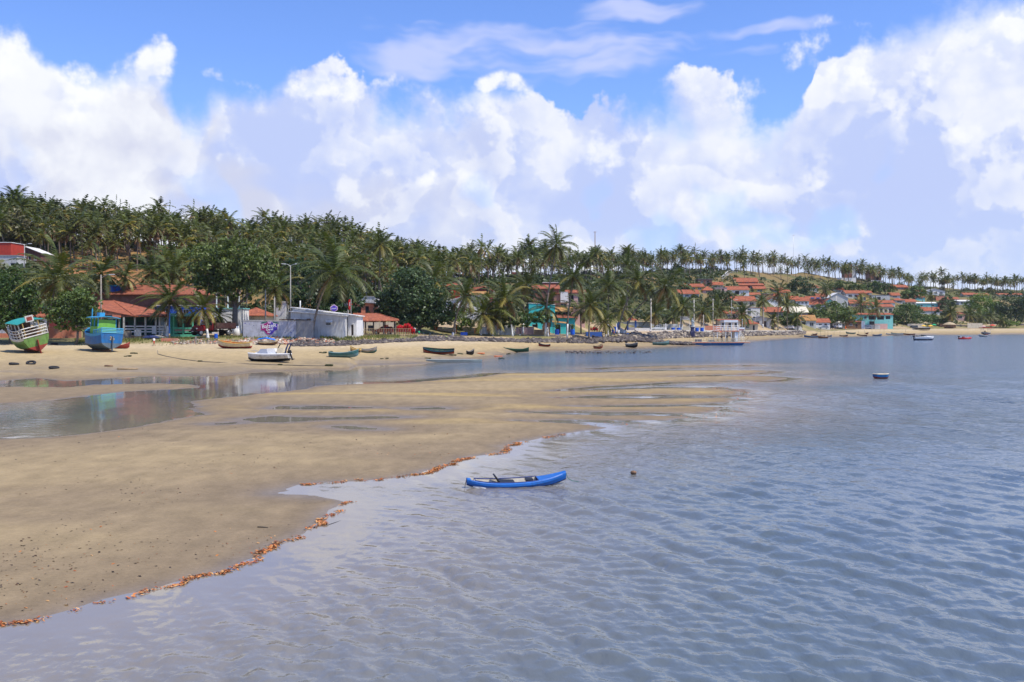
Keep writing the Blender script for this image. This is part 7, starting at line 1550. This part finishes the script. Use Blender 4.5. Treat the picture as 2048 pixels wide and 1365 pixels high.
lamp_pole('white thin post left of the sign board', 1361, 662, 633, 306, mat='white_paint', r=.07); lamp_pole('short concrete post on the sea wall', 1407, 662, 630, 322, mat='pale_concrete', r=.10); lamp_pole('flag pole beside the big brick house', 1136, 668, 590, 236, mat='concrete', r=.09)
def banner(label, px, base, top, Y):
    k = Y / FPX; x = (px - 1024) * k; zb = HC - (base - YH) * k; H = (base - top) * k; t = thing('feather_banner', label, 'banner', (x, Y, zb)); MB().tube([(0, 0, -.3), (0, 0, H)], .05, 6).build('pole', 'worn_white', t)
    m = MB(); m.loft([[(-.02, 0, H - 1.9), (-.42, 0, H - 1.8), (-.46, 0, H - .25), (-.30, 0, H), (-.02, 0, H - .05)], [(-.02, .02, H - 1.9), (-.42, .02, H - 1.8), (-.46, .02, H - .25), (-.30, .02, H), (-.02, .02, H - .05)]]); m.build('cloth', 'cloth_red', t); MB().box((-.28, -.012, H - 1.2), (-.18, -.004, H - .5)).build('emblem', 'cloth_white', t); MB().bar((0, 0, H - .9), (.3, 0, H - .9), .04).build('bracket', 'cloth_red', t)
banner('red feather banner on a pole over the workshop roof', 702, 668, 599, 178); banner('red feather banner on a striped pole beside the round tree', 911, 668, 607, 212)
def shield_sign():
    t = thing('hanging_sign', 'small purple shield sign on the post above the workshop', 'sign', P(668, 618, 172)); o = [(-.62, .35), (-.3, .55), (0, .75), (.3, .55), (.62, .35), (.6, -.2), (.35, -.35), (0, -.6), (-.35, -.35), (-.6, -.2)]
    m = MB(); m.loft([[(x, 0, z) for x, z in o], [(x, .06, z) for x, z in o]]); m.build('board', 'mural_pink', t); m = MB(); m.loft([[(x * .82, -.02, z * .82) for x, z in o], [(x * .82, -.004, z * .82) for x, z in o]]); m.build('face', 'mural_violet', t); MB().box((-.05, .08, -5.2), (.05, .18, .6)).build('post', 'steel', t); text_on(t, 'BalzeR', (0, -.025, -.05), (R(90), 0, 0), .30, 'cloth_white')
shield_sign()
def railing():
    Y = 177.5; k = Y / FPX; z = HC - (671 - YH) * k; t = thing('railing', 'low criss-cross wooden railing along the grass edge', 'fence', ((696 - 1024) * k, Y, z)); w = (821 - 696) * k; n = 26; h = 13 * k
    for q in range(n + 1): MB().box((q * w / n - .035, -.035, -.6), (q * w / n + .035, .035, h)).build('post', 'bare_wood' if q % 3 else 'grey_wood', t)
    for zz in (h, .08): MB().bar((0, 0, zz), (w, 0, zz), .035).build('rail', 'bare_wood', t)
    for q in range(n): MB().bar((q * w / n, 0, .1), ((q + 1) * w / n, 0, h - .05), .028).build('brace', 'bare_wood', t); 
    for q in range(0, 10): MB().bar(((q + 1) * w / n, .03, .1), (q * w / n, .03, h - .05), .028).build('brace', 'bare_wood', t)
railing()
def chair_mesh():
    m = MB(); m.box((-.22, -.22, .40), (.22, .22, .45)); m.loft([[(-.22, .18, .45), (.22, .18, .45), (.22, .22, .45), (-.22, .22, .45)], [(-.20, .28, .85), (.20, .28, .85), (.20, .32, .85), (-.20, .32, .85)]])
    for x in (-.2, .2):
        for y in (-.2, .2): m.box((x - .025, y - .025, 0), (x + .025, y + .025, .40))
        m.box((x - .02, -.2, .60), (x + .02, .24, .64)); m.box((x - .02, -.2, .45), (x + .02, -.16, .60))
    return m.mesh('plastic_chair', 'plastic_red')
CH = chair_mesh()
def chairs(px, Y, base, n, lab, grp):
    k = Y / FPX; x = (px - 1024) * k; z = HC - (base - YH) * k
    for q in range(n):
        o = bpy.data.objects.new('plastic_chair', CH); link(o, label=lab, category='chair', group=grp, kind='thing'); o.location = (x, Y, z + q * .11); o.rotation_euler.z = .35 * math.sin(px)
for i, (px, n) in enumerate([(796, 8), (800.5, 9), (804.5, 8), (810, 11), (815, 12), (819.5, 10), (823, 6), (827, 3)]): chairs(px, 182.5 + .5 * (i % 3), 669, n, ['red plastic chair in the left half of the stacks by the railing', 'red plastic chair in the right half of the stacks by the railing'][i > 3], 'stacked red chairs at the railing ' + ['left', 'right'][i > 3])
for i, (px, n) in enumerate([(1183, 3), (1187, 4), (1190.5, 4), (1194, 3)]): chairs(px, 244, 664.5, n, 'red plastic chair on the blue terrace', 'red chairs on the blue terrace')
wall_thing('low blue painted terrace platform with red chairs', 1173, 1204, 669, 664.6, 242, 'shutter_blue', 3.5, name='terrace_platform')
def barrel(label, px, base, Y, r=.45, h=.9, plant=False):
    k = Y / FPX; t = thing('planter_barrel', label, 'barrel', ((px - 1024) * k, Y, HC - (base - YH) * k), 0, 'blue barrels along the sea wall'); MB().lathe([(r * .92, -.2), (r, .1), (r * .97, h * .5), (r, h * .9), (r * .94, h)], 14).build('barrel', 'barrel_blue', t, smooth=False)
    if plant:
        me = leaf_cloud('plant', int(px), [(0, 0, h + .5, .5, .5, .6)], 160, .16, *MG, 8); o = bpy.data.objects.new('plant', me); link(o, t)
barrel('blue planter barrel left of the white trunk before the turquoise house', 1114, 668, 226, .52, 1.0, True); barrel('blue planter barrel right of the white trunk before the turquoise house', 1145, 668, 227, .52, 1.0, True)
for px, lab in ((1346, 'first blue barrel left of the statue'), (1357, 'second blue barrel left of the statue'), (1394, 'first blue barrel right of the statue'), (1404, 'second blue barrel right of the statue')): barrel(lab, px, 662, 297, .55, .9)
barrel('small blue barrel beside the truck', 432, 675, 156, .28, .55); barrel('blue barrel on the terrace end', 1228, 664, 260, .6, 1.2)
def blue_cart():
    t = thing('trough', 'long blue trough on the sand by the leaning palm foot', 'trough', P(928, 669, 205), .05); MB().box((-.7, -.3, -.2), (.7, .3, .42)).build('tub', 'barrel_blue', t); MB().box((-.62, -.22, .422), (.62, .22, .46)).build('cover', 'cloth_navy', t)
    t = thing('bench', 'dark green stone bench under the huge round tree', 'bench', P(854, 669, 203)); MB().box((-1.1, -.35, .3), (1.1, .35, .42)).build('seat', 'dark_boat_green', t); MB().box((-.8, -.25, -.3), (-.5, .25, .3)).build('leg', 'concrete', t); MB().box((.5, -.25, -.3), (.8, .25, .3)).build('leg', 'concrete', t)
    t = thing('blue_tarp', 'crumpled blue tarpaulin on the rocks below the leaning palms', 'tarpaulin', P(1254, 670, 268)); m = MB(); m.loft([[(-.9, -.5, -.2), (.9, -.5, -.2), (1.0, .5, -.1), (-.8, .5, -.1)], [(-.4, -.2, .35), (.3, -.3, .5), (.5, .3, .42), (-.3, .3, .3)]]); m.build('sheet', 'tarp_blue', t)
    t = thing('tilted_slab', 'pale tilted board leaning between the two leaning palm trunks', 'board', P(1243, 668, 266)); MB().box((-.9, -.1, -.4), (.9, .0, 1.3), 0, Matrix.Rotation(.5, 4, 'Y')).build('board', 'worn_white', t)
    t = thing('notice_board', 'white notice board standing before the veranda house', 'sign', P(276, 674, 160)); MB().box((-.5, -.04, .1), (.5, .04, 1.1)).build('board', 'worn_white', t)
    for x in (-.42, .42): MB().box((x - .04, .042, -.5), (x + .04, .10, 1.1)).build('leg', 'grey_wood', t)
    t = thing('upturned_boat', 'dark upturned skiff beneath the white railing', 'boat', P(302, 678, 157.5), .3); m = MB(); m.loft([[(-1.3 + 2.6 * s, .55 * math.sin(math.pi * (.1 + .8 * s)) * math.cos(a), .05 + .55 * math.sin(math.pi * (.1 + .8 * s)) * math.sin(a)) for a in [math.pi * q / 6 for q in range(7)]] for s in [i / 8 for i in range(9)]]); m.build('hull', 'cloth_navy', t, smooth=True)
    t = thing('ramp', 'sloping concrete boat ramp beside the white painted trunk', 'ramp', P(318, 672, 160), -.15); m = MB(); m.loft([[(-.6, -.7, -.9), (5.0, -.7, -1.6), (5.0, .7, -1.6), (-.6, .7, -.9)], [(-.6, -.7, .10), (5.0, -.7, -.85), (5.0, .7, -.85), (-.6, .7, .10)]]); m.build('slab', 'concrete', t)
    t = thing('brick_pier', 'stub of coral brick wall under the ramp', 'wall', P(352, 685, 154)); MB().box((-2.2, -.2, -.5), (.2, .2, .62)).build('panel', 'coral_wall', t)
    t = thing('mooring_post', 'stubby weathered post on the stones before the truck', 'post', P(391, 686, 152.5)); MB().tube([(0, 0, -.4), (.03, 0, 1.0)], [.16, .13], 8).build('post', 'grey_wood', t)
blue_cart()
def sign_board():
    Y = 306; t = thing('sign_board', 'white banner sign hung between posts left of the statue', 'sign', P(1370, 640, Y)); k = Y / FPX; MB().box((-1.25, -.04, 0), (1.25, .04, .95)).build('board', 'cloth_white', t); MB().box((-1.1, -.055, .58), (1.1, -.042, .66)).build('print_line', 'cloth_navy', t); MB().box((-.9, -.055, .30), (.9, -.042, .37)).build('print_line', 'cloth_navy', t)
    for x in (-1.3, 1.3): MB().bar((x, 0, -3.6), (x, 0, 1.1), .06).build('post', 'white_paint', t)
sign_board()
def statue():
    Y = 298; t = thing('statue', 'grey standing statue on a navy pedestal above the sea wall', 'statue', P(1385, 663, Y)); MB().lathe([(.75, -1.6), (.75, -.2), (.62, -.1), (.55, 1.0), (.62, 1.05), (.80, 1.2), (.80, 1.32)], 8).build('pedestal', 'plinth_navy', t); MB().lathe([(.78, 1.322), (.78, 1.42)], 8).build('plinth_top', 'white_paint', t)
    MB().lathe([(.42, 1.422), (.40, 1.7), (.34, 2.4), (.36, 2.9), (.40, 3.1), (.30, 3.3), (.12, 3.42), (.12, 3.5), (.19, 3.6), (.20, 3.75), (.14, 3.9), (.04, 3.96)], 12).build('figure', 'statue_stone', t, smooth=True)
    for sg in (-1, 1): MB().tube([(sg * .34, 0, 3.1), (sg * .44, -.12, 2.75), (sg * .16, -.36, 2.72)], [.11, .10, .07], 7).build('arm', 'statue_stone', t, smooth=True)
statue()
for px, lab in ((1233, 'white obelisk post left of the leaning palms'), (1331.5, 'white obelisk post right of the pickup')):
    t = thing('obelisk_post', lab, 'post', P(px, 663, 285 if px < 1300 else 292), 0); MB().loft([[(-.32, -.32, -.5), (.32, -.32, -.5), (.32, .32, -.5), (-.32, .32, -.5)], [(-.26, -.26, .5), (.26, -.26, .5), (.26, .26, .5), (-.26, .26, .5)], [(-.12, -.12, 1.3), (.12, -.12, 1.3), (.12, .12, 1.3), (-.12, .12, 1.3)], [(-.10, -.10, 2.3), (.10, -.10, 2.3), (.10, .10, 2.3), (-.10, .10, 2.3)]]).build('shaft', 'white_paint', t)
def umbrella(label, px, base, top, Y, mat, r=1.5, closed=False):
    k = Y / FPX; x = (px - 1024) * k; zb = gz(x, Y); H = HC - (top - YH) * k - zb; t = thing('beach_umbrella', label, 'umbrella', (x, Y, zb), 0, 'beach umbrellas and tents'); MB().tube([(0, 0, -.3), (0, 0, H)], .04, 6).build('pole', 'white_paint', t)
    if closed: MB().lathe([(.06, H * .25), (.34, H * .3), (.26, H * .7), (.05, H)], 10).build('canopy', mat, t)
    else: MB().lathe([(r, H - .75), (r * .98, H - .68), (r * .5, H - .28), (.04, H)], 8).build('canopy', mat, t)
umbrella('left yellow beach umbrella behind the black launch', 1847, 660, 650, 524, 'cloth_yellow'); umbrella('right yellow beach umbrella behind the black launch', 1861, 660, 650, 524, 'cloth_yellow'); umbrella('green beach umbrella beside the yellow ones', 1868, 660, 648, 527, 'cloth_green'); umbrella('red beach umbrella above the red canopy boat', 1985, 660, 649, 530, 'cloth_red', 1.7); umbrella('white and pink beach umbrella left of the red one', 1967, 660, 651, 530, 'pink_wall', 1.3); umbrella('folded orange umbrella upright on the far sand', 1691, 664, 652, 452, 'cloth_orange', closed=True); umbrella('bright blue tent canopy on the far beach', 1757, 661, 653, 505, 'tarp_blue', 2.0); umbrella('tilted red sail cloth beside the blue tent', 1766, 660, 650, 510, 'cloth_red', 1.2)
thatch_kiosk('thatched bar hut between the far beach palms', 1901, 658, 540, 4.5, 2.6, 'rust_wood', 'rust_wood'); thatch_kiosk('thatched hut behind the yellow umbrellas', 1852, 658, 545, 4.2, 2.8, 'tan_stone', 'rust_wood')
def poles():
    for i, px in enumerate([1562, 1578, 1587, 1634, 1641, 1650, 1656, 1668, 1680, 1702, 1717, 1729, 1744, 1760, 1768, 1811]):
        py = float(np.interp(px, WL_PX, [b for a, b in WL])) - 1.0; Y = HC * FPX / (py - YH); x = (px - 1024) / FPX * Y; t = thing('mooring_pole', ('first', 'second', 'third', 'fourth', 'fifth', 'sixth', 'seventh', 'eighth', 'ninth', 'tenth', 'eleventh', 'twelfth', 'thirteenth', 'fourteenth', 'fifteenth', 'last')[i] + ' thin mooring pole from the ferry along the far shallows', 'pole', (x, Y, -.4), 0, 'mooring poles along the far shallows'); MB().tube([(0, 0, -.4), (.05 * math.sin(px), 0, 2.6 + .8 * abs(math.sin(px * 2.3)))], [.06, .04], 5).build('pole', 'grey_wood', t)
poles()
# small things on the sand
def tyre(label, px, py, tilt=0.0):
    Y = hit(px, py, 60, 200); k = Y / FPX; x = (px - 1024) * k; o = MB(); n = 18; R0, r0 = .42, .14
    rings = [[((R0 + r0 * math.cos(b)) * math.cos(a), (R0 + r0 * math.cos(b)) * math.sin(a), r0 * .9 * math.sin(b)) for b in [2 * math.pi * q / 8 for q in range(8)]] for a in [2 * math.pi * q / n for q in range(n + 1)]]
    o.loft(rings, 0, False); ob = o.build('old_tyre', 'rubber', None, (x, Y, gz(x, Y) + .10 + .2 * abs(math.sin(tilt))), 0, True, label=label, category='tyre', group='old tyres on the sand', kind='thing'); ob.rotation_euler = (tilt, .1, 0)
tyre('leftmost worn tyre lying flat on the sand', 28, 730); tyre('worn tyre tilted open beside the leftmost one', 62, 729, .35); tyre('worn tyre in the wet sand nearest the water', 108, 738, .1); tyre('small worn tyre between the two fishing boats', 109, 690, .05)
def log(label, pxa, pya, pxb, pyb, r, mat='bare_wood', name='driftwood_log', cat='log'):
    Ya, Yb = hit(pxa, pya, 15, 300), hit(pxb, pyb, 15, 300); a = Vector(((pxa - 1024) / FPX * Ya, Ya, 0)); b = Vector(((pxb - 1024) / FPX * Yb, Yb, 0)); a.z, b.z = max(-.02, gz(a.x, a.y)) + r * .7, max(-.02, gz(b.x, b.y)) + r * .7
    t = thing(name, label, cat, a); m = MB(); d = b - a; m.tube([Vector(), d * .33 + Vector((0, 0, r * .2)), d * .66 - Vector((0, 0, r * .1)), d], [r, r * .9, r * .95, r * .5], 7); m.build('wood', mat, t, smooth=True)
log('pale driftwood log lying on the wet sand', 234, 740, 276, 739.5, .12, 'bare_wood'); log('short dark driftwood stump before the blue boat', 209, 734, 226, 733.5, .10, 'rust_wood'); log('black stick poking from the leaf line into the water', 655, 1053, 681, 1047, .018, 'tar_black', 'driftwood_stick', 'stick'); log('thin dark stick on the sand left of the leaf line', 515, 1056, 536, 1056.5, .016, 'tar_black', 'driftwood_stick', 'stick'); log('small dark stick in the shallows below the black stick', 643, 1075, 657, 1075, .014, 'tar_black', 'driftwood_stick', 'stick')
log('green plank on the rocks under the red banner', 884, 676, 906, 675, .12, 'cabin_green', 'painted_plank', 'plank')
def rope():
    pts = []
    for px, py in ((316, 709), (330, 713), (360, 719), (400, 724), (440, 726), (500, 729), (560, 731), (620, 732.5), (658, 733)):
        Y = hit(px, py, 80, 200); x = (px - 1024) / FPX * Y; pts.append(Vector((x, Y, gz(x, Y) + .03)))
    t = thing('anchor_rope', 'long dark anchor rope trailing over the wet sand', 'rope', pts[0]); MB().tube([p - pts[0] for p in pts], .045, 5).build('rope', 'rope', t); 
    for f in (3, 6): q = pts[f] - pts[0]; MB().ball((q.x, q.y, q.z + .05), .16, 0, 7, (2.2, 1, .7)).build('weed_clump', 'seaweed', t)
    q = pts[-1] - pts[0]; MB().ball((q.x, q.y, q.z + .1), .22, 0, 7, (2.6, 1, .8)).build('weed_clump', 'seaweed', t)
    MB().tube([(0, 0, -.2), (-.05, 0, .5)], .04, 5).build('stake', 'grey_wood', t)
rope()
def small_lumps():
    r = random.Random(8)
    L = [(858, 718, 'dark net bundle lying at the punt end'), (905, 711, 'dark weed bundle left of the tub boat'), (922, 709, 'dark weed clump beside the tub boat'), (1019, 711, 'dark stone in the shallows below the green boat'), (1004, 726, 'small dark stone in the channel'), (769, 719, 'small dark lump on the sand before the yellow boat'), (663, 705, 'dark anchor lump left of the teal boat'), (645, 707, 'small dark lump at the rope end left of the teal boat'), (268, 708, 'weed tuft on the wet sand right of the blue boat'), (255, 714, 'flat weed patch on the wet sand')]
    for px, py, lab in L:
        Y = hit(px, py, 80, 300); x = (px - 1024) / FPX * Y; t = thing('weed_clump', lab, 'clump', (x, Y, max(0, gz(x, Y)))); m = MB()
        for q in range(5): m.ball((r.uniform(-.4, .4), r.uniform(-.2, .2), r.uniform(.02, .12)), r.uniform(.10, .24), 0, 6, (1.3, 1, .6))
        m.build('clump', 'seaweed', t)
    for a, b, py, lab in ((955, 968, 707.5, 'orange net strip on the sand tongue'), (990, 1003, 714.5, 'orange net heap at the tip of the sand tongue')):
        Y = hit(a, py, 100, 300); x = (a - 1024) / FPX * Y; t = thing('fishing_net', lab, 'net', (x, Y, max(0, gz(x, Y)))); m = MB(); w = (b - a) / FPX * Y
        for q in range(12): m.ball((w * q / 12 + r.uniform(0, .1), r.uniform(-.7, .7), .03), r.uniform(.12, .26), 0, 6, (1.4, 1.1, .4))
        m.build('net', 'net_orange', t)
small_lumps()
# ------------------------------------------------------------------ rocks, rubble, grass, leaf line (too many and too small to pick apart)
_phi = (1 + 5 ** .5) / 2
ICO_V = np.array([(-1, _phi, 0), (1, _phi, 0), (-1, -_phi, 0), (1, -_phi, 0), (0, -1, _phi), (0, 1, _phi), (0, -1, -_phi), (0, 1, -_phi), (_phi, 0, -1), (_phi, 0, 1), (-_phi, 0, -1), (-_phi, 0, 1)]) / 1.9
ICO_F = np.array([(0, 11, 5), (0, 5, 1), (0, 1, 7), (0, 7, 10), (0, 10, 11), (1, 5, 9), (5, 11, 4), (11, 10, 2), (10, 7, 6), (7, 1, 8), (3, 9, 4), (3, 4, 2), (3, 2, 6), (3, 6, 8), (3, 8, 9), (4, 9, 5), (2, 4, 11), (6, 2, 10), (8, 6, 7), (9, 8, 1)])
m_, t_n, b_n = new_mat('stones'); _c = attr(t_n, 'Col', 'Color'); _tc = t_n.new('ShaderNodeNewGeometry'); _k = t_n.lin(t_n.noise(_tc.outputs['Position'], 3.0, 4, .6), .3, .7, .65, 1.3); t_n.l.new(t_n.mix(1.0, _c, t_n.xyz(_k, _k, _k), 'MULTIPLY'), b_n.inputs['Base Color']); b_n.inputs['Roughness'].default_value = .92; b_n.inputs['Specular IOR Level'].default_value = .25; _M['stones'] = m_
def stones(name, label, X, Y, size, cols, seed, lift=0.1, zmin=None):
    r = np.random.default_rng(seed); n = len(X); Z = terrain(X, Y)[0]
    if zmin is not None: Z = np.maximum(Z, zmin)
    s = size * r.uniform(.45, 1.5, n)[:, None] * r.uniform(.6, 1.3, (n, 3)) * np.array([1.15, 1.0, .75])
    V = ICO_V[None] * (1 + .28 * r.normal(size=(n, 12, 1))) * s[:, None, :]
    a = r.uniform(0, 6.28, n); ca, sa = np.cos(a)[:, None], np.sin(a)[:, None]; V = np.stack([V[..., 0] * ca - V[..., 1] * sa, V[..., 0] * sa + V[..., 1] * ca, V[..., 2]], -1)
    V = V + np.stack([X, Y, Z + lift * size], -1)[:, None, :]; F = (ICO_F[None] + (np.arange(n) * 12)[:, None, None]).reshape(-1, 3)
    cols = np.array(cols); c = cols[r.integers(0, len(cols), n)] * r.uniform(.65, 1.35, n)[:, None]
    me = np_mesh(name, V.reshape(-1, 3), F, None, {'Col': np.repeat(c, 12, 0)}, smooth=False); me.materials.append(MAT('stones')); link(bpy.data.objects.new(name, me), kind='stuff', label=label, category='rocks')
def band(pxa, pxb, n, f0, f1, seed, ka=1, kb=2):
    r = np.random.default_rng(seed); px = r.uniform(pxa, pxb, n); ya = np.interp(px, ST_PX, [s[ka][0] for s in ST]); yb = np.interp(px, ST_PX, [s[kb][0] for s in ST]); Y = ya + (yb - ya) * (f0 + (f1 - f0) * r.random(n) * (.55 + .45 * vnoise(px * .07, px * 0 + seed))); k = vnoise(px * .045, px * 0 + seed * 3.3) > r.uniform(-.2, .55, n); px, Y = px[k], Y[k]; return (px - 1024) / FPX * Y, Y
DK = [(.085, .072, .070), (.12, .10, .09), (.17, .145, .12), (.07, .06, .06)]; PL = [(.30, .25, .19), (.20, .17, .14), (.38, .32, .24), (.14, .12, .11)]; RB = [(.36, .15, .09), (.30, .12, .07), (.42, .34, .26), (.26, .20, .15), (.50, .44, .36)]
stones('rubble', 'broken brick and tile rubble below the painted wall', *band(478, 668, 1500, .15, 1.0, 1), .20, RB, 1); stones('rocks', 'dark rock edging under the rubble and grass', *band(585, 840, 1500, -.12, .62, 2), .27, DK, 2); stones('rubble', 'mixed tan stones in front of the truck', *band(345, 490, 520, .2, 1.0, 3), .16, PL + RB, 3)
stones('rocks', 'dark rock wall below the round tree', *band(828, 928, 800, -.15, 1.05, 4), .32, DK, 4, .25); stones('rocks', 'dark piled boulders before the white gates and turquoise house', *band(930, 1195, 1500, -.4, .7, 5), .33, DK, 5, .12)
def spit():
    r = np.random.default_rng(6); pl = [(1186, 683), (1225, 681), (1262, 681), (1300, 684), (1340, 688.5), (1382, 690.5)]; W = np.array([((px - 1024) / FPX * hit(px, py, 120, 400), hit(px, py, 120, 400)) for px, py in pl]); f = r.uniform(0, len(pl) - 1.001, 1500); i = f.astype(int); t = (f - i)[:, None]; p = W[i] * (1 - t) + W[i + 1] * t; wd = np.interp(f, [0, 2, 5], [5, 6, 1.5]); p = p + np.stack([r.normal(0, .3, 1500), r.normal(0, 1, 1500) * wd * .5], -1); stones('rocks', 'low dark stone spit running out to the ferry', p[:, 0], p[:, 1], .42, DK, 7, .6, .05)
spit()
stones('revetment', 'sloping stone revetment under the sea wall road', *band(1238, 1610, 3600, -.05, 1.0, 8), .42, PL + DK, 8, .25); stones('rocks', 'small dark rocks in the shallows off the sand', *[np.array(q) for q in zip(*[G(px, py) for px, py in [(random.Random(i).uniform(1130, 1306) if i % 3 else random.Random(i).uniform(1130, 1175), random.Random(i + 99).uniform(703.5, 707.5)) for i in range(100)]])], .19, DK, 9, .1, .0)
def sea_wall():
    t = thing('sea_wall', 'long pale concrete kerb along the top of the stone revetment', 'wall', (0, 0, 0)); pr = None
    for px in range(1246, 1612, 12):
        Y = float(np.interp(px, ST_PX, [s[2][0] for s in ST])) + .6; x = (px - 1024) / FPX * Y; p = Vector((x, Y, gz(x, Y)))
        if pr is not None:
            d = p - pr; n = Vector((-d.y, d.x, 0)).normalized() * .28; m = MB(); m.loft([[pr - n + Vector((0, 0, -.6)), p - n + Vector((0, 0, -.6)), p + n + Vector((0, 0, -.6)), pr + n + Vector((0, 0, -.6))], [pr - n + Vector((0, 0, .38)), p - n + Vector((0, 0, .38)), p + n + Vector((0, 0, .38)), pr + n + Vector((0, 0, .38))]]); m.build('kerb_block', 'pale_concrete', t)
        pr = p
sea_wall()
def grass():
    r = np.random.default_rng(12); n = 9000; px = r.uniform(150, 835, n); y2 = np.interp(px, ST_PX, [s[2][0] for s in ST]); Y = y2 + r.normal(.5, 2.2, n); X = (px - 1024) / FPX * Y
    keep = (fbm(X * .25, Y * .25, 3) > .43) | ((px > 640) & (px < 800)); X, Y, px = X[keep], Y[keep], px[keep]; n = len(X); Z = terrain(X, Y)[0]; a = r.uniform(0, 6.28, n); h = r.uniform(.12, .42, n) * np.where((px > 640) & (px < 800), 1.2, 1); w = .07; V = np.stack([np.stack([X - np.cos(a) * w, Y - np.sin(a) * w, Z - .03], -1), np.stack([X + np.cos(a) * w, Y + np.sin(a) * w, Z - .03], -1), np.stack([X + r.normal(0, .12, n), Y + r.normal(0, .12, n), Z + h], -1)], 1).reshape(-1, 3)
    c = np.array([.10, .15, .03]) + (np.array([.26, .21, .07]) - np.array([.10, .15, .03])) * (r.random(n) ** 1.5)[:, None]; me = np_mesh('grass', V, np.arange(n * 3).reshape(-1, 3), None, {'Col': np.repeat(c, 3, 0)}, smooth=False); me.materials.append(MAT('tree_leaf')); link(bpy.data.objects.new('grass', me), kind='stuff', label='ragged green and dry grass along the shore road edge', category='grass')
grass()
def leaf_litter():
    r = np.random.default_rng(21); pts = np.array([G(*p) for p in BAR[2:13] + BAR[16:27]]); tips = [(1380, 835), (1420, 826), (1450, 818), (1484, 798), (1480, 788), (1427, 776), (1640, 750), (1240, 851)]
    seg = np.linalg.norm(np.diff(pts, axis=0), axis=1); seg[10] = 0; cum = np.concatenate([[0], np.cumsum(seg)]); N = 4200
    s = r.uniform(0, cum[-1] * .999, N * 2); s = s[vnoise(s * .9, s * 0 + 3.3) * .75 + vnoise(s * 3.1, s * 0 + 8.3) * .5 > r.uniform(.38, .85, len(s)) + np.clip((s / cum[-1] - .50), 0, 1) * .9][:N]; i = np.searchsorted(cum, s) - 1; t = ((s - cum[i]) / np.maximum(seg[i], 1e-6))[:, None]; p = pts[i] * (1 - t) + pts[i + 1] * t; d = pts[i + 1] - pts[i]; d /= np.linalg.norm(d, axis=1)[:, None]; nrm = np.stack([d[:, 1], -d[:, 0]], -1)
    sh = (vnoise(s * 1.7, s * 0 + 1.1) - .5) * .34; p = p + nrm * (sh + r.normal(0, .045, len(s)) * (1 + p[:, 1] * .02) + .10)[:, None]
    for px, py in tips:
        c = np.array(G(px, py)); k = 22; p = np.concatenate([p, c + np.stack([r.normal(0, .9, k), r.normal(0, 1.3, k)], -1)])
    n1 = len(p)
    # loose leaves and dark scraps over the bar
    px = r.uniform(-40, 1050, 6000); py = 855 + 405 * r.random(6000); q = np.array([G(a, b) for a, b in zip(px, py)]); p = np.concatenate([p, q]); z, sd, _, _ = terrain(p[:, 0], p[:, 1]); ok = np.ones(len(p), bool); ok[n1:] = (sd[n1:] > .15) & (z[n1:] > .012) & (fbm(q[:, 0] * .45, q[:, 1] * .45, 3) > r.uniform(.42, .78, len(q))); near = np.where(np.arange(len(p)) < n1, 1.0, np.exp(-np.maximum(sd, 0) / 2.2)); p, z, near = p[ok], z[ok], near[ok]; isline = (np.arange(len(ok)) < n1)[ok]; n = len(p)
    a = r.uniform(0, 6.28, n); L = np.where(isline, r.uniform(.022, .055, n), .008 + .042 * r.random(n) ** 2.4) * (1 + .010 * p[:, 1]); w = L * r.uniform(.35, .55, n); ux, uy = np.cos(a), np.sin(a); Z = np.maximum(z, .004) + .006 + np.where(isline, r.uniform(0, .016, n), 0); tl = r.uniform(-.5, .5, n) * L * .8
    C = np.stack([p[:, 0], p[:, 1], Z], -1); U = np.stack([ux * L, uy * L, tl], -1); W_ = np.stack([-uy * w, ux * w, r.uniform(-.3, .5, n) * w], -1); V = np.stack([C - U, C + W_ - U * .1 + [0, 0, .006], C + U, C - W_ - U * .1 + [0, 0, .006]], 1).reshape(-1, 3); V[:, 2] = np.maximum(V[:, 2], .004)
    orange = np.array([[.60, .23, .07], [.52, .18, .06], [.62, .34, .14], [.40, .11, .04], [.28, .13, .06]]); dark = np.array([[.035, .025, .02], [.07, .04, .025], [.11, .06, .03], [.05, .035, .03]]); c = np.where((r.random(n) < np.where(isline, .93, near * .65 + .06))[:, None], orange[r.integers(0, 5, n)], dark[r.integers(0, 4, n)]) * r.uniform(.7, 1.25, n)[:, None]
    me = np_mesh('leaf_litter', V, np.arange(n * 4).reshape(-1, 4), None, {'Col': np.repeat(c, 4, 0)}, smooth=False); me.materials.append(MAT('dry_leaf')); link(bpy.data.objects.new('leaf_litter', me), kind='stuff', label='line of fallen orange leaves washed up along the sandbar edge', category='leaves')
leaf_litter()

# ------------------------------------------------------------------ sea air
def air():
    m, t, b = new_mat('sea_air'); t.n.remove(b); v = t.new('ShaderNodeVolumePrincipled'); v.inputs['Color'].default_value = (.80, .88, 1.0, 1); v.inputs['Density'].default_value = .00005; v.inputs['Anisotropy'].default_value = .2
    t.l.new(v.outputs[0], t.n['Material Output'].inputs['Volume'])
    o = MB().box((-2600, -60, -3.5), (2600, 9200, 90)); me = bpy.data.meshes.new('haze'); me.from_pydata(o.v, [], o.f); me.materials.append(m); link(bpy.data.objects.new('haze', me), kind='stuff', label='thin pale sea haze over the whole bay', category='haze')
air()
